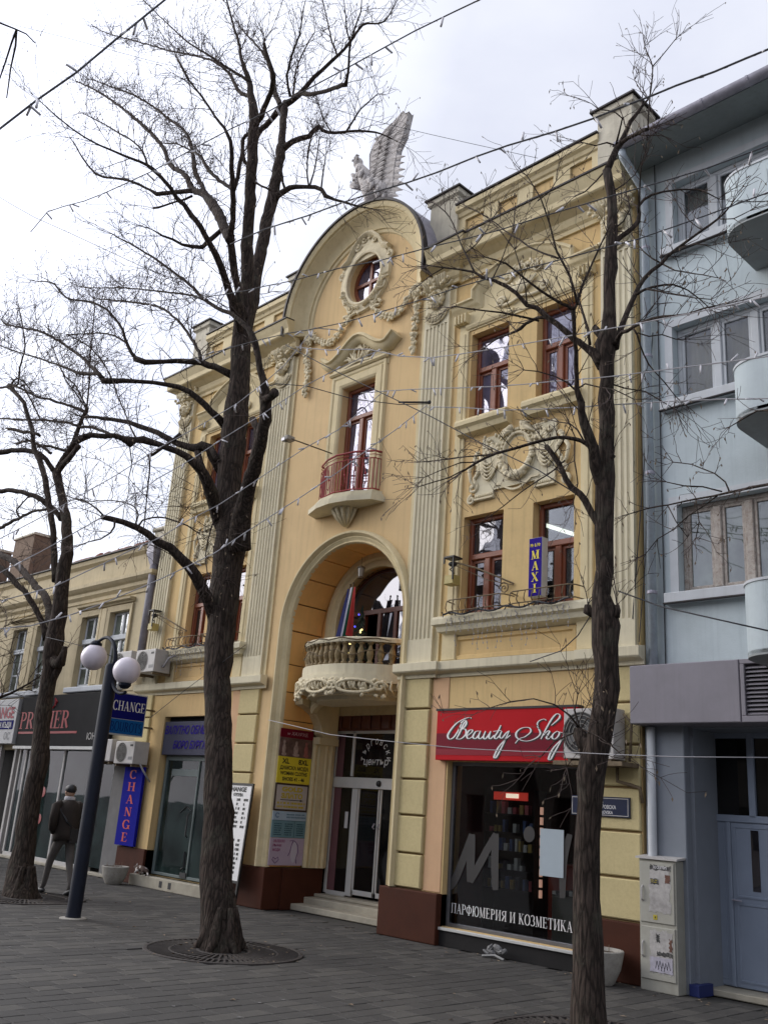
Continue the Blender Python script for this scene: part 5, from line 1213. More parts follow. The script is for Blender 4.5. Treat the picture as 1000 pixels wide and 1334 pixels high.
# ================================================================= hanging things on the facade
def wall_lamp(x, z, side, label):
    T = thing('wall_lamp', (x, 0, z), label, 'wall lamp', 'wrought iron wall lamps')
    m = MB(); e = x-side*1.02; m.tube([(x, -.02, z), (x-side*.25, -.10, z+.12), (x-side*.6, -.16, z+.28), (e, -.20, z+.42)], .014, 6)
    m.tube([(x, -.02, z-.02), (x-side*.4, -.10, z+.08), (e, -.20, z+.38)], .006, 5)
    m.tube([(x-side*(.14+.10*(1-k/16)*cos(k*.75)), -.06, z-.06+.10*(1-k/16)*sin(k*.75)) for k in range(17)], .009, 5); obj('arm', m, M['iron'], T)
    m = MB(); m.cbox(e-.10, e+.10, -.30, -.10, z+.46, z+.49, .004); m.box(e-.10, e-.08, -.3, -.28, z+.38, z+.46); m.box(e+.08, e+.10, -.3, -.28, z+.12, z+.47); m.blob((e, -.2, z+.38), (.07, .07, .04), 8, 5)
    m.tube([(e+.03, -.2, z+.36), (e-.03, -.22, z+.30), (e+.03, -.2, z+.24), (e-.02, -.2, z+.18)], .012, 5); obj('hood', m, M['black'], T)
    m = MB(); m.cbox(e-.09, e+.09, -.28, -.12, z+.06, z+.20, .01); obj('lantern', m, mat('faded_yellow_box', (.42, .34, .12), .5, .1, 9), T)
    return T
wall_lamp(-8.10, 4.90, 1, 'wrought iron wall lamp with small yellow box in front of the right lower window')
wall_lamp(-16.45, 4.90, 1, 'wrought iron wall lamp with small yellow box at the left edge of the facade')
T = thing('flood_lamp', (-12.32, 0, 7.84), 'small floodlight on a long thin arm left of the iron balcony', 'lamp')
e = at(377, 571, -.75); m = MB(); m.tube([(-12.32, -.0, 7.84), tuple(e+Vector((.05, 0, -.02)))], .012, 6); obj('arm', m, M['iron'], T)
m = MB(); m.box(e.x-.11, e.x+.06, e.y-.09, e.y+.09, e.z-.05, e.z+.04); obj('lamp_head', m, M['pedgrey'], T, bevel=.02)
m = MB(); m.box(e.x-.115, e.x-.02, e.y-.094, e.y+.0, e.z-.054, e.z-.0); obj('lamp_glass', m, M['glass'], T)
T = thing('hanging_lantern', (-11.75, .36, 6.0), 'small iron lantern hanging from the niche vault', 'lantern')
m = MB(); m.tube([(-11.75, .36, 5.89), (-11.75, .36, 5.70)], .006, 5)
for z, r in ((5.70, .07), (5.52, .055)): m.lathe((-11.75, .36, z), [(r, -.01), (r, .01), (r*.6, .03), (0, .04)], 8)
for k in range(6): a = k*pi/3; m.tube([(-11.75+.065*cos(a), .36+.065*sin(a), 5.70), (-11.75+.05*cos(a), .36+.05*sin(a), 5.52)], .006, 4)
obj('lantern_cage', m, M['iron'], T)
m = MB(); m.lathe((-11.75, .36, 5.53), [(.04, 0), (.055, .16)], 10); obj('lamp_glass', m, mat('milky_glass', (.38, .36, .32), .4, 0), T)
# flags
def flag(name, x, y, label, cols, dx=0, lean=.12):
    T = thing(name, (x, y, 4.0), label, 'flag', 'flags on the stone balcony')
    m = MB(); m.tube([(x, y, 4.0), (x+lean, y-.04, 5.42)], .012, 6); m.blob((x+lean, y-.04, 5.43), .02, 6, 4); obj('pole', m, M['iron'], T)
    n = len(cols)
    for k, cm in enumerate(cols):
        m = MB(); cx0, cx1 = k/n, (k+1)/n; vs = []; fs = []
        for i in range(5):
            u = cx0+(cx1-cx0)*i/4
            for j in range(7):
                t = j/6; w_ = .04+.05*t
                vs.append((x+lean*(1-t)+dx*t+(u-.5)*2*w_*1.6+.0, y-.04+.05*sin(u*13+k)*t, 5.36-t*.90-.05*sin(u*7)*t))
        for i in range(4):
            for j in range(6): fs.append((i*7+j, (i+1)*7+j, (i+1)*7+j+1, i*7+j+1))
        m.add(vs, fs); obj('cloth', m, cm, T, smooth=True)
fl = lambda n, c: mat(n, c, .8, .12, 9)
flag('european_flag', -12.14, .42, 'dark blue flag hanging limp at the left of the stone balcony', [fl('navy_cloth', (.010, .014, .10))], -.03)
flag('bulgarian_flag', -12.00, .36, 'white, green and red flag hanging limp on the stone balcony', [fl('white_cloth', (.55, .55, .62)), fl('green_cloth', (.01, .10, .06)), fl('red_cloth', (.36, .025, .02))], .03)
T = thing('christmas_tree', (-11.62, .30, 3.97), 'small dark artificial tree with coloured lights on the stone balcony', 'christmas tree')
m = MB(); rnd = random.Random(2)
for k in range(240):
    t = rnd.random()**.7; a = rnd.uniform(0, 6.28); r = .26*t+.02; z = 4.98-.92*t
    m.tube([(-11.62, .34, z+.05), (-11.62+r*cos(a), .34+r*sin(a)*.8, z-.04)], [.012, .004], 3, False)
obj('branches', m, mat('dark_green_tinsel', (.012, .022, .012), .8, .3, 20), T, kind='stuff')
for k in range(14):
    t = rnd.random()**.7; a = rnd.uniform(3.4, 6.0); r = .26*t+.02; m = MB(); m.blob((-11.62+r*cos(a), .34+r*sin(a)*.8, 4.98-.92*t), .017, 6, 4)
    obj('bulb', m, emis('bulb_yellow', (1, .8, .3), 1.2) if k % 3 else emis('bulb_blue', (.1, .1, 1), 1.0), T)
# lettering of the niche door
def arc_text(s, cx, cz, r, a0, a1, h, y):
    m = MB(); n = len(s)
    for k, ch in enumerate(s):
        a = radians(a0+(a1-a0)*k/(n-1)); u = Vector((cos(a), 0, sin(a))); rt = Vector((sin(a), 0, -cos(a)))
        q = text_mb(ch, h, Vector((cx, y, cz))+u*r-rt*h*.35, rt, u, .003, .15, .0, .8); m.add(q.v, q.f)
    return m
obj('lettering', arc_text('търговски', -11.98, 2.50, .27, 176, 4, .125, dy+.02), M['white'], DOOR)
obj('lettering', text_mb('център', .125, (-11.98, dy+.02, 2.42), XR, ZU, .003, .15, .0, 1.05, 'CENTER'), M['white'], DOOR)

# ================================================================= eagle on the gable
EA = thing('eagle_statue', (-11.75, .0, 12.72), 'grey stone eagle with one raised wing on top of the round gable', 'statue')
ms = mat('eagle_stone', (.52, .49, .47), .9, .2, 7, .5, 40, dirt=.4, dirtcol=(.22, .20, .19), grime=.4)
ye = .0
EP_ = lambda x, y, d=0: Vector(at(x, y, ye+d))
m = MB()
body = [((487, 262), .20), ((484, 250), .26), ((480, 240), .26), ((475, 230), .22), ((470, 221), .15), ((467, 215), .12)]
m.tube([EP_(*p) for p, r in body], [r*.72 for p, r in body], 12)
m.tube([EP_(500, 262), EP_(498, 248), EP_(490, 236)], [.17, .17, .12], 10)
for k in range(46):
    a = random.uniform(0, 1); p = EP_(467+a*30+random.uniform(-7, 5), 222+a*34+random.uniform(-5, 5), -random.uniform(.08, .22)); m.blob(p, (.05, .03, .075), 6, 4, Matrix.Rotation(random.uniform(-.5, .5), 3, 'Y'))
obj('body', m, ms, EA, smooth=True)
m = MB(); hd = EP_(466.5, 213, -.02); m.blob(hd, (.105, .10, .12), 12, 8)
m.tube([hd+Vector((-.02, -.02, .07)), hd+Vector((-.05, -.03, .15)), hd+Vector((-.02, -.03, .20)), hd+Vector((.03, -.02, .16))], [.07, .05, .03, .012], 8)
m.blob(hd+Vector((.08, -.10, .03)), (.04, .03, .03), 8, 5); m.blob(hd+Vector((-.05, -.11, .03)), (.03, .02, .03), 8, 5)
obj('head', m, ms, EA, smooth=True)
m = MB()
for k in range(5): m.tube([EP_(470, 236+k*2, -.05), EP_(462-k, 230+k*3, -.12), EP_(458+k*2, 227+k*4, -.15)], [.07, .06, .03], 6)
obj('folded_wing', m, ms, EA, smooth=True)
lead = [(486, 246), (485, 232), (484, 220), (484, 204), (489, 190), (497, 179), (507, 170), (516, 159), (524, 150)]
trail = [(520, 259), (526, 250), (529, 241), (527, 232), (529, 222), (527, 214), (529, 205), (526, 192), (532, 180), (535, 165), (535.5, 148)]
m = MB(); poly = lead+[(527, 147), (531, 150), (535, 148)]+[(531, 165), (528, 178), (520, 196), (516, 220), (514, 243), (506, 260), (492, 262)]
pts = [EP_(*p) for p in poly]; P2 = [(p.x, p.z) for p in pts]; P2r = list(reversed(P2)); m.prism(P2r, ye-.05, ye+.06)
WG = obj('wing', m, ms, EA, bevel=.02)
def feather(a, b, w_, y, nm_='feather'):
    a, b = Vector(a), Vector(b); d = b-a; L_ = d.length; d.normalize(); n = Vector((-d.z, 0, d.x)); vs = []; fs = []; K = 7
    for i in range(K+1):
        t = i/K; h = w_*(.55+.45*sin(pi*min(1, t*1.1)))*(1 if t < .8 else max(.15, (1-t)/.2)); c = a+d*(L_*t)
        vs += [c+n*h+Vector((0, y+.008, 0)), c+Vector((0, y-.010, 0)), c-n*h+Vector((0, y+.008, 0)), c+Vector((0, y+.02, 0))]
    for i in range(K):
        for k in range(4): fs.append((i*4+k, i*4+(k+1) % 4, i*4+4+(k+1) % 4, i*4+4+k))
    fs.append((0, 1, 2, 3)); fs.append((K*4+3, K*4+2, K*4+1, K*4)); q = MB(); q.add(vs, fs); obj(nm_, q, ms, WG, smooth=False)
tips = [(512, 262), (521, 257), (526, 249), (528.5, 240), (528, 231), (529.5, 222), (528, 213), (529.5, 205), (527, 195), (531, 186), (533, 176), (535, 164), (535.5, 148), (527.5, 147), (519, 156)]
base = [(492, 256), (490, 250), (489, 244), (489, 238), (489, 232), (489, 226), (489, 220), (489, 213), (490, 206), (494, 200), (498, 194), (503, 187), (508, 179), (504, 180), (498, 186)]
for k, (t, b) in enumerate(zip(tips, base)): feather(EP_(*b), EP_(*t), .085, -.050-.004*(k % 2))
for k in range(12):
    u = k/11; b = (486+u*16, 248-u*70); t = (b[0]+17-4*u, b[1]-8-6*u); feather(EP_(*b), EP_(*t), .05, -.10-.004*(k % 2))
for k in range(9):
    u = k/8; b = (484.5+u*10, 244-u*58); t = (b[0]+9, b[1]-6); feather(EP_(*b), EP_(*t), .045, -.13)
m = MB()
for x in (478, 499): m.tube([EP_(x, 258), EP_(x-1, 266), EP_(x-3, 269, -.08)], [.07, .05, .03], 8)
obj('leg', m, ms, EA, smooth=True)
m = MB(); m.box(-12.2, -11.1, -.1, .35, 12.60, 12.78); obj('base', m, ms, EA, bevel=.03)
# ================================================================= pale blue building on the right
BB = thing('apartment_block', (-3, 0, 0), 'pale blue rendered block with rounded balconies beside the ochre building', 'building')
yb = .09
mb = MB(); hs = [rect(-5.60, -3.85, 4.50, 5.66), rect(-5.60, -3.95, 7.10, 8.20), rect(-5.54, -3.95, 9.42, 10.48)]
mb.prism(rect(-6.08, 3.0, 3.56, 11.0), yb, .45, hs); mb.box(-6.08, -5.62, .10, .4, 0, 3.56)
obj('wall', mb, M['blue'], BB)
mb = MB(); mb.box(-6.08, -5.95, .45, 12, 0, 11.0); mb.box(2.9, 3.0, .45, 12, 0, 11.2); mb.box(-6.08, 3, 12, 12.2, 0, 11.2); obj('wall', mb, M['blue'], BB)
mb = MB(); mb.box(-6.0, 2.9, 4.0, 4.1, 0, 11); obj('inner_wall', mb, M['interiorblack'], BB)
# roof overhang with gutter
mb = MB(); mb.add([(-6.07, .1, 10.93), (3.2, .1, 10.93), (3.2, -.62, 10.82), (-6.07, -.62, 10.82), (-6.07, .1, 11.10), (3.2, .1, 11.10), (3.2, -.62, 10.92), (-6.07, -.62, 10.92)], [(0,1,2,3),(4,7,6,5),(3,2,6,7),(0,3,7,4),(1,5,6,2)])
obj('soffit', mb, mat('soffit_grey', (.24, .27, .27), .85, .1, 3, streak=.3), BB)
mb = MB(); mb.add([(-6.05, -.66, 10.955), (3.3, -.66, 10.955), (3.3, 6, 13.2), (-6.05, 6, 13.2), (-6.05, -.66, 10.93), (3.3, -.66, 10.93), (3.3, 6, 13.1), (-6.05, 6, 13.1)], [(0,1,2,3),(7,6,5,4),(4,5,1,0),(4,0,3,7),(1,5,6,2)]); obj('roof', mb, M['sheet'], BB)
mb = MB(); prof = [(.085*cos(radians(a)), .085*sin(radians(a))) for a in range(180, 361, 20)]
mb.sweep([(-5.95, -.62), (3.2, -.62)], [(.085+.085*cos(radians(a)), 10.87+.085*sin(radians(a))) for a in range(180, 361, 15)], axis='XY')
GU = obj('gutter', mb, M['zinc'], BB, auto=60)
for k in range(14):
    m = MB(); x = -5.9+.62*k; m.sweep([(x, -.62), (x+.03, -.62)], [(.085+.092*cos(radians(a)), 10.87+.092*sin(radians(a))) for a in range(180, 361, 20)], axis='XY'); obj('gutter_strap', m, M['zinc'], GU)
DP = thing('drain_pipe', (-5.90, .0, 0), 'pale blue rainwater pipe where the blue and ochre buildings meet', 'drain pipe')
m = MB(); m.tube([(-5.90, -.66, 10.80), (-5.90, -.62, 10.70), (-5.92, -.12, 10.52), (-5.92, -.02, 10.40), (-5.92, -.01, 3.6)], .055, 12); obj('pipe', m, mat('pale_blue_pipe', (.42, .48, .53), .5, .1, 6, grime=.3, dirtcol=(.2, .2, .2)), DP, smooth=True)
m = MB(); m.tube([(-5.95, -.05, 2.86), (-5.95, -.05, 1.45), (-5.98, -.05, .6)], .05, 12); obj('pipe', m, M['bluewhite'], DP, smooth=True)
m = MB(); m.tube([(-5.80, .07, 11), (-5.80, .07, 3.56)], .008, 5); m.tube([(-5.87, .05, 8.2), (-5.99, -.04, 6.2), (-6.10, -.05, 5.0), (-6.16, -.08, 4.2)], .007, 5); m.tube([(-5.97, .05, 7.0), (-6.02, .02, 5.0), (-6.08, -.07, 3.9)], .006, 5); obj('cable', m, M['cable'], DP)
for z in (9.5, 7.8, 6.1, 4.5):
    m = MB(); m.lathe((-5.92, -.01, z), [(.058, 0), (.066, .01), (.066, .04), (.058, .05)], 12); obj('pipe_clamp', m, M['zinc'], DP)
# windows of the blue block
def bwin(x0, x1, z0, z1, style, nlight):
    m = MB(); a = .10
    m.sweep([(x0, z0), (x0, z1), (x1, z1), (x1, z0)], [(0, 0), (0, .018), (.11, .018), (.11, 0)], y0=yb); 
    W = obj('window', m, M['bluewhite'], BB)
    m = MB(); m.cbox(x0-.16, x1+.16, -.02, yb+.02, z0-.13, z0, .01); obj('sill', m, M['bluewhite'], W)
    m = MB(); m.cbox(x0-.16, x1+.16, -.045, .0, z0-.145, z0-.125, .004); obj('sill_flashing', m, M['sheet'], W)
    fm = M['peel'] if style == 'peel' else M['bluewhite']; t = .06; y = yb+.15
    m = MB(); m.cbox(x0, x0+t, y-.03, y+.05, z0, z1); m.cbox(x1-t, x1, y-.03, y+.05, z0, z1); m.cbox(x0+t, x1-t, y-.03, y+.05, z1-t, z1); m.cbox(x0+t, x1-t, y-.03, y+.05, z0, z0+t)
    w_ = (x1-x0-2*t)/nlight
    for k in range(1, nlight): m.cbox(x0+t+w_*k-.055, x0+t+w_*k+.055, y-.04, y+.05, z0+t, z1-t)
    obj('window_frame', m, fm, W)
    for k in range(nlight):
        a, b = x0+t+w_*k+(.055 if k else 0), x0+t+w_*(k+1)-(.055 if k < nlight-1 else 0)
        m = MB(); s = .04
        for q in ((a, a+s, z0+t, z1-t), (b-s, b, z0+t, z1-t), (a+s, b-s, z0+t, z0+t+s), (a+s, b-s, z1-t-s, z1-t)): m.cbox(q[0], q[1], y-.015, y+.03, q[2], q[3], .005)
        obj('sash', m, fm, W)
        m = MB(); m.box(a+s, b-s, y+.01, y+.016, z0+t+s, z1-t-s); obj('pane', m, M['glassold'] if style == 'peel' else M['glassclear'], W)
    if style != 'peel':
        m = MB(); x = x0+.05
        vs = []; n = 60
        for k in range(n+1):
            X_ = x0+.04+(x1-x0-.08)*k/n; Y_ = y+.10+.02*sin(k*1.3)+.01*sin(k*.7); vs += [(X_, Y_, z0-.02), (X_, Y_, z1+.05)]
        m.add(vs, [(2*i, 2*i+2, 2*i+3, 2*i+1) for i in range(n)])
        obj('curtain', m, mat('curtain_'+style, (.42, .40, .38) if style == 'white' else (.36, .31, .20), .9, .15, 3, streak=.5, streakcol=(.18, .15, .11)), W, smooth=True)
    return W
M['glassclear'] = glassmat('blue_house_glass', (.10, .11, .12), .1, see=.8, ior=1.35, wav=.05)
bwin(-5.60, -3.85, 4.50, 5.66, 'peel', 4); bwin(-5.60, -3.95, 7.10, 8.20, 'yellow', 3); bwin(-5.54, -3.95, 9.42, 10.48, 'white', 3)
# rounded balconies
for zb, zt in ((8.62, 9.36), (6.17, 6.82), (3.48, 4.26)):
    pl_ = [(-4.42, .12), (-4.42, -.60)]+[(-4.42+.38*(1-cos(radians(a))), -.60-.38*sin(radians(a))) for a in range(10, 91, 10)]+[(3, -.98)]
    W_ = thing('balcony', (0, 0, 0), None, None); D.objects.remove(W_)
    m = MB(); m.sweep(pl_, [(0, zb+.02), (0, zt), (-.10, zt), (-.10, zb+.02)], axis='XY')
    q = obj('balcony', m, M['blue'], BB, auto=40)
    m = MB(); m.sweep(pl_, [(-.11, zt), (.012, zt), (.012, zt+.03), (-.11, zt+.03)], axis='XY'); obj('coping', m, M['bluewhite'], q, auto=40)
    m = MB(); n = len(pl_); P_ = [(x, y) for x, y in pl_]+[(3, .12)]; n = len(P_)
    tri = tessellate_polygon([[Vector((x, y, 0)) for x, y in P_]]); m.add([(x, y, zb) for x, y in P_]+[(x, y, zb+.06) for x, y in P_], [tuple(t) for t in tri]+[tuple(i+n for i in t) for t in tri]+[(i, (i+1) % n, n+(i+1) % n, n+i) for i in range(n)])
    obj('balcony_slab', m, mat('slab_soffit', (.28, .30, .30), .85, .1, 3, dirt=.3), q)
# fascia box, louvres, entrance
FB = obj('fascia_panel', MB().cbox(-6.10, -4.72, -.27, .10, 2.88, 3.575, .01), M['greyboard'], BB)
m = MB(); m.cbox(-4.71, 3, -.27, .10, 2.88, 2.95, .006); m.cbox(-4.71, 3, -.27, .10, 3.52, 3.575, .006); m.cbox(-4.71, -4.66, -.27, .1, 2.95, 3.52, .006); m.box(-4.66, 3, -.10, .1, 2.95, 3.52)
VT = obj('louvre_frame', m, M['greyboard'], BB)
q = MB(); q.add([(0, 0, 0), (7.6, 0, 0), (7.6, .06, .035), (0, .06, .035), (0, 0, -.008), (7.6, 0, -.008), (7.6, .06, .027), (0, .06, .027)], [(0,1,2,3),(7,6,5,4),(0,4,5,1),(3,2,6,7)]); me = bake('slat', q, M['greyboard'])
for k in range(12): inst('slat', me, VT, (-4.655, -.25, 2.97+.046*k))
m = MB(); m.box(-4.66, 3, -.14, -.10, 2.95, 3.52); obj('louvre_back', m, M['black'], BB)
m = MB(); m.cbox(-6.06, -5.55, -.0, .12, 0, 2.90, .01); m.box(-5.55, -5.50, .12, .8, 0, 2.9); obj('grey_pier', m, M['greypier'], BB)
m = MB(); m.cbox(-5.56, -5.44, -.02, .30, 0, .12, .006); obj('blue_base', m, mat('deep_blue_base', (.015, .025, .12), .6, .1), BB)
m = MB(); m.box(-6.1, 3, .1, .9, 2.86, 2.95); obj('soffit', m, M['greypier'], BB)
yd = .66; m = MB()
for a, b, c, d in ((-5.70, -5.63, .08, 2.88), (-5.39, -5.34, .08, 1.84), (-5.10, -5.02, 1.90, 2.88), (-4.16, -4.10, .08, 2.88), (-5.63, -4.16, 1.84, 1.92), (-5.63, -5.10, 2.80, 2.88), (-5.02, -4.16, 2.80, 2.88)): m.cbox(a, b, yd-.02, yd+.06, c, d, .006)
DR = obj('entrance_frame', m, M['greydoor'], BB)
m = MB(); m.cbox(-5.63, -5.39, yd, yd+.045, .08, 1.84, .006); m.sweep([(-5.60, .15), (-5.42, .15), (-5.42, 1.78), (-5.60, 1.78)], [(0, 0), (0, .008), (.012, .008), (.012, 0)], closed=True, y0=yd); obj('side_door', m, M['greydoor'], DR)
DL = obj('door', MB().cbox(-5.34, -4.16, yd, yd+.045, .08, 1.84, .006), M['greydoor'], BB)
for a, b, c, d in ((-5.30, -4.78, 1.02, 1.80), (-4.72, -4.20, 1.02, 1.80), (-5.30, -4.20, .14, .96)):
    m = MB(); m.sweep(rect(a, b, c, d), [(0, 0), (0, .010), (.02, .010), (.025, 0)], closed=True, y0=yd); obj('door_panel', m, M['greydoor'], DL)
m = MB(); m.box(-5.10, -5.01, yd-.006, yd+.002, 1.10, 1.76); obj('door_glass', m, M['glass'], DL)
m = MB(); m.tube([(-5.33, yd, .99), (-5.33, yd-.05, .99), (-5.22, yd-.05, .985)], .010, 6); obj('door_handle', m, M['zinc'], DL)
m = MB(); m.box(-5.56, -5.52, yd-.008, yd, .85, 1.10); obj('mail_slot', m, mat('dark_blue_slot', (.01, .02, .07), .5, 0), DR)
for a, b in ((-5.63, -5.10), (-5.02, -4.16)):
    m = MB(); m.box(a, b, yd+.02, yd+.026, 1.92, 2.80); obj('pane', m, M['glassdoor'], DR)
m = MB(); m.cbox(-5.62, 3, .30, 1.0, 0, .07, .01); obj('door_step', m, M['step'], BB)
m = MB(); m.box(-4.1, 3, .5, .7, 0, 2.9); obj('wall', m, M['greypier'], BB)
# electric cabinet with torn posters
CB = thing('electric_cabinet', (-5.8, 0, 0), 'grey beige electric cabinet with torn posters standing before the grey pier', 'cabinet')
m = MB(); m.box(-6.06, -5.60, -.17, .06, .0, 1.37); obj('cabinet_body', m, mat('cabinet_grp', (.34, .33, .28), .6, .08, 4, dirt=.4, dirtcol=(.18, .16, .12), streak=.2), CB, bevel=.008)
m = MB(); m.add([(-6.09, -.20, 1.37), (-5.57, -.20, 1.37), (-5.57, .07, 1.39), (-6.09, .07, 1.39), (-6.09, -.20, 1.39), (-5.57, -.20, 1.39), (-5.57, .07, 1.42), (-6.09, .07, 1.42)], [(0,3,2,1),(4,5,6,7),(0,1,5,4),(1,2,6,5),(2,3,7,6),(3,0,4,7)]); obj('cabinet_roof', m, M['acrilic'], CB)
for z0, z1 in ((.70, 1.34), (.12, .66)):
    m = MB(); m.cbox(-6.04, -5.62, -.185, -.17, z0, z1, .006); d_ = obj('cabinet_door', m, mat('cabinet_door', (.36, .35, .30), .6, .08, 4, dirt=.4, dirtcol=(.18, .16, .12)), CB)
    m = MB(); m.tube([(-6.01, -.185, z0+.22), (-6.01, -.21, z0+.24), (-6.01, -.21, z0+.36), (-6.01, -.185, z0+.38)], .010, 6); obj('handle', m, M['acrilic'], d_)
rnd = random.Random(21)
def torn(x0, x1, z0, z1, y, mt, n=14, am=.012):
    P_ = []
    for k in range(n): P_.append((x0+(x1-x0)*k/n, z0+rnd.uniform(0, am)))
    for k in range(n): P_.append((x1-rnd.uniform(0, am), z0+(z1-z0)*k/n))
    for k in range(n): P_.append((x1-(x1-x0)*k/n, z1-rnd.uniform(0, am)))
    for k in range(n): P_.append((x0+rnd.uniform(0, am), z1-(z1-z0)*k/n))
    m = MB(); m.prism(P_, y-.0015, y); return obj('torn_poster', m, mt, CB)
tp = mat('torn_paper', (.42, .40, .38), .8, .2, 12, dirt=.5, dirtcol=(.16, .15, .14), grime=.4); tb_ = mat('torn_black', (.03, .03, .03), .7, .3, 20, grime=.6, dirtcol=(.35, .33, .3)); tr_ = mat('torn_brown', (.13, .06, .04), .7, .3, 20); ty_ = mat('torn_yellow', (.42, .34, .03), .6, .3, 20); tw_ = mat('torn_lilac', (.42, .40, .46), .7, .2, 9, grime=.3)
torn(-5.94, -5.65, .80, 1.30, -.186, tp, am=.03); torn(-5.92, -5.65, 1.25, 1.32, -.188, tb_, am=.02); torn(-5.91, -5.80, 1.10, 1.17, -.189, tb_); torn(-5.91, -5.82, 1.125, 1.155, -.191, ty_); torn(-5.73, -5.66, 1.12, 1.22, -.189, tr_)
torn(-5.94, -5.64, .18, .64, -.186, tp, am=.03); torn(-5.86, -5.80, .50, .60, -.188, tb_, am=.02); torn(-5.70, -5.645, .42, .56, -.189, tr_, am=.02); torn(-5.85, -5.645, .36, .42, -.190, tb_, am=.02); torn(-5.93, -5.65, .20, .36, -.1915, tw_, am=.01)
obj('poster_text', text_mb('DJ CKEYEPS', .030, (-5.785, -.1905, 1.275), XR, ZU, .002, bold=.03, align='CENTER', sx_=.8), M['cardboard'], CB)
m = MB()
for k in range(5): m.tube([(-5.86+.035*k, -.1945, .22+rnd.uniform(0, .03)), (-5.84+.035*k, -.1945, .30+rnd.uniform(0, .03)), (-5.82+.035*k, -.1945, .24)], .003, 4)
obj('scribble', m, M['blackprint'], CB)
m = MB(); m.box(-5.88, -5.83, -.1875, -.186, .735, .785); LB = obj('warning_label', m, ty_, CB)
m = MB(); m.add([(-5.850, -.1885, .780), (-5.868, -.1885, .758), (-5.857, -.1885, .758), (-5.862, -.1885, .740), (-5.843, -.1885, .764), (-5.854, -.1885, .764)], [(0, 1, 2, 5), (2, 3, 4, 5)]); obj('bolt_mark', m, M['blackprint'], CB)
# ================================================================= old cream building on the left
OB = thing('old_house', (-23, 0, 0), 'low two storey cream house with paired windows and crumbling red tiled roof', 'building')
groups = [(-21.20, -20.38), (-19.86, -18.98), (-25.0, -24.15), (-23.60, -22.75), (-28.9, -28.1), (-27.5, -26.7), (-32.6, -31.8), (-31.2, -30.4)]
mb = MB(); mb.prism(rect(-36, -17.92, 3.78, 7.02), .06, .4, [rect(a, b, 3.95, 5.62) for a, b in groups]); obj('wall', mb, M['oldcream'], OB)
mb = MB(); mb.box(-36, -17.92, 8, 8.2, 0, 7); mb.box(-18.1, -17.92, .4, 8, 0, 7); mb.box(-36, -35.8, .4, 8, 0, 7); obj('wall', mb, M['oldcream'], OB)
mb = MB(); mb.box(-35.8, -18.1, 2, 2.1, 0, 6.9); obj('inner_wall', mb, M['interiorblack'], OB)
mb = MB(); mb.sweep([(-36, .06), (-18.15, .06), (-18.15, .2)], [(0, 5.95), (.03, 5.97), (.03, 6.05), (.10, 6.12), (.10, 6.2), (.16, 6.24), (.22, 6.3), (.22, 6.38), (.04, 6.42), (.04, 6.85), (.12, 6.92), (.14, 7.02), (0, 7.05)], axis='XY'); obj('cornice', mb, M['oldcream'], OB)
mb = MB(); mb.sweep([(-36, .06), (-18.1, .06)], [(.18, 7.03), (.18, 7.06), (-.4, 7.10), (-.4, 7.03)], axis='XY'); obj('cornice_flashing', mb, M['sheet'], OB)
for a, b in groups:
    m = MB(); m.sweep([(a, 3.95), (a, 5.62), (b, 5.62), (b, 3.95)], [(0, 0), (0, .03), (.13, .05), (.13, 0)], y0=.06); W_ = obj('window', m, M['oldcream'], OB)
    m = MB(); f = .06; y = .17; zt = 5.02; xm = (a+b)/2
    m.cbox(a, a+f, y, y+.06, 3.95, 5.62); m.cbox(b-f, b, y, y+.06, 3.95, 5.62); m.cbox(a, b, y, y+.06, 5.56, 5.62); m.cbox(a, b, y, y+.06, 3.95, 4.02); m.cbox(a, b, y-.05, y+.06, zt-.05, zt+.07); m.cbox(xm-.04, xm+.04, y-.01, y+.06, 4.0, 5.6); m.cbox(a, b, y, y+.05, 4.38, 4.42)
    obj('window_frame', m, M['bluewhite'], W_)
    for p, q_ in ((a+f, xm-.04), (xm+.04, b-f)):
        for c, d in ((4.02, 4.38), (4.42, zt-.05), (zt+.07, 5.56)):
            m = MB(); m.box(p, q_, y+.02, y+.026, c, d); obj('pane', m, M['glassold'], W_)
for a, b in ((-21.35, -18.84), (-25.15, -22.6), (-29.05, -26.55), (-32.75, -30.25)):
    m = MB(); m.sweep([(a, 5.78), (b, 5.78)], [(0, 0), (0, .05), (.03, .06), (.06, .14), (.10, .15), (.11, 0)], y0=.06); obj('window_hood', m, M['oldcream'], OB)
    m = MB(); xm = (a+b)/2; m.cbox(xm-.13, xm+.13, -.0, .06, 3.95, 5.74, .02); obj('pier', m, M['oldcream'], OB)
    m = MB(); m.cbox(a, b, -.08, .06, 3.80, 3.93, .02); obj('window_sill', m, M['bluewhite'], OB)
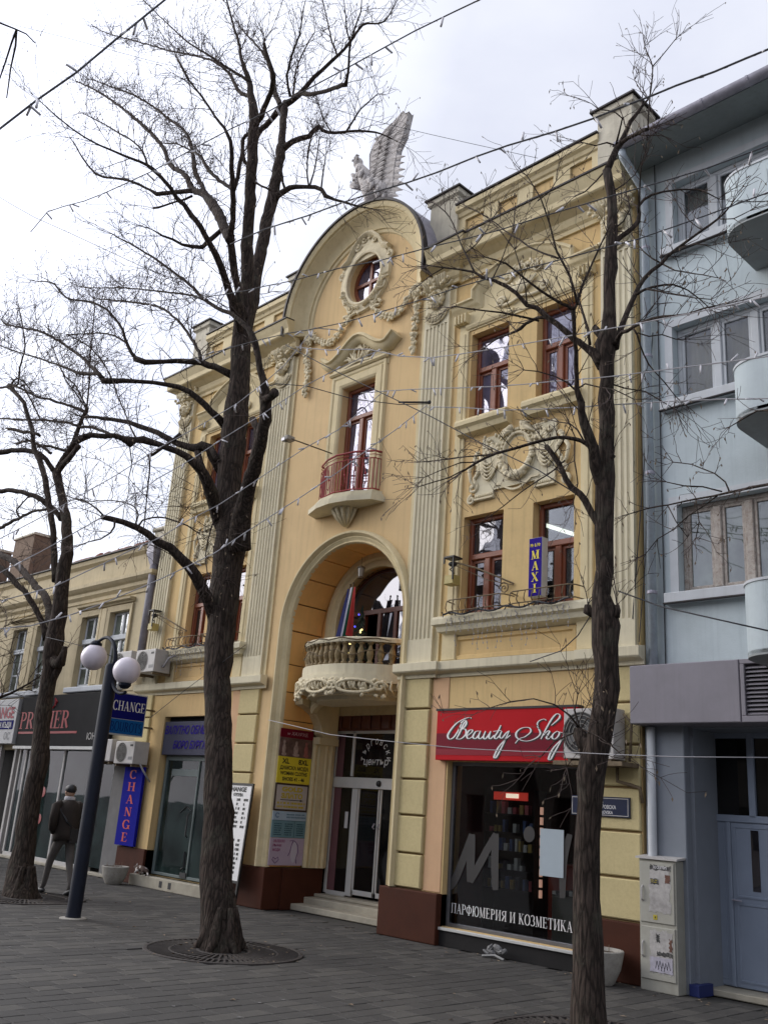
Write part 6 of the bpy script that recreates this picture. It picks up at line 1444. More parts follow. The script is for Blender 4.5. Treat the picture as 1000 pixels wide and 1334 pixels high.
# broken tiled roof
m = MB(); rnd = random.Random(9)
m.add([(-36, .5, 7.0), (-22.5, .5, 7.0), (-23.5, 5, 9.5), (-36, 5, 9.5)], [(0, 1, 2, 3)]); obj('roof', m, M['rooftile'], OB)
m = MB()
for i in range(60):
    for j in range(12):
        x = -35.8+.22*i+rnd.uniform(-.03, .03); t = j/12; y = .45+4.4*t; z = 7.06+2.5*t+rnd.uniform(-.03, .08)
        if x > -22.4-1.0*t or rnd.random() < .12: continue
        m.blob((x, y, z), (.12, .26, .07), 6, 4, Matrix.Rotation(.5+rnd.uniform(-.3, .3), 3, 'X'))
obj('roof_tiles', m, M['rooftile'], OB, kind='stuff')
for x, y, z0, z1, w_ in ((-29.9, 2.2, 7.6, 9.45, .75), (-18.42, .55, 6.9, 7.42, .26), (-34, 2.5, 7.6, 9.6, .8)):
    C_ = thing('chimney', (x, y, z0), {-29.9: 'squat brick chimney on the red tiled roof at far left', -18.42: 'small rendered chimney stub beside the ochre building', -34: 'brick chimney at the far end of the tiled roof'}[x], 'chimney')
    m = MB(); m.box(x-w_, x+w_, y-.35, y+.35, z0, z1); obj('stack', m, M['brick'] if w_ > .3 else M['concrete'], C_, bevel=.02)
    m = MB(); m.cbox(x-w_-.05, x+w_+.05, y-.40, y+.40, z1, z1+.08, .02); obj('chimney_cap', m, M['concrete'], C_)
m = MB(); m.tube([(-20.2, 1.2, 7.0), (-20.15, 1.2, 7.75)], .03, 6); tag(obj('vent_pipe', m, M['zinc']), 'thin rusty vent pipe standing up behind the old parapet', 'pipe')
RP = thing('drain_pipe', (-18.08, -.05, 0), 'rusty flaking rainwater pipe with hopper between the old house and the ochre facade', 'drain pipe')
m = MB(); m.tube([(-18.05, -.06, 6.5), (-18.05, -.06, 4.45)], .085, 12); obj('pipe', m, mat('flaking_pipe', (.20, .19, .22), .7, .3, 5, .4, 40, dirt=.8, dirtcol=(.16, .09, .05)), RP, smooth=True)
m = MB(); m.box(-18.20, -17.92, -.20, .06, 6.75, 7.10); m.add([(-18.20, -.20, 6.75), (-17.92, -.20, 6.75), (-17.92, .06, 6.75), (-18.20, .06, 6.75), (-18.12, -.13, 6.5), (-17.98, -.13, 6.5), (-17.98, 0, 6.5), (-18.12, 0, 6.5)], [(0,1,5,4),(1,2,6,5),(2,3,7,6),(3,0,4,7)]); obj('hopper', m, M['zinc'], RP)
# shops of the old house
m = MB(); m.box(-36, -23.5, .1, .4, 2.5, 3.8); m.box(-19.05, -17.95, .08, .4, 2.55, 3.8); obj('wall', m, M['oldcream'], OB)
m = MB(); m.cbox(-18.62, -17.93, .03, .4, 0, 2.55, .01); obj('grey_pier', m, mat('shop_pier_grey', (.16, .155, .15), .8, .12, 4, dirt=.4, dirtcol=(.08, .075, .07)), OB)
BS = thing('shop_fascia', (-21.2, -.1, 2.6), 'charcoal shop fascia with red serif name behind the left tree', 'sign')
m = MB(); m.cbox(-23.28, -18.95, -.14, .05, 2.58, 3.76, .01); obj('sign_board', m, M['darkpanel'], BS)
rp = mat('dull_red_letter', (.30, .02, .025), .4, .05)
obj('lettering', serif_mb('PREMIER', .40, (-23.20, -.142, 2.98), XR, ZU, 1.12, 1.2), rp, BS)
m = MB(); m.box(-23.2, -20.2, -.146, -.141, 2.86, 2.91); obj('underline', m, rp, BS)
m = MB()
for s in (-1, 1): m.tube([(-21.6+s*.05, -.15, 3.45), (-21.6+s*.22, -.15, 3.6), (-21.6+s*.10, -.15, 3.68), (-21.6+s*.16, -.15, 3.5)], .02, 5)
obj('emblem', m, rp, BS)
obj('lettering', text_mb('ЮНИ', .15, (-19.72, -.142, 2.72), XR, ZU, .004, sx_=1.2), M['acrilic'], BS)
m = MB(); m.cbox(-23.3, -18.95, -.18, .04, 2.50, 2.57, .005); obj('fascia_lip', m, M['alu'], BS)
CS = thing('shop_fascia', (-24.2, -.1, 2.75), 'white light box with red CHANGE lettering over a navy line at far left', 'sign')
m = MB(); m.cbox(-25.9, -23.35, -.20, .08, 2.62, 3.72, .01); obj('sign_box', m, mat('lightbox_white', (.45, .45, .45), .4, .04), CS)
obj('lettering', text_mb('CHANGE', .28, (-23.50, -.205, 3.25), XR, ZU, .004, 0, .03, 1.0, 'RIGHT'), mat('deep_red_print', (.30, .01, .03), .4, 0), CS)
m = MB(); m.box(-25.85, -23.45, -.206, -.200, 2.97, 3.19); obj('print_band', m, M['navy'], CS)
obj('lettering', text_mb('ВАЛУТНА КЪЩА', .14, (-23.52, -.209, 3.01), XR, ZU, .004, 0, .02, .9, 'RIGHT'), M['white'], CS)
obj('lettering', text_mb('ОС', .18, (-23.52, -.205, 2.72), XR, ZU, .004, 0, 0, 1.0, 'RIGHT'), mat('grey_letter', (.15, .15, .16), .4, 0), CS)
LS = thing('shop_window', (-21, .1, 0), 'dim shop window wall with pale posts under the charcoal fascia', 'shop window')
m = MB()
for x in (-23.25, -22.9, -20.92, -19.62): m.cbox(x-.035, x+.035, .02, .10, .12, 2.5, .005)
m.cbox(-23.25, -19.1, .02, .10, .05, .14, .005); obj('window_frame', m, M['acrilic'], LS)
for a, b in ((-23.2, -22.93), (-22.87, -20.96), (-20.88, -19.66), (-19.58, -18.62)):
    m = MB(); m.box(a, b, .05, .058, .14, 2.5); obj('pane', m, M['glassgreen2'] if 'glassgreen2' in M else M['glassgreen'], LS)
m = MB()
for k in range(5): m.blob((-21.9+.18*sin(k*2), .045, 1.75-.2*k), (.13, .003, .12), 7, 5)
obj('window_sticker', m, rp, LS)
m = MB(); m.box(-23.2, -18.5, 1.2, 1.3, 0, 2.5); m.box(-20.6, -20.0, .5, .9, .1, 1.6); m.box(-22.5, -21.5, .6, .9, .1, .7); obj('inner_wall', m, mat('dim_shop', (.09, .08, .07), .8, .3, 2), LS)
m = MB(); m.box(-36, -23.3, .3, .4, 0, 2.5); obj('wall', m, M['interiorblack'], LS)
for x in (-25.4, -24.5, -23.6):
    m = MB(); m.cbox(x-.05, x+.05, .05, .15, 0, 2.6, .005); obj('shop_post', m, M['acrilic'], LS)
m = MB(); m.cbox(-36, -17.9, -.05, .1, 0, .06, .01); obj('kerb_stone', m, M['step'], kind='structure')
# ================================================================= buildings across the street (they only show in the glass)
OP = thing('opposite_terrace', (-12, -26, 0), 'plain two storey terrace facing the ochre building, seen in its windows', 'building')
m = MB(); hs = []
for i in range(26):
    for z in (1.0, 4.4): hs.append(rect(-44+2.4*i, -43+2.4*i, z, z+1.7))
m.prism(rect(-46, 20, 0, 8.6), -24.6, -24.2, hs[:]); obj('wall', m, mat('terrace_render', (.20, .17, .13), .9, .15, .5), OP)
m = MB(); m.box(-46, 20, -34, -25, 0, 8.4); obj('inner_wall', m, M['interiorblack'], OP)
m = MB(); m.box(-46.2, 20.2, -34.2, -24, 8.6, 8.9); obj('roof', m, M['rooftile'], OP)
# ================================================================= street lamp
LP = thing('street_lamp', (-12.68, -3.58, 0), 'dark blue street lamp post with two white globes on curved arms', 'street lamp')
lx, ly = -12.68, -3.58
m = MB(); m.lathe((lx, ly, 0), [(.105, 0), (.105, .02), (.100, .04), (.100, 3.42), (.085, 3.46), (0, 3.48)], 20); obj('post', m, M['poleblue'], LP, auto=50)
m = MB(); m.lathe((lx, ly, 0), [(.18, 0), (.18, .012), (.11, .02)], 20); obj('base_plate', m, M['pedgrey'], LP)
def arch_arm(cx, cz, r, a0, a1, w_=.035):
    m = MB(); pts = [(cx+r*cos(radians(a)), ly, cz+r*sin(radians(a))) for a in [a0+(a1-a0)*k/16 for k in range(17)]]; m.tube(pts, [w_*(1-.35*k/16) for k in range(17)], 8); return m
a1_ = arch_arm(-13.02, 3.48, .40, -5, 112); obj('arm', a1_, M['poleblue'], LP, smooth=True)
a2_ = arch_arm(-12.28, 3.40, .38, 180, 285); obj('arm', a2_, M['poleblue'], LP, smooth=True)
for gx, gz, s in ((-13.28, 3.60, 1), (-12.24, 3.34, -1)):
    m = MB(); m.blob((gx, ly, gz), .195, 28, 18); gl = obj('globe', m, M['globe'], LP, smooth=True)
    m = MB(); m.lathe((gx, ly, gz+s*.19), [(.09, -.03*s), (.09, .02*s), (.05, .06*s), (0, .07*s)], 16); obj('globe_collar', m, M['poleblue'], gl, smooth=False)
    if s > 0: m = MB(); m.tube([(gx, ly, gz+.24), (-13.17, ly, 3.85)], .025, 8); obj('arm_end', m, M['poleblue'], gl)
# ================================================================= tree gratings
def grating(cx, cy, r, label, ri=.28):
    T = thing('tree_grating', (cx, cy, 0), label, 'tree grating', 'round cast iron gratings round the street trees')
    m = MB()
    for a, b, z in ((r-.05, r, .012), (r*.66, r*.69, .008), (ri, ri+.04, .010)):
        m.lathe((cx, cy, 0), [(a, -.02), (a, z-.003), (a+.004, z), (b-.004, z), (b, z-.003), (b, -.02)], 72)
    obj('ring', m, M['castiron'], T)
    q = MB(); q.box(r*.69, r-.05, -.011, .011, -.015, .008); me1 = bake('grating_bar', q, M['castiron'])
    q = MB(); q.box(ri+.04, r*.66, -.013, .013, -.015, .008); me2 = bake('grating_bar', q, M['castiron'])
    for k in range(72): inst('grating_bar', me1, T, (cx, cy, 0), (0, 0, 2*pi*k/72))
    for k in range(44): inst('grating_bar', me2, T, (cx, cy, 0), (0, 0, 2*pi*k/44))
    m = MB(); m.lathe((cx, cy, 0), [(0, -.02), (r-.02, -.025)], 40); obj('soil', m, M['soil'], T)
    return T
grating(-9.72, -3.2, .93, 'round cast iron grating under the tallest front tree')
grating(-4.83, -2.95, .93, 'round cast iron grating at the bottom right edge under the right tree')
grating(-15.1, -3.15, .93, 'round cast iron grating under the left tree near the lamp post')
# ================================================================= person walking away
PW = thing('person', (-15.45, -2.45, 0), 'person in dark brown jacket, dark cap and grey trousers walking away behind the lamp post', 'person')
def skin_body(name, verts, edges, mt, parent, sub=2, root=0):
    org = worldpos(parent); me = D.meshes.new(name); me.from_pydata([tuple(Vector(v[:3])-org) for v in verts], edges, []); me.materials.append(mt)
    o = D.objects.new(name, me); COL.objects.link(o); o.parent = parent
    md = o.modifiers.new('skin', 'SKIN')
    if not me.skin_vertices: me.attributes if False else None
    sv = me.skin_vertices[0].data if me.skin_vertices else None
    if sv is None: return o
    for i, v in enumerate(verts):
        r = v[3]; sv[i].radius = (r, r) if not hasattr(r, '__len__') else r
    sv[root].use_root = True
    md.use_smooth_shade = True
    s_ = o.modifiers.new('sub', 'SUBSURF'); s_.levels = s_.render_levels = sub
    return o
def tube_body(name, chains, mt, parent, n=10):
    m = MB()
    for ch in chains: m.tube([c[:3] for c in ch], [c[3] for c in ch], n)
    return obj(name, m, mt, parent, smooth=True)
hx, hy = -15.45, -2.45; q = lambda dx, dy, z, r: (hx+dx, hy+dy, z, r)
jk = mat('brown_jacket', (.028, .021, .017), .9, .2, 9, .3, 60); tr = mat('grey_trousers', (.11, .10, .092), .9, .15, 9, .3, 60)
# one continuous figure: pelvis, spine, neck, arms and legs as a single fused body
VB = [q(0, 0, .93, .13), q(-.03, 0, 1.10, .13), q(-.05, 0, 1.28, .155), q(-.06, 0, 1.42, .12), q(-.06, 0, 1.50, .055), q(-.075, 0, 1.56, .06),
      q(-.05, -.20, 1.40, .07), q(.02, -.25, 1.18, .052), q(-.08, -.20, .98, .042), q(-.05, .20, 1.40, .07), q(-.0, .25, 1.18, .052), q(-.10, .20, .98, .042),
      q(-.02, -.09, .86, .10), q(-.22, -.10, .50, .066), q(-.30, -.10, .12, .045), q(-.40, -.10, .05, .038),
      q(.02, .09, .86, .10), q(.08, .10, .50, .066), q(.24, .10, .16, .045), q(.17, .10, .06, .038)]
EB = [(0,1),(1,2),(2,3),(3,4),(4,5),(3,6),(6,7),(7,8),(3,9),(9,10),(10,11),(0,12),(12,13),(13,14),(14,15),(0,16),(16,17),(17,18),(18,19)]
import bmesh
def skin_obj(name, verts, edges, mt, parent, sub=1):
    org = worldpos(parent); bm = bmesh.new(); lay = bm.verts.layers.skin.verify(); vs = []
    for v in verts:
        b = bm.verts.new(Vector(v[:3])-org); r = v[3]; b[lay].radius = (r, r) if not hasattr(r, '__len__') else r; vs.append(b)
    vs[0][lay].use_root = True
    for a, b in edges: bm.edges.new((vs[a], vs[b]))
    me = D.meshes.new(name); bm.to_mesh(me); bm.free(); me.materials.append(mt)
    o = D.objects.new(name, me); COL.objects.link(o); o.parent = parent
    md = o.modifiers.new('skin', 'SKIN'); md.use_smooth_shade = True; md.branch_smoothing = .4
    s_ = o.modifiers.new('sub', 'SUBSURF'); s_.levels = s_.render_levels = sub
    return o
skin_obj('body', VB, EB, tr, PW)
m = MB()                                      # jacket shell over the torso and sleeves
m.tube([q(-.0, 0, .84, 0)[:3], q(-.01, 0, .95, 0)[:3], q(-.03, 0, 1.12, 0)[:3], q(-.05, 0, 1.30, 0)[:3], q(-.06, 0, 1.42, 0)[:3], q(-.065, 0, 1.50, 0)[:3]], [.205, .20, .195, .215, .175, .075], 16)
for s in (-1, 1): m.tube([q(-.05, s*.14, 1.42, 0)[:3], q(-.05, s*.22, 1.38, 0)[:3], q(.03, s*.28, 1.18, 0)[:3], q(-.03, s*.25, 1.04, 0)[:3], q(-.12, s*.17, .98, 0)[:3]], [.08, .085, .07, .062, .055], 12)
obj('jacket', m, jk, PW, smooth=True)
m = MB(); m.blob(q(-.09, 0, 1.62, 0)[:3], (.095, .078, .115), 14, 10); m.blob(q(-.185, 0, 1.60, 0)[:3], (.02, .014, .02), 6, 5)
for s in (-1, 1): m.blob(q(-.085, s*.078, 1.61, 0)[:3], (.02, .012, .03), 6, 5); m.blob(q(-.165, s*.03, 1.63, 0)[:3], (.012, .014, .010), 6, 4)
m.blob(q(-.172, 0, 1.565, 0)[:3], (.012, .025, .008), 6, 4); obj('head', m, mat('skin_tone', (.36, .22, .15), .6, .1, 20), PW, smooth=True)
m = MB(); m.blob(q(-.075, 0, 1.665, 0)[:3], (.108, .092, .085), 14, 8); m.blob(q(-.17, 0, 1.66, 0)[:3], (.06, .07, .012), 10, 5); obj('cap', m, M['black'], PW, smooth=True)
m = MB(); m.lathe(q(-.065, 0, 1.49, 0)[:3], [(.085, -.02), (.095, .01), (.09, .05), (.07, .06)], 14); obj('scarf', m, mat('pale_scarf', (.45, .44, .46), .9, .2, 30), PW, smooth=True)
m = MB(); m.tube([q(-.17, -.10, 1.45, 0)[:3], q(-.02, -.215, 1.40, 0)[:3], q(.16, -.10, 1.15, 0)[:3], q(.16, .08, 1.0, 0)[:3]], .018, 6); m.box(hx+.10, hx+.20, hy-.02, hy+.24, .82, 1.04); obj('shoulder_bag', m, M['black'], PW)
for (dx, s) in ((-.36, -1), (.20, 1)):
    m = MB(); m.blob(q(dx-.02, s*.10, .045, 0)[:3], (.145, .05, .045), 12, 6, Matrix.Rotation(0 if s < 0 else -.35, 3, 'Y')); obj('shoe', m, M['black'], PW, smooth=True)
for s in (-1, 1):                            # hands half in the pockets
    m = MB(); c0 = Vector(q(-.14, s*.15, .95, 0)[:3]); m.tube([c0+Vector((.01, 0, .05)), c0], [.03, .034], 8)
    for k in range(4): m.tube([c0+Vector((-.025+.017*k, 0, 0)), c0+Vector((-.03+.017*k, -s*.01, -.04)), c0+Vector((-.02+.016*k, -s*.03, -.065))], [.010, .009, .007], 6)
    m.tube([c0+Vector((-.03, 0, .02)), c0+Vector((-.06, -s*.02, -.02))], [.012, .009], 6); obj('hand', m, D.materials['skin_tone'], PW, smooth=True)
# ================================================================= cat on the step
CA = thing('cat', (-16.72, -.30, 0), 'small white and brown cat crouching by the planter on the shop step', 'cat')
cq = lambda dx, dy, z, r: (-16.72+dx, -.30+dy+.16, .2+z, r)
VC = [cq(.14, 0, .11, .065), cq(.04, 0, .125, .062), cq(-.08, 0, .115, .058), cq(-.17, 0, .12, .04), cq(-.22, -.01, .13, .042), cq(-.255, -.01, .115, .022),
      cq(.22, 0, .06, .016), cq(.29, -.02, .02, .013), cq(.27, -.10, .015, .010), cq(-.11, -.045, .06, .022), cq(-.15, -.05, .012, .018), cq(-.11, .045, .06, .022), cq(-.14, .05, .012, .018),
      cq(.15, -.055, .07, .036), cq(.10, -.06, .035, .022), cq(.07, -.06, .012, .018), cq(.15, .055, .07, .036), cq(.12, .06, .012, .018)]
EC = [(0,1),(1,2),(2,3),(3,4),(4,5),(0,6),(6,7),(7,8),(2,9),(9,10),(2,11),(11,12),(0,13),(13,14),(14,15),(0,16),(16,17)]
fur = D.materials.new('calico_fur'); fur.use_nodes = True; nt = fur.node_tree; b = nt.nodes['Principled BSDF']; b.inputs['Roughness'].default_value = .95
n_ = nt.nodes.new('ShaderNodeTexNoise'); n_.inputs['Scale'].default_value = 9; g_ = nt.nodes.new('ShaderNodeNewGeometry'); nt.links.new(g_.outputs['Position'], n_.inputs['Vector'])
c_ = nt.nodes.new('ShaderNodeValToRGB'); c_.color_ramp.interpolation = 'CONSTANT'; c_.color_ramp.elements[0].color = (.07, .045, .035, 1); c_.color_ramp.elements[1].position = .5; c_.color_ramp.elements[1].color = (.55, .52, .48, 1)
nt.links.new(n_.outputs[0], c_.inputs[0]); nt.links.new(c_.outputs[0], b.inputs['Base Color'])
skin_obj('body', VC, EC, fur, CA)
for s in (-1, 1):
    m = MB(); m.add([cq(-.215, s*.012-.01, .165, 0)[:3], cq(-.215, s*.04-.01, .155, 0)[:3], cq(-.21, s*.034-.01, .20, 0)[:3], cq(-.20, s*.026-.01, .16, 0)[:3]], [(0,1,2),(1,3,2),(3,0,2)]); obj('ear', m, fur, CA)

# fallen leaves and litter on the pavement
m = MB(); rnd = random.Random(44)
for k in range(260):
    w_ = rnd.random()
    if w_ < .35: cx, cy, rr = rnd.choice(holes); a = rnd.uniform(0, 6.28); q = rr*rnd.uniform(.3, 1.15); x, y = cx+q*cos(a), cy+q*sin(a)
    elif w_ < .7: x, y = rnd.uniform(-20, -4.5), -abs(rnd.gauss(.08, .12))-.1
    else: x, y = rnd.uniform(-19, -4), rnd.uniform(-6.5, -.2)
    L_ = rnd.uniform(.012, .035); a = rnd.uniform(0, 6.28); d = Vector((cos(a), sin(a), 0)); n_ = Vector((-sin(a), cos(a), 0)); p = Vector((x, y, .008))
    m.add([p-d*L_, p+n_*L_*.5+Vector((0, 0, rnd.uniform(0, .012))), p+d*L_, p-n_*L_*.5+Vector((0, 0, rnd.uniform(0, .012)))], [(0, 1, 2, 3)])
obj('fallen_leaves', m, M['pod'], kind='stuff')
m = MB()
for k in range(46): m.lathe((rnd.uniform(-16, -4.5), rnd.uniform(-6.3, -.5), .0025), [(0, .001), (rnd.uniform(.008, .022), 0)], 8)
obj('chewing_gum_spots', m, mat('gum_spot', (.16, .155, .15), .9, .2, 20), kind='stuff')
# ================================================================= bare street trees
import numpy as np
def densify(P, R, step=.16, seed=0, wob=.012):
    rnd = random.Random(seed); out = []; rr = []
    for i in range(len(P)-1):
        a, b, c, d = P[max(i-1, 0)], P[i], P[i+1], P[min(i+2, len(P)-1)]; n = max(1, int((c-b).length/step))
        for t in range(n):
            u = t/n; p = .5*((2*b)+(-a+c)*u+(2*a-5*b+4*c-d)*u*u+(-a+3*b-3*c+d)*u**3)
            r = R[i]+(R[i+1]-R[i])*u; w_ = min(wob, r*.35)
            out.append(p+Vector((rnd.uniform(-w_, w_), rnd.uniform(-w_, w_), rnd.uniform(-w_, w_)))); rr.append(r*rnd.uniform(.95, 1.06))
    out.append(P[-1]); rr.append(R[-1]); return out, rr
def bark_tube(mb, P, R, n, seed):
    """tube with lumpy, slightly fluted cross-section"""
    rnd = random.Random(seed); m = len(P); t0 = (P[1]-P[0]).normalized(); u = t0.orthogonal().normalized(); vs = []; fs = []; ph = [rnd.uniform(0, 6.28) for _ in range(4)]
    for i in range(m):
        t = (P[min(i+1, m-1)]-P[max(i-1, 0)]).normalized(); u = (u-t*u.dot(t)).normalized(); v = t.cross(u); r = R[i]
        for k in range(n):
            a = 2*pi*k/n; q = 1+.045*sin(3*a+ph[0]+i*.12)+.03*sin(7*a+ph[1]-i*.2)+.025*sin(i*.9+ph[2]+a)+rnd.uniform(-.012, .012)
            vs.append(P[i]+u*(cos(a)*r*q)+v*(sin(a)*r*q))
    for i in range(m-1):
        for k in range(n):
            l = (k+1) % n; fs.append((i*n+k, i*n+l, (i+1)*n+l, (i+1)*n+k))
    fs.append(tuple(reversed(range(n)))); fs.append(tuple(range((m-1)*n, m*n))); mb.add(vs, fs)
class Twigs:
    def __init__(s): s.v = []; s.f = []; s.n = 0
    def seg(s, pts, r0, r1):
        m = len(pts); b = len(s.v)
        for i in range(m):
            t = (pts[min(i+1, m-1)]-pts[max(i-1, 0)]); 
            if t.length < 1e-7: t = Vector((0, 0, 1))
            t.normalize(); u = t.orthogonal().normalized(); w_ = t.cross(u); r = r0+(r1-r0)*i/(m-1)
            for k in range(3): a = 2.0944*k; s.v.append(tuple(pts[i]+u*(cos(a)*r)+w_*(sin(a)*r)))
        for i in range(m-1):
            for k in range(3): l = (k+1) % 3; s.f.append((b+i*3+k, b+i*3+l, b+i*3+3+l, b+i*3+3+k))
    def leaf(s, p, d, L_, w_):
        u = d.orthogonal().normalized(); b = len(s.v); q = p+d*L_
        s.v += [tuple(p), tuple(p+d*L_*.5+u*w_), tuple(q), tuple(p+d*L_*.5-u*w_)]; s.f.append((b, b+1, b+2, b+3))
def grow(T, PD, rnd, p, d, L_, r, lev, up=.25, pods=.5):
    n = max(3, int(L_/.07)); pts = [p]; q = p.copy(); dd = d.copy()
    for i in range(n):
        dd = (dd+Vector((rnd.gauss(0, .13), rnd.gauss(0, .13), rnd.gauss(0, .10)+up*.07))).normalized(); q = q+dd*(L_/n); pts.append(q)
    T.seg(pts, r, max(.0021, r*.4))
    if lev > 0:
        k = max(2, int(L_/(.15 if lev > 1 else .10)))
        for j in range(k):
            i = rnd.randint(1, n) if lev > 1 else rnd.randint(1, n); b = pts[i]; t = (pts[min(i+1, n)]-pts[i-1]).normalized(); side = t.orthogonal().normalized(); side.rotate(Matrix.Rotation(rnd.uniform(0, 6.28), 3, t))
            e = (t*rnd.uniform(.5, 1.0)+side*rnd.uniform(.5, .95)+Vector((0, 0, up*.4))).normalized()
            grow(T, PD, rnd, b, e, L_*rnd.uniform(.3, .6), max(.0024, r*.55), lev-1, up, pods)
    elif rnd.random() < pods:
        PD.leaf(q, Vector((rnd.gauss(0, .35), rnd.gauss(0, .35), -1)).normalized(), rnd.uniform(.025, .06), rnd.uniform(.004, .009))
def tree(name, label, Y0, trunk, limbs, seed, dens=1.0, group='bare street trees', bent=.35, twigL=.55, dep=None, tn=18, lev=1, bark='bark'):
    """trunk, limbs: lists of (photo x, photo y, radius in photo pixels); limbs lean towards or away from the street by 'drift'"""
    rnd = random.Random(seed)
    def P3(x, y, Y): p = at(x, y, Y); return p
    base = P3(trunk[0][0], trunk[0][1], Y0); o = thing(name, (base.x, base.y, 0), label, 'tree', group)
    def build(lst, drift, n, nm_, sd):
        P = []; R = []; L_ = 0; prev = None
        for k, (x, y, r) in enumerate(lst):
            if prev is not None: L_ += math.hypot(x-prev[0], y-prev[1])
            prev = (x, y); p = P3(x, y, Y0+drift*L_/100); P.append(p); R.append(max(.004, r*depth(p)/FPX*.97))
        P[0] = P[0]-Vector((0, 0, .22)); P, R = densify(P, R, .16 if n > 10 else .12, sd); m = MB(); bark_tube(m, P, R, n, sd); return P, R, m
    P, R, m = build(trunk, 0, tn, 'trunk', seed)
    tk = obj('trunk', m, M[bark], o, smooth=True)
    if seed in (11, 37):
        rb = .20 if seed == 37 else .235
        for k in range(7):
            a = k*.9+rnd.uniform(-.25, .25); e = rb*rnd.uniform(1.35, 1.8); c, s_ = cos(a), sin(a)
            pts = [base+Vector((c*rb*.50, s_*rb*.50, .46)), base+Vector((c*rb*.76, s_*rb*.76, .20)), base+Vector((c*rb*1.0, s_*rb*1.0, .07)), base+Vector((c*e*.92, s_*e*.92, -.03))]
            for q in pts: q.z -= base.z
            Pq, Rq = densify(pts, [.035, .062, .052, .022], .05, seed+k, .004); m = MB(); bark_tube(m, Pq, Rq, 8, seed+k); obj('root', m, M[bark], o, smooth=True)
    T = Twigs(); PD = Twigs(); starts = {}
    for i, (start, lst, drift) in enumerate(limbs):
        off = 0
        # a limb starts where its parent is: reuse the nearest built point so joints close
        Pl = []; Rl = []; L_ = 0; prev = None; y0 = Y0
        best = None
        for (bp, br) in starts.get('all', [])+list(zip(P, R)):
            q = bp-CAM; dq = q.dot(FW); X_ = 500+FPX*q.dot(RT)/dq; Y_ = 667-FPX*q.dot(UP)/dq; dd = math.hypot(X_-lst[0][0], Y_-lst[0][1])
            if best is None or dd < best[0]: best = (dd, bp.y)
        y0 = best[1] if best[0] < 30 else Y0
        for (x, y, r) in lst:
            if prev is not None: L_ += math.hypot(x-prev[0], y-prev[1])
            prev = (x, y); p = P3(x, y, y0+drift*L_/100); Pl.append(p); Rl.append(max(.004, (r if r > 6 else r*.82)*depth(p)/FPX))
        Pd, Rd = densify(Pl, Rl, .12, seed*100+i); m = MB(); mx = max(Rl); bark_tube(m, Pd, Rd, 10 if mx > .05 else 7 if mx > .02 else 5, seed*77+i)
        obj('branch', m, M[bark], o, smooth=True); starts.setdefault('all', []).extend(zip(Pd, Rd))
        acc = 0
        for k in range(1, len(Pd)):
            s_ = (Pd[k]-Pd[k-1]).length; r = Rd[k]; acc += s_*dens*(8.5 if r < .03 else 4.5 if r < .06 else 1.2 if r < .1 else 0)
            while acc > 1:
                acc -= 1; t = (Pd[k]-Pd[k-1]).normalized(); side = t.orthogonal().normalized(); side.rotate(Matrix.Rotation(rnd.uniform(0, 6.28), 3, t))
                e = (t*rnd.uniform(.3, 1.0)+side*rnd.uniform(.5, 1)+Vector((0, 0, .35))).normalized()
                grow(T, PD, rnd, Pd[k], e, twigL*rnd.uniform(.4, 1.3), min(.0075, max(.0045, r*.45)), lev)
        e = (Pd[-1]-Pd[-3]).normalized() if len(Pd) > 3 else Vector((0, 0, 1))
        if Rd[-1] < .03:
            for _ in range(3): grow(T, PD, rnd, Pd[-1], (e+Vector((rnd.gauss(0, .35), rnd.gauss(0, .35), rnd.gauss(0, .3)))).normalized(), twigL*rnd.uniform(.6, 1.3), min(.006, Rd[-1]*.8), lev)
    m = MB(); m.v = T.v; m.f = T.f; obj('twigs', m, M['twig'], o, kind='stuff')
    if PD.v: m = MB(); m.v = PD.v; m.f = PD.f; obj('seed_bracts', m, M['pod'], o, kind='stuff')
    return o
A_trunk = [(286,1246,37),(285,1236,30),(285,1222,26.5),(284,1195,23.5),(284,1150,22),(284,1080,20),(285,1000,18.5),(285,930,18),(284,880,17.5),(288,820,19),(293,770,20),(298,715,20.5),(300,680,19),(298,640,17),(303,580,16),(307,540,15.5),(311,500,13),(314,450,12.5),(319,404,13.5),(321,380,9)]
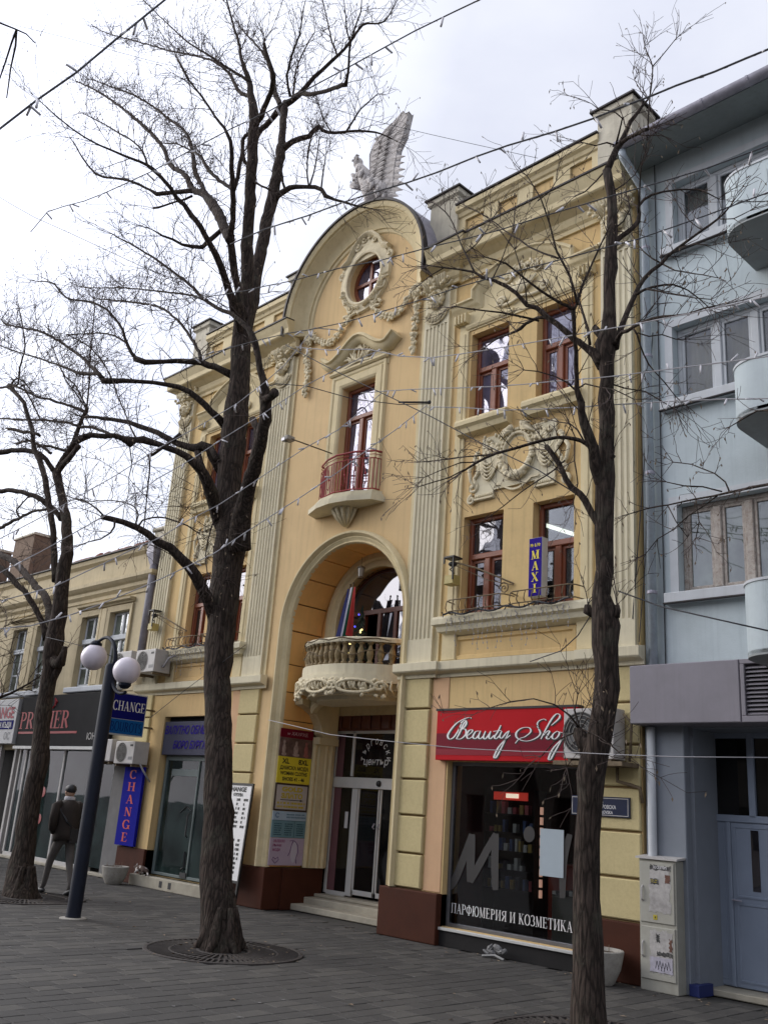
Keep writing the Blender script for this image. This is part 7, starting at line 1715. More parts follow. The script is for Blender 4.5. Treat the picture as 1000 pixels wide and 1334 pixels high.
A_limbs = [
 (0,[(319,420,7),(322,385,8.5),(322,330,8),(324,290,7.5),(327,240,7.5),(329,200,7.2),(331,165,7),(331,150,6.5),(327,120,5),(321,95,3.8),(315,78,2.8),(312,60,2.2),(302,25,1.6),(294,-5,1.1)],-.15),
 (0,[(320,440,6),(325,412,7.5),(330,390,8.2),(332,368,8.2),(338,336,8),(346,296,7.5),(354,260,7.5),(362,220,6.5),(366,198,6.5),(368,175,5.5),(371,140,6),(372,133,5)],.3),
 (0,[(317,440,4),(315,412,5.5),(312,392,6),(308,370,6),(304,340,6),(301,312,6),(303,286,4.5),(304,250,4.5),(302,220,4),(302,200,3.5),(300,183,3),(292,167,2.4),(280,151,2),(262,125,1.7),(247,105,1.5),(232,77,1.1)],-.5),
 (0,[(314,445,4),(311,420,6),(305,400,6.5),(299,380,6),(293,360,6),(276,322,5),(268,306,4.6),(256,286,4.2),(250,282,4.4),(240,268,3.8),(230,257,3.6),(222,245,3.2),(210,230,3),(200,221,3.4),(192,215,2.5),(170,206,2),(132,190,1.5),(100,172,1.3),(72,150,1),(56,135,.8)],-.8),
 (0,[(192,215,2),(186,197,1.6),(175,185,1.4),(150,170,1.2),(125,156,1),(107,147,.7)],-.3),
 (0,[(301,315,6.5),(290,290,6.8),(276,264,6.5),(264,252,5.5),(252,247,5),(240,227,4),(222,215,3.8),(215,197,3),(205,182,3.2),(185,162,2.8),(165,145,2.2),(145,130,1.8),(122,116,1.4),(100,106,1)],.5),
 (0,[(274,260,4.5),(262,240,3.8),(254,222,4),(250,195,2.6),(242,172,2.2),(220,155,2),(197,137,1.7),(170,122,1.4),(142,112,1),(122,104,.7)],.8),
 (0,[(304,248,3),(286,235,2.8),(270,219,2.8),(262,205,2),(250,197,1.6),(232,188,1.2),(215,187,1)],.2),
 (0,[(254,249,4.2),(236,249,3.6),(222,250,3.4),(205,253,3.6),(196,248,2),(180,240,2.2),(162,234,2),(135,230,1.8),(125,226,1.8),(112,212,1.3),(100,192,1),(92,180,.7)],-.7),
 (0,[(250,255,2),(240,260,1.8),(228,263,1.5),(214,268,1.6),(200,271,2)],-.4),
 (0,[(287,300,3.6),(278,308,4),(270,316,4),(262,322,3.5),(250,321,3),(238,318,2.4),(225,312,2),(212,307,1.6),(200,300,1)],-.9),
 (0,[(320,212,3),(316,200,3.2),(317,182,3.2),(319,178,3),(328,172,3.5)],.0),
 (0,[(305,250,3.2),(309,232,3),(312,215,2.8),(316,200,3)],.0),
 (0,[(328,108,3.2),(320,102,2.8),(302,92,2.3),(290,84,2),(280,77,1.8),(262,66,1.5),(245,55,1.3),(228,40,1.1),(212,25,.9),(187,0,.8)],-.6),
 (0,[(327,125,3.6),(318,124,3.2),(311,120,3),(306,108,2.4),(295,92,2.2),(282,82,2),(270,77,1.7),(255,73,1.5),(240,70,1.4),(220,66,1.3),(200,60,1.2),(167,51,1.1),(137,42,.8),(122,34,.6)],.4),
 (0,[(232,78,1.6),(240,95,1.3),(246,106,1)],.1),
 (0,[(333,165,5),(340,150,4.8),(346,134,4.2),(353,118,4),(357,100,3.8),(352,85,3.2),(346,68,3),(344,56,2.6)],-.5),
 (0,[(366,138,4.5),(358,122,4.2),(355,100,3.8),(350,84,2.5),(340,66,1.8),(326,50,1.4),(312,35,1)],.7),
 (0,[(371,140,6.5),(362,146,5),(355,155,4.6),(347,163,4.4),(340,169,4.5),(334,176,5)],-.1),
 (0,[(371,136,6),(380,131,5),(387,125,4.6),(400,112,3.8),(410,101,3.4),(420,92,3),(432,80,2.8),(442,70,2.5),(454,56,2.3),(465,42,2),(472,32,1.8),(485,31,1.5),(500,28,1.3),(510,14,1),(517,0,.8)],.4),
 (0,[(382,127,4),(391,122,4),(405,123,3.4),(420,120,3.2),(436,114,3.2),(450,110,3.8),(452,104,2.4),(454,82,2),(457,55,1.7),(462,36,1.3),(470,15,1.1),(471,0,.8)],-.4),
 (0,[(457,60,1.6),(452,40,1.3),(450,20,1),(448,0,.7)],-.5),
 (0,[(440,74,1.8),(432,52,1.4),(426,25,1.1),(420,0,.8)],.6),
 (0,[(378,126,2.4),(375,112,2),(374,98,1.8),(380,72,1.5),(390,45,1.3),(394,17,1),(398,0,.7)],-.6),
 (0,[(382,124,2),(384,106,1.5),(386,90,1.3),(399,60,1),(410,42,.8)],.8),
 (0,[(366,198,5.2),(373,190,5),(380,185,4.6),(391,181,4.2),(402,177,4.2),(408,170,4),(415,165,4),(420,170,2.8),(437,173,2.2),(455,171,2),(480,171,1.7),(495,174,1.3),(510,181,1)],.6),
 (0,[(452,170,1.8),(461,156,1.4),(470,142,1.3),(482,131,1.1),(492,122,.8)],-.4),
 (0,[(432,173,1.4),(424,160,1.1),(418,145,1),(414,130,.7)],.4),
 (0,[(357,262,6),(363,254,5.2),(370,248,4.8),(378,245,4.4),(386,244,3.6),(398,243,3.2),(410,244,3.4),(419,247,3.2),(425,255,3.6),(436,260,2.2),(450,264,2),(461,267,1.6),(473,270,1.2),(485,272,.8)],.5),
 (0,[(402,242,1.8),(400,225,1.4),(401,200,1.3),(405,180,1)],.2),
 (0,[(404,240,1.5),(412,210,1.1),(416,180,.8)],.3),
 (0,[(370,244,2.2),(368,230,1.7),(366,220,1.6)],.2),
 (0,[(418,245,1.6),(420,230,1.2),(424,205,.9)],-.2),
 (0,[(330,237,2),(341,242,1.8),(352,248,1.8)],.1),
 # right stem and what it carries
 (0,[(312,715,15),(313,700,14),(315,684,13),(322,642,10),(331,612,9.5),(336,592,9),(341,570,8.5),(346,546,8),(347,530,7.5),(347,516,7.5),(343,497,6),(340,480,5.2),(336,464,5),(332,448,5.4),(328,436,5),(322,428,4),(306,412,3.6),(290,404,3),(267,390,2.8),(252,376,2.4),(240,365,2.2),(225,354,2),(210,342,2),(190,330,1.5),(172,319,1.3),(147,305,.9)],-.35),
 (0,[(346,520,6.5),(352,516,6),(358,511,6.5)],-.3),
 (0,[(340,575,7),(334,558,4.5),(329,546,6)],0),
 # left limbs
 (0,[(306,490,6.5),(292,483,5.8),(280,478,5.2),(262,472,5),(246,470,4.2),(229,469,4),(214,470,3.6),(199,472,4.2),(190,471,4.5),(176,467,5)],-.75),
 (0,[(177,466,3.6),(171,459,2.8),(166,448,2.6),(160,430,2.2),(150,415,2),(140,404,2.1),(131,398,2),(122,394,1.8),(110,392,1.7),(100,391,1.6),(87,388,1.5),(78,379,1.4),(72,371,1.3),(62,367,1),(50,367,.8)],-.4),
 (0,[(263,470,3.4),(259,458,2.6),(252,445,2.4),(242,429,2.2),(228,414,2),(212,402,2),(197,397,1.7),(175,394,1.6),(147,391,1.4),(122,389,1)],.5),
 (0,[(270,392,2.2),(250,385,1.8),(230,382,1.6),(212,380,1.5),(185,377,1.2),(157,375,1.1),(130,375,1),(107,374,.9),(92,368,.7)],.3),
 (0,[(165,447,1.8),(150,438,1.5),(132,434,1.4),(108,435,1.2),(87,436,1)],.2),
 (0,[(88,436,1),(104,444,1),(120,455,1.1),(133,470,1.1),(142,486,1),(148,500,1)],.2),
 (0,[(295,557,7),(283,543,5.6),(268,528,5),(257,518,4.8),(247,510,4.4),(232,504,4.2),(216,501,3.6),(199,498,3.4),(180,497,3.4),(160,496,4),(145,496,4.6),(133,496,5)],-.8),
 (0,[(134,494,4),(128,487,3),(118,487,3),(105,487,3.2),(95,483,2.2),(84,478,1.9),(68,473,1.6),(52,467,1.4),(22,458,1.2),(0,450,1)],-.2),
 (0,[(132,490,3.4),(120,478,2.6),(105,464,2.4),(90,453,2.2),(75,443,2.1),(62,436,1.9),(50,431,1.7),(30,427,1.6),(15,424,1.4),(6,421,1.3),(3,414,.9),(10,405,.7)],.4),
 (0,[(292,688,11),(284,668,9.5),(277,645,8.5),(268,627,7.5),(256,606,6.2),(245,594,5.6),(232,588,5.2),(218,584,4.6),(205,579,4.6),(196,575,5.5),(186,573,6),(176,573,5),(169,576,7.5),(160,571,4.5),(148,568,4.2),(136,568,4.2),(120,566,4),(108,568,3.5)],-.9),
 (0,[(288,612,8),(281,603,7),(276,592,7),(272,583,6.5),(264,582,6.5),(256,585,6.5),(246,583,5.8),(232,577,5.2),(218,570,4.8),(205,564,4.4),(192,559,4),(181,555,3.8),(168,550,3.4),(154,547,3.2),(135,545,2.8),(112,543,2.3)],-.6),
 (0,[(257,587,5.5),(262,603,5.5),(266,622,5.8),(272,642,6.5),(280,665,6)],.0),
 (0,[(274,582,4),(279,590,4),(283,600,4)],.0),
 (0,[(236,565,4.2),(228,572,3),(220,578,2.8),(210,585,2.4),(200,592,2.6),(193,594,3.4)],-.6),
 (0,[(178,572,1.6),(170,556,1.3),(163,538,1.2),(152,512,1.1),(145,490,1),(132,470,.9)],.2),
 (0,[(168,575,1.2),(170,590,1),(172,605,.9),(168,622,.8)],0),
 (0,[(194,594,1.5),(195,610,1.3),(192,640,1.2),(190,664,1),(187,690,.8)],-.1),
 (0,[(282,812,12),(276,792,9),(270,779,8),(264,766,7.6),(256,750,7.4),(246,738,7),(236,727,6.6),(222,714,6.2),(205,705,6),(192,696,5.8),(178,687,5.4),(160,680,4.8),(145,675,4.4),(132,673,4.2)],-.8),
 (0,[(180,686,1.8),(186,677,1.5),(198,674,1.4),(216,675,1.3),(232,680,1.2),(244,685,1.1),(256,693,1)],.4),
 (0,[(176,685,1.5),(180,672,1.3),(175,660,1.1),(160,654,1),(140,652,.9),(115,653,.8),(100,649,.8)],.2),
 (0,[(136,673,1.8),(128,664,1.5),(115,655,1.3),(98,650,1.1),(82,643,.9)],-.3),
 (0,[(150,678,2),(149,686,1.7),(144,694,1.4),(132,702,1.1),(115,706,.9),(100,712,.8)],-.2),
 (0,[(281,670,1.4),(272,700,1.2),(268,725,1),(270,745,.9)],-.5),
]
tree('linden_tree', 'tallest bare tree, thick dark trunk in front of the left wing of the ochre building', -3.15, A_trunk, A_limbs, 11, .88, twigL=.74, tn=22)
C_trunk = [(768,1372,31),(769,1350,26),(768,1310,23.5),(766,1260,21.5),(764,1200,19.5),(763,1140,18),(764,1090,17),(767,1045,17),(770,1010,18.5),(774,985,18.5),(780,955,17),(785,925,16.5),(789,895,16),(789,865,15.5),(787,840,16.5),(786,815,18),(785,795,16),(784,775,12.5),(785,740,12),(786,700,12),(787,660,12.5),(787,620,12.5),(788,595,10.5),(790,560,10),(789,520,10.5),(790,495,9.5),(788,470,11),(788,450,15),(792,430,10),(794,400,7.8),(794,370,7.5),(795,350,9),(795,330,7.6),(796,300,7),(797,281,6.5),(796,254,6.3),(793,240,6),(790,222,5.8)]
C_limbs = [
 (0,[(790,222,5.8),(796,206,5.2),(801,194,5.2),(808,186,5),(814,170,4),(820,158,3.6),(828,148,3),(836,138,2.4),(843,130,1.6)],.3),
 (0,[(806,188,3.6),(817,180,3.2),(828,174,3.2),(838,170,3.2),(844,168,2.6)],-.2),
 (0,[(843,168,1.6),(844,150,1.4),(846,126,1.3),(849,100,1.1),(850,87,1),(845,74,.9),(839,60,.7)],.2),
 (0,[(850,86,1),(862,72,.8),(872,60,.7),(880,50,.6)],.3),
 (0,[(844,130,1),(834,118,.8),(826,104,.6)],0), (0,[(790,220,1.6),(776,236,1.2),(762,250,1),(748,256,.8)],.4), (0,[(797,250,1.3),(812,240,1.1),(826,228,.9),(833,215,.7)],-.4),
 (0,[(801,192,1.8),(806,172,1.5),(810,154,1.3),(800,146,1.2),(790,144,1),(780,143,.8),(770,135,.6)],-.4),
 (0,[(803,190,1.4),(790,186,1.2),(775,190,1),(760,186,.8)],-.5),
 (0,[(797,322,5),(803,314,4.6),(808,309,4.2),(814,305,4),(822,297,3.8),(830,289,3.8),(832,280,3.2),(831,270,2.6),(838,260,2.2),(849,254,2),(863,250,1.7),(885,247,1.5),(908,247,1.3),(922,252,1),(935,259,.8)],.4),
 (0,[(831,281,1.8),(832,260,1.5),(833,235,1.3),(834,218,1.1),(840,205,.8)],-.3),
 (0,[(797,300,1.5),(812,288,1.2),(820,272,1),(816,255,.8)],.3),
 (0,[(797,452,8),(803,443,5.6),(808,430,4.8),(814,416,4.4),(820,402,4.2),(825,389,4),(831,376,3.6),(838,365,3.6),(848,354,3),(860,343,3),(870,333,2.7),(881,324,2.5),(897,312,2.1),(914,300,2),(924,293,1.8),(933,286,1.7),(942,278,1.6),(950,269,1.2)],.5),
 (0,[(950,270,1),(965,262,.9),(980,263,.8),(998,262,.7)],.3), (0,[(935,285,1),(955,285,.9),(975,275,.7)],-.3), (0,[(914,300,1),(900,290,.9),(888,276,.8),(880,262,.7)],.4), (0,[(881,324,1.2),(905,318,.9),(925,320,.7)],-.4),
 (0,[(829,384,2.6),(838,378,2.2),(849,374,2),(862,371,1.8),(876,371,1.6),(886,374,1.4),(895,378,1.2),(909,388,1),(922,400,.8)],.5),
 (0,[(842,376,1.6),(860,380,1.4),(880,384,1.2),(905,388,1),(925,390,.8)],-.3),
 (0,[(863,344,1.4),(878,352,1.2),(895,355,1.1),(915,358,.9),(935,362,.7)],-.5),
 (0,[(860,343,1.5),(848,336,1.2),(838,328,1),(830,318,.8)],.3),
 (0,[(800,450,4),(805,438,3.4),(810,433,3.2),(817,430,3),(826,424,2.6),(836,420,2.4),(848,415,2.2),(863,413,2),(880,411,1.8),(895,409,1.5),(915,402,1.2),(932,398,1)],-.4),
 (0,[(824,428,1.8),(830,436,1.6),(834,452,1.4),(838,462,1.3),(844,474,1.2),(850,482,1.1),(865,498,1),(879,516,.8)],.3),
 (0,[(830,434,1.2),(845,438,1.1),(862,436,1),(880,442,.8)],.2),
 (0,[(795,500,1.3),(815,506,1.2),(840,510,1),(860,522,.9),(880,534,.8)],.3),
 (0,[(786,450,7),(782,440,6),(778,432,5.6),(774,426,4.6)],-.1),
 (0,[(788,640,10),(780,625,8.5),(776,608,7.8),(771,584,7),(766,566,6.6),(762,551,6.4),(758,538,6),(756,527,5.8),(753,514,5),(751,506,4.4),(751,492,3.6),(750,479,3.6),(749,460,3.2),(748,440,3.2),(747,420,3.2),(746,404,4)],-.3),
 (0,[(746,404,3.2),(738,398,3),(732,395,2.8),(718,387,2.4),(705,380,2.2),(689,367,2),(674,355,1.8),(659,343,1.6),(645,338,1.2),(632,335,.9)],-.5),
 (0,[(747,404,2.4),(750,396,2.2),(757,374,2),(767,352,1.8),(778,328,1.5),(790,302,1.2)],.2),
 (0,[(752,398,2.6),(747,378,2.4),(740,358,2.3),(733,343,2),(725,328,1.8),(720,310,1.6),(716,292,1.5),(710,274,1.3),(704,259,1.2),(695,243,1),(686,229,.8)],-.3),
 (0,[(727,337,1.8),(708,330,1.5),(689,322,1.4),(676,312,1.3),(662,304,1.2),(645,291,1),(629,280,.9),(605,268,.7)],.3),
 (0,[(768,448,2.6),(765,430,2.4),(762,418,2.2),(757,402,1.8),(752,384,1.4)],.2),
 (0,[(686,395,1.2),(684,375,1),(678,350,.9),(670,325,.8)],-.2), (0,[(700,262,1),(715,250,.9),(724,236,.7)],.2),
 (0,[(786,478,9),(780,468,8),(772,459,6.4),(762,452,5.4),(754,446,5.2),(747,440,5.2),(741,435,5),(735,431,4.8),(724,421,4.6),(714,413,4.4),(699,401,3.8),(686,397,3.4),(672,382,3),(659,373,3),(644,366,2.8),(629,361,3),(622,357,2.2),(617,354,2),(598,351,1.6),(578,349,1.4),(560,346,1)],-.35),
 (0,[(618,355,1.8),(611,340,1.5),(605,328,1.4),(597,310,1.2),(590,292,1.1),(580,276,1),(566,265,.8)],.3),
 (0,[(606,330,1),(620,318,.9),(634,300,.8),(640,285,.7)],.3), (0,[(640,365,1.1),(650,345,1),(660,320,.9),(668,300,.7)],.2), (0,[(578,349,.9),(562,358,.8),(545,372,.7)],.2),
 (0,[(714,414,3),(700,414,2.6),(684,421,2.6),(678,427,3),(672,431,2.2),(660,436,1.6),(648,440,1.3),(632,452,1)],.3),
 (0,[(702,418,2.2),(684,414,1.9),(668,410,1.8),(654,407,1.6),(633,405,1.3),(612,402,1.2),(592,399,1)],-.4),
 (0,[(753,512,1.8),(738,498,1.5),(722,490,1.3),(700,484,1.1),(682,482,.9)],-.3), (0,[(752,506,1.5),(762,500,1.3),(778,504,1.1),(800,508,1),(825,520,.8)],-.3),
 (0,[(784,700,8),(779,683,6.4),(771,668,5.8),(762,653,5.6),(754,644,5.2),(744,635,5.2),(738,625,4.8),(732,614,4.4),(726,603,4.4),(720,593,4.2),(715,586,3.8),(711,581,4.4)],-.2),
 (0,[(772,590,5),(768,582,4),(763,577,3.6),(757,573,3.2),(750,572,3.2),(738,570,3),(726,570,2.8),(708,573,2.5),(690,578,2.4),(668,585,2.2),(645,591,2.1),(632,596,2),(621,602,2),(611,609,1.7),(601,615,1.4)],-.4),
 (0,[(645,591,1.5),(620,594,1.3),(596,596,1.1),(570,600,1),(545,602,.8)],.2), (0,[(604,612,1.2),(585,622,1.1),(565,628,1),(545,634,.8)],0), (0,[(620,602,1.1),(600,602,1),(575,612,.9),(552,622,.7)],-.3),
 (0,[(760,575,1.5),(752,560,1.3),(742,552,1.1),(728,550,.9)],.3), (0,[(735,600,1.4),(722,612,1.3),(700,626,1.1),(672,646,1),(648,665,.8),(625,682,.7)],.4), (0,[(748,574,1.3),(748,600,1.1),(752,630,1),(746,655,.8)],0), (0,[(720,593,1),(733,575,.9),(742,555,.8)],-.3),
 (0,[(770,801,6),(765,795,6.5),(765,788,5)],0), (0,[(802,805,5),(805,795,4.6),(803,788,3.6)],0), (0,[(788,598,8),(796,596,5.5),(799,592,4)],0),
 (0,[(770,985,12),(760,966,10),(754,955,8),(752,948,5)],-.15),
 (0,[(755,950,1.8),(742,932,1.4),(722,918,1.2),(695,910,1),(665,914,.9),(638,922,.7)],-.4), (0,[(753,952,1.4),(738,958,1.2),(722,966,1),(705,985,.8)],-.4), (0,[(755,950,1.2),(748,925,1),(752,905,.8)],0), (0,[(758,950,1.3),(780,960,1.1),(800,975,1),(815,988,.8)],-.6),
 (0,[(752,948,1),(742,940,.9),(736,955,.8),(733,975,.7),(738,1000,.6)],-.3), (0,[(757,948,1),(765,935,.9),(778,942,.8)],-.6),
]
tree('linden_tree', 'bare tree with knobbly trunk rising beside the red sign at the bottom right', -2.95, C_trunk, C_limbs, 23, .62, twigL=.42, tn=22)
B_trunk = [(27,1176,31),(27,1168,24),(27,1150,19),(28,1125,16.5),(32,1100,14.5),(38,1060,13),(44,1030,12.5),(50,1000,12),(54,960,11),(57,930,10.5),(61,900,10),(66,870,11.5),(70,845,13),(73,820,11.5),(77,800,10),(80,780,9.5),(81,760,9.3),(83,740,8.6),(87,722,8),(88,700,7),(85,670,6.2),(79,640,5.6),(74,616,6)]
B_limbs = [
 (0,[(74,757,7),(72,735,5.4),(71,712,5),(69,685,4.8),(66,668,4.8),(64,655,5),(62,640,4.6),(60,625,4.6),(56,612,4.4),(52,600,4.4),(45,584,4),(43,565,3.4),(40,552,3.2),(37,542,3.2),(33,530,3.2),(28,520,3.2),(20,511,3),(13,503,5)],-.2),
 (0,[(74,618,5),(82,598,4.6),(89,588,4.4),(97,577,5),(106,571,5.5),(118,567,4.6)],.3),
 (0,[(75,616,4),(84,604,4.6),(92,596,4.4),(98,588,4),(103,582,4)],-.5),
 (0,[(73,616,4.6),(66,606,4),(60,598,3.8),(52,591,3.8),(44,588,3.8),(34,587,3.8),(22,587,4),(10,588,4.2),(0,590,4.6),(-14,592,4)],-.7),
 (0,[(96,578,4),(100,566,3.6),(104,556,3.4),(108,545,3),(112,537,3.2),(114,531,3)],.2),
 (0,[(114,531,1.5),(105,515,1.3),(97,500,1.2),(85,490,1.1),(76,472,1),(70,455,.8)],-.2), (0,[(114,530,1.5),(116,500,1.3),(118,460,1.2),(121,430,1),(124,402,.8)],.3), (0,[(113,532,1.5),(104,520,1.3),(95,507,1.2),(86,496,1.1),(82,485,1)],-.4),
 (0,[(112,538,2.8),(104,533,2.4),(96,530,2.2),(84,526,2),(72,523,2.2),(60,519,1.8),(50,518,1.6),(42,513,1.3),(34,510,1.1)],-.3),
 (0,[(100,555,2.4),(90,551,2.2),(76,549,2),(60,547,1.9),(36,547,1.7),(18,546,1.5),(0,545,1.2)],.3),
 (0,[(104,556,2.4),(120,557,2.4),(136,562,2.3),(150,569,2.2)],0),
 (0,[(62,657,4.8),(54,651,4.2),(45,646,4),(34,642,3.8),(22,640,3.6),(10,639,3.8),(-5,640,3.6)],-.6),
 (0,[(80,676,4.6),(74,667,4),(68,661,3.6),(63,655,3.6)],0), (0,[(62,664,2),(50,665,2),(39,668,2.2),(27,674,2.4),(15,680,2.8),(0,688,3)],.4), (0,[(26,675,1.8),(22,665,1.5),(30,655,1.2),(40,645,1)],0),
 (0,[(64,830,8),(58,820,5.4),(55,811,4.8),(51,802,4.6),(45,790,4.4),(39,780,4.4),(32,770,4.2),(24,762,4.4),(16,753,4.4),(8,745,4.6),(-6,735,4.4)],-.5),
 (0,[(70,815,7),(66,807,6.2),(64,794,6),(61,780,6),(54,771,5.6),(47,764,5.6),(39,754,5.4),(31,745,5.2),(20,733,5),(8,726,5),(-6,720,4.8)],.5),
 (0,[(66,858,8),(78,865,7),(83,850,5),(85,842,4)],0),(0,[(60,905,7),(68,885,6),(76,872,5.6),(82,855,5)],.1),
 (0,[(52,567,2.6),(42,564,2.6),(28,562,2.8),(20,560,2.6),(10,558,2)],-.3), (0,[(66,590,2.4),(56,582,2.2),(48,578,2.2),(36,574,2),(22,578,2)],.4), (0,[(88,588,2.4),(76,584,2.2),(62,581,2),(50,582,1.8)],-.4),
 (0,[(14,502,1.8),(24,500,1.5),(26,480,1.4),(30,465,1.3),(33,450,1.2),(30,427,1.1),(25,400,.8)],-.3), (0,[(18,503,1.8),(32,508,1.6),(40,520,1.3),(52,545,1.1)],.2), (0,[(12,503,1.8),(0,505,1.8),(-8,500,1.6)],.2), (0,[(14,502,1.6),(22,493,1.3),(32,498,1.2),(44,515,1)],-.3),
]
tree('linden_tree', 'bare forked tree at the left edge in front of the old cream house', -3.15, B_trunk, B_limbs, 37, .8, twigL=.70, tn=16)
# a fourth tree stands outside the frame on the right; one bough reaches in
D_trunk = [(1230,1500,30),(1228,1300,24),(1220,1000,21),(1205,800,19),(1190,680,16),(1180,560,11),(1175,430,8)]
D_limbs = [(0,[(1190,700,9),(1130,665,6),(1060,645,4),(1000,631,2.6),(975,636,2.2),(950,642,2),(928,646,1.8),(906,650,1.7),(888,654,1.5),(871,658,1.3),(845,662,1.1),(818,670,.8)],.2),
 (0,[(950,642,1.5),(944,628,1.3),(930,617,1.2),(915,611,1.1),(900,605,.9),(876,602,.8)],.3), (0,[(940,640,1.2),(915,634,1.1),(890,633,1),(868,628,.8)],-.2), (0,[(935,645,1.3),(915,660,1.1),(896,672,1),(876,690,.9),(856,702,.8),(840,722,.7)],.2), (0,[(870,660,1),(880,680,.8),(895,700,.7)],0), (0,[(905,650,1),(910,680,.9),(906,700,.8)],-.3),
 (0,[(1180,560,6),(1120,520,4),(1060,540,3),(1010,534,1.8),(985,535,1.4),(968,545,1.1),(950,556,.8)],.2)]
tree('linden_tree', 'thin hanging bough with dry bracts crossing the lowest window of the blue block', -3.6, D_trunk, D_limbs, 51, .8, twigL=.26, tn=12)
# two more bare trees further down the street
def far_tree(x, y, h, seed, label):
    rnd = random.Random(seed); o = thing('linden_tree', (x, y, 0), label, 'tree', 'bare street trees')
    P = [Vector((x, y, 0)), Vector((x+.1, y, h*.2)), Vector((x-.05, y+.05, h*.38))]; Pd, Rd = densify(P, [.24, .17, .14], .3, seed); m = MB(); bark_tube(m, Pd, Rd, 10, seed); obj('trunk', m, M['bark'], o, smooth=True)
    T = Twigs(); PD = Twigs()
    for k in range(9):
        a = k*.7+rnd.uniform(-.2, .2); e = rnd.uniform(.35, .9); L_ = h*rnd.uniform(.38, .6); P_ = [Pd[-1]-Vector((0, 0, rnd.uniform(0, h*.1)))]; d = Vector((cos(a)*(1-e*.5), sin(a)*(1-e*.5), e)).normalized()
        for i in range(6): d = (d+Vector((rnd.gauss(0, .14), rnd.gauss(0, .14), .07))).normalized(); P_.append(P_[-1]+d*L_/6)
        Rr = [.10*(1-i/6.6)**1.1 for i in range(7)]; Pq, Rq = densify(P_, Rr, .2, seed+k); m = MB(); bark_tube(m, Pq, Rq, 6, seed+k); obj('branch', m, M['bark'], o, smooth=True)
        for i in range(3, len(Pq)):
            for _ in range(2):
                t = (Pq[i]-Pq[i-1]).normalized(); s_ = t.orthogonal().normalized(); s_.rotate(Matrix.Rotation(rnd.uniform(0, 6.28), 3, t)); grow(T, PD, rnd, Pq[i], (t*.6+s_*.8+Vector((0, 0, .3))).normalized(), rnd.uniform(.6, 1.3), .012, 1, pods=.3)
    m = MB(); m.v = T.v; m.f = T.f; obj('twigs', m, M['twig'], o, kind='stuff')
far_tree(-23.5, -3.2, 7.6, 71, 'bare tree with dense fine twigs at the far left above the old tiled roof')
far_tree(-29.0, -3.3, 8.4, 72, 'most distant bare tree at the left edge behind the forked tree')

# ================================================================= light strings and cables
m = MB(); m.tube([(0, 0, .0), (0, 0, -.012)], .006, 6); m.tube([(0, 0, -.010), (0, 0, -.070)], [.0075, .0065], 7)
lampme = bake('lamp', m, M['lampclear'], True)
def light_string(pts, d0, d1, label, step=.62, seed=0, r=.0055, white=False, dmid=None):
    """pts: photo positions of the strung cable; d0, d1: distance from the camera at its two ends"""
    rnd = random.Random(seed); n = len(pts); L_ = [0]
    for i in range(1, n): L_.append(L_[-1]+math.hypot(pts[i][0]-pts[i-1][0], pts[i][1]-pts[i-1][1]))
    P = []
    for i, (x, y) in enumerate(pts):
        t = L_[i]/L_[-1]; q = 1/((1-t)/d0+t/d1); P.append(atd(x, y, q))
    Pd, _ = densify(P, [r]*n, .35, seed, .006)
    T = thing('light_string', tuple(Pd[0]), label, 'light string', 'icicle light strings across the street')
    m = MB(); m.tube(Pd, r, 5); 
    tw = []
    for k in range(len(Pd)*3):      # second wire wound round the first
        i = min(int(k/3), len(Pd)-2); p = Pd[i].lerp(Pd[i+1], (k % 3)/3); tw.append(p+Vector((cos(k*1.9), sin(k*1.9)*.3, sin(k*1.9)))*r*1.3)
    m.tube(tw, r*.6, 4); obj('cable', m, M['cablewhite'] if white else M['cable'], T)
    acc = .2
    for i in range(1, len(Pd)):
        s_ = (Pd[i]-Pd[i-1]).length; acc += s_
        while acc > step:
            acc -= step*.62*rnd.uniform(.7, 1.3); p = Pd[i-1].lerp(Pd[i], rnd.random()); inst('lamp', lampme, T, p, (rnd.gauss(0, .7), rnd.gauss(0, .5), 0) if rnd.random() < .8 else (rnd.uniform(1.5, 3), rnd.uniform(-.8, .8), 0), (rnd.uniform(1.1, 1.45),)*3)
    return T
light_string([(-30,190),(0,168),(50,130),(100,95),(150,52),(215,0),(250,-30)], 6.2, 7.0, 'nearest light string crossing the top left corner of the sky', .42, 1, .008)
light_string([(40,302),(62,276),(110,262),(160,241),(200,222),(250,195),(300,168),(350,145),(400,116),(450,90),(500,62),(540,40),(590,16),(632,-4)], 11.5, 6.6, 'light string running through the crown of the tallest tree', .5, 2)
light_string([(300,318),(345,299),(400,281),(450,263),(500,247),(530,238),(570,224),(620,204),(660,190),(720,172),(770,155),(800,143),(850,124),(880,112),(930,94),(970,76),(1010,60)], 11, 6.2, 'light string passing just above the gable and below the eagle', .5, 3, .008)
light_string([(195,393),(290,384),(345,373),(380,366),(440,350),(500,338),(560,322),(610,310),(650,300),(700,284),(760,266),(800,254),(860,237),(920,219),(1010,186)], 12, 6.6, 'light string across the round gable window', .42, 4)
light_string([(240,470),(345,441),(400,430),(450,420),(500,405),(550,390),(600,373),(640,362),(700,346),(760,330),(830,312),(880,294),(920,280),(1010,247)], 12.5, 7.0, 'light string crossing below the round gable window', .42, 5)
light_string([(385,452),(430,456),(480,455),(520,464),(560,466),(620,458),(700,445),(760,434),(830,422),(900,408),(1010,384)], 12.5, 7.6, 'light string over the upper windows of the right wing', .42, 6, white=True)
light_string([(470,512),(520,508),(560,506),(640,504),(720,497),(800,490),(880,480),(1010,463)], 12, 8.0, 'light string crossing the middle of the upper right windows', .45, 7, white=True)
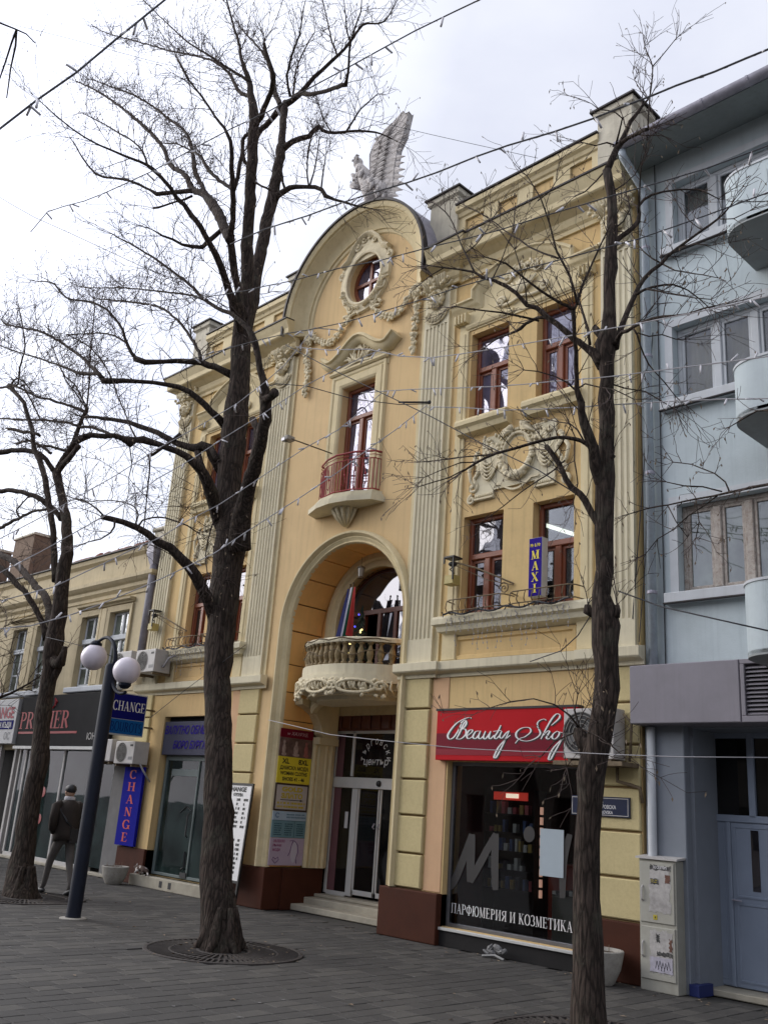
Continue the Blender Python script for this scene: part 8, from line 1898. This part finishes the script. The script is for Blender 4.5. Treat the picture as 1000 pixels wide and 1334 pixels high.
light_string([(556,530),(600,531),(660,534),(740,531),(800,527),(870,523),(940,520),(1010,519)], 11.5, 8.2, 'light string just under the sills of the upper right windows', .42, 8, white=True)
light_string([(440,430),(410,427),(370,476),(345,498),(310,525),(268,550),(205,585),(150,620),(100,648),(50,676),(0,702)], 12, 10.5, 'light string rising from the cream roof to the gable past the tall trunk', .42, 9, white=True)
light_string([(497,455),(440,480),(400,501),(372,520),(346,537),(292,570),(250,598),(205,624),(150,664),(110,687),(55,718),(0,746)], 12, 9.8, 'light string from the central window hood down to the left edge', .42, 10, white=True)
light_string([(497,512),(440,560),(400,582),(360,608),(328,630),(286,657),(245,678),(207,701),(170,717),(129,737),(69,765),(0,783)], 11.5, 9.5, 'light string passing left of the iron balcony towards the forked tree', .36, 11, white=True)
light_string([(556,528),(515,560),(478,586),(440,615),(400,642),(360,668),(316,696),(280,720),(238,741),(190,763),(129,788),(87,803),(40,815),(-10,820)], 11.5, 9.0, 'light string passing above the niche arch down to the left edge', .34, 12, white=True)
def cable(name, pts, d0, d1, label, r=.006, mt='cable'):
    n = len(pts); P = []
    for i, (x, y) in enumerate(pts):
        t = i/(n-1); P.append(atd(x, y, 1/((1-t)/d0+t/d1)))
    Pd, _ = densify(P, [r]*n, .5, 3, 0); m = MB(); m.tube(Pd, r, 5)
    return tag(obj(name, m, M[mt], smooth=True), label, 'cable', 'plain cables strung over the street')
cable('cable', [(372,449),(430,480),(497,512),(560,542),(620,574),(700,612),(745,640)], 13, 9, 'black cable slanting down from the left pilaster to the right tree')
cable('cable', [(340,506),(360,500),(400,503),(460,520),(520,527),(560,526)], 12.5, 11.8, 'thin black cable joining at the dark rod between the pilasters')
cable('cable', [(805,770),(860,790),(930,806),(1010,824)], 9, 7.5, 'thin dark cable from the right trunk across the blue wall', .007)
cable('cable', [(350,938),(380,945),(430,957),(500,965),(600,975),(680,979),(740,980),(800,983),(880,986),(1010,987)], 11, 7, 'pale cable strung low across the door, the red sign and the grey panel', .004, 'cablewhite')
cable('cable', [(196,935),(240,900),(280,870),(320,840)], 14, 12, 'thin cable above the exchange fascia', .004)
cable('cable', [(0,257),(45,283),(92,304),(180,345),(260,382),(300,402)], 16, 14, 'faint thin cable in the white sky at left', .005)
cable('cable', [(0,28),(90,50),(200,80),(340,112),(460,150),(560,175),(700,206)], 18, 15, 'faint thin cable high in the sky behind the eagle', .004)
cable('cable', [(60,830),(120,845),(180,868)], 15, 14, 'thin cable beside the lamp globes', .005)
cable('cable', [(740,640),(710,560),(600,470)] if False else [(690,862),(730,848),(752,828),(790,768)], 10.5, 9, 'dark cable from the cornice up to the right trunk', .006)
m = MB(); a = atd(519, 524, 11.8); b = atd(559, 524, 11.8); m.tube([a, b], .013, 8); m.blob(b, .025, 8, 5); tag(obj('cable_rod', m, M['black']), 'short dark rod where the cables meet between the pilasters', 'rod')
# stray hanging twig at the upper left
T_ = thing('hanging_twig', tuple(atd(10, 32, 5)), 'thin bare twig hanging into the upper left corner of the picture', 'twig')
for pts in ([(-30,20),(0,30),(20,38),(34,44),(46,56)], [(22,38),(16,55),(8,80),(0,102),(-6,120)], [(22,38),(21,60),(14,90),(9,128)]):
    P = [atd(x, y, 5+.02*i) for i, (x, y) in enumerate(pts)]; Pd, _ = densify(P, [.005]*len(P), .06, 3, .002); m = MB(); m.tube(Pd, [.0065*(1-.6*i/len(Pd)) for i in range(len(Pd))], 5); obj('twig', m, M['bark'], T_)
# icicle curtains hanging below the wide sills
def icicles(x0, x1, label, seed):
    rnd = random.Random(seed); T = thing('light_curtain', ((x0+x1)/2, -.24, 4.5), label, 'light string', 'unlit icicle lights under the wide sills'); m = MB(); q = MB()
    pts = [(x0+(x1-x0)*k/30, -.27+.01*sin(k), 4.50+.025*sin(k*.9)) for k in range(31)]; m.tube(pts, .014, 5)
    for k in range(60): p = pts[rnd.randint(0, 30)]; m.tube([p, (p[0]+rnd.uniform(-.05, .05), -.29, 4.50+rnd.uniform(-.04, .05))], .008, 4)
    obj('cable', m, M['cable'], T)
    for k in range(26):
        x = x0+(x1-x0)*(k+.5)/26; h = rnd.choice((.12, .22, .3, .42, .5)); P = [(x+.015*sin(j*2+k), -.24+.004*j, 4.46-h*j/6) for j in range(7)]; q.tube(P, .0028, 4)
        for j in range(1, 7, 1): q.blob(P[j], (.009, .009, .013), 5, 4)
    obj('icicle_lights', q, M['cablewhite'], T)
icicles(-9.20, -6.98, 'unlit icicle lights draped under the sill of the right lower windows', 1)
icicles(-16.8, -14.55, 'unlit icicle lights draped under the sill of the left lower windows', 2)
m = MB(); q = random.Random(5)
for k in range(120):
    i = q.randint(1, 17); x, y = pth[i]; z = q.uniform(3.93, 4.30); m.blob((x+q.uniform(-.06, .06), y-.035+q.uniform(-.04, .01), z), (.007, .007, .009), 4, 3)
P = [(x, y-.06, 4.30+.02*sin(i*1.7)) for i, (x, y) in enumerate(pth)]; m.tube(P, .012, 4); P = [(x, y-.05, 4.08+.05*sin(i*1.3)) for i, (x, y) in enumerate(pth)]; m.tube(P, .007, 4)
tag(obj('light_garland', m, M['iron']), 'unlit light garland wound round the stone balcony balusters', 'light string')
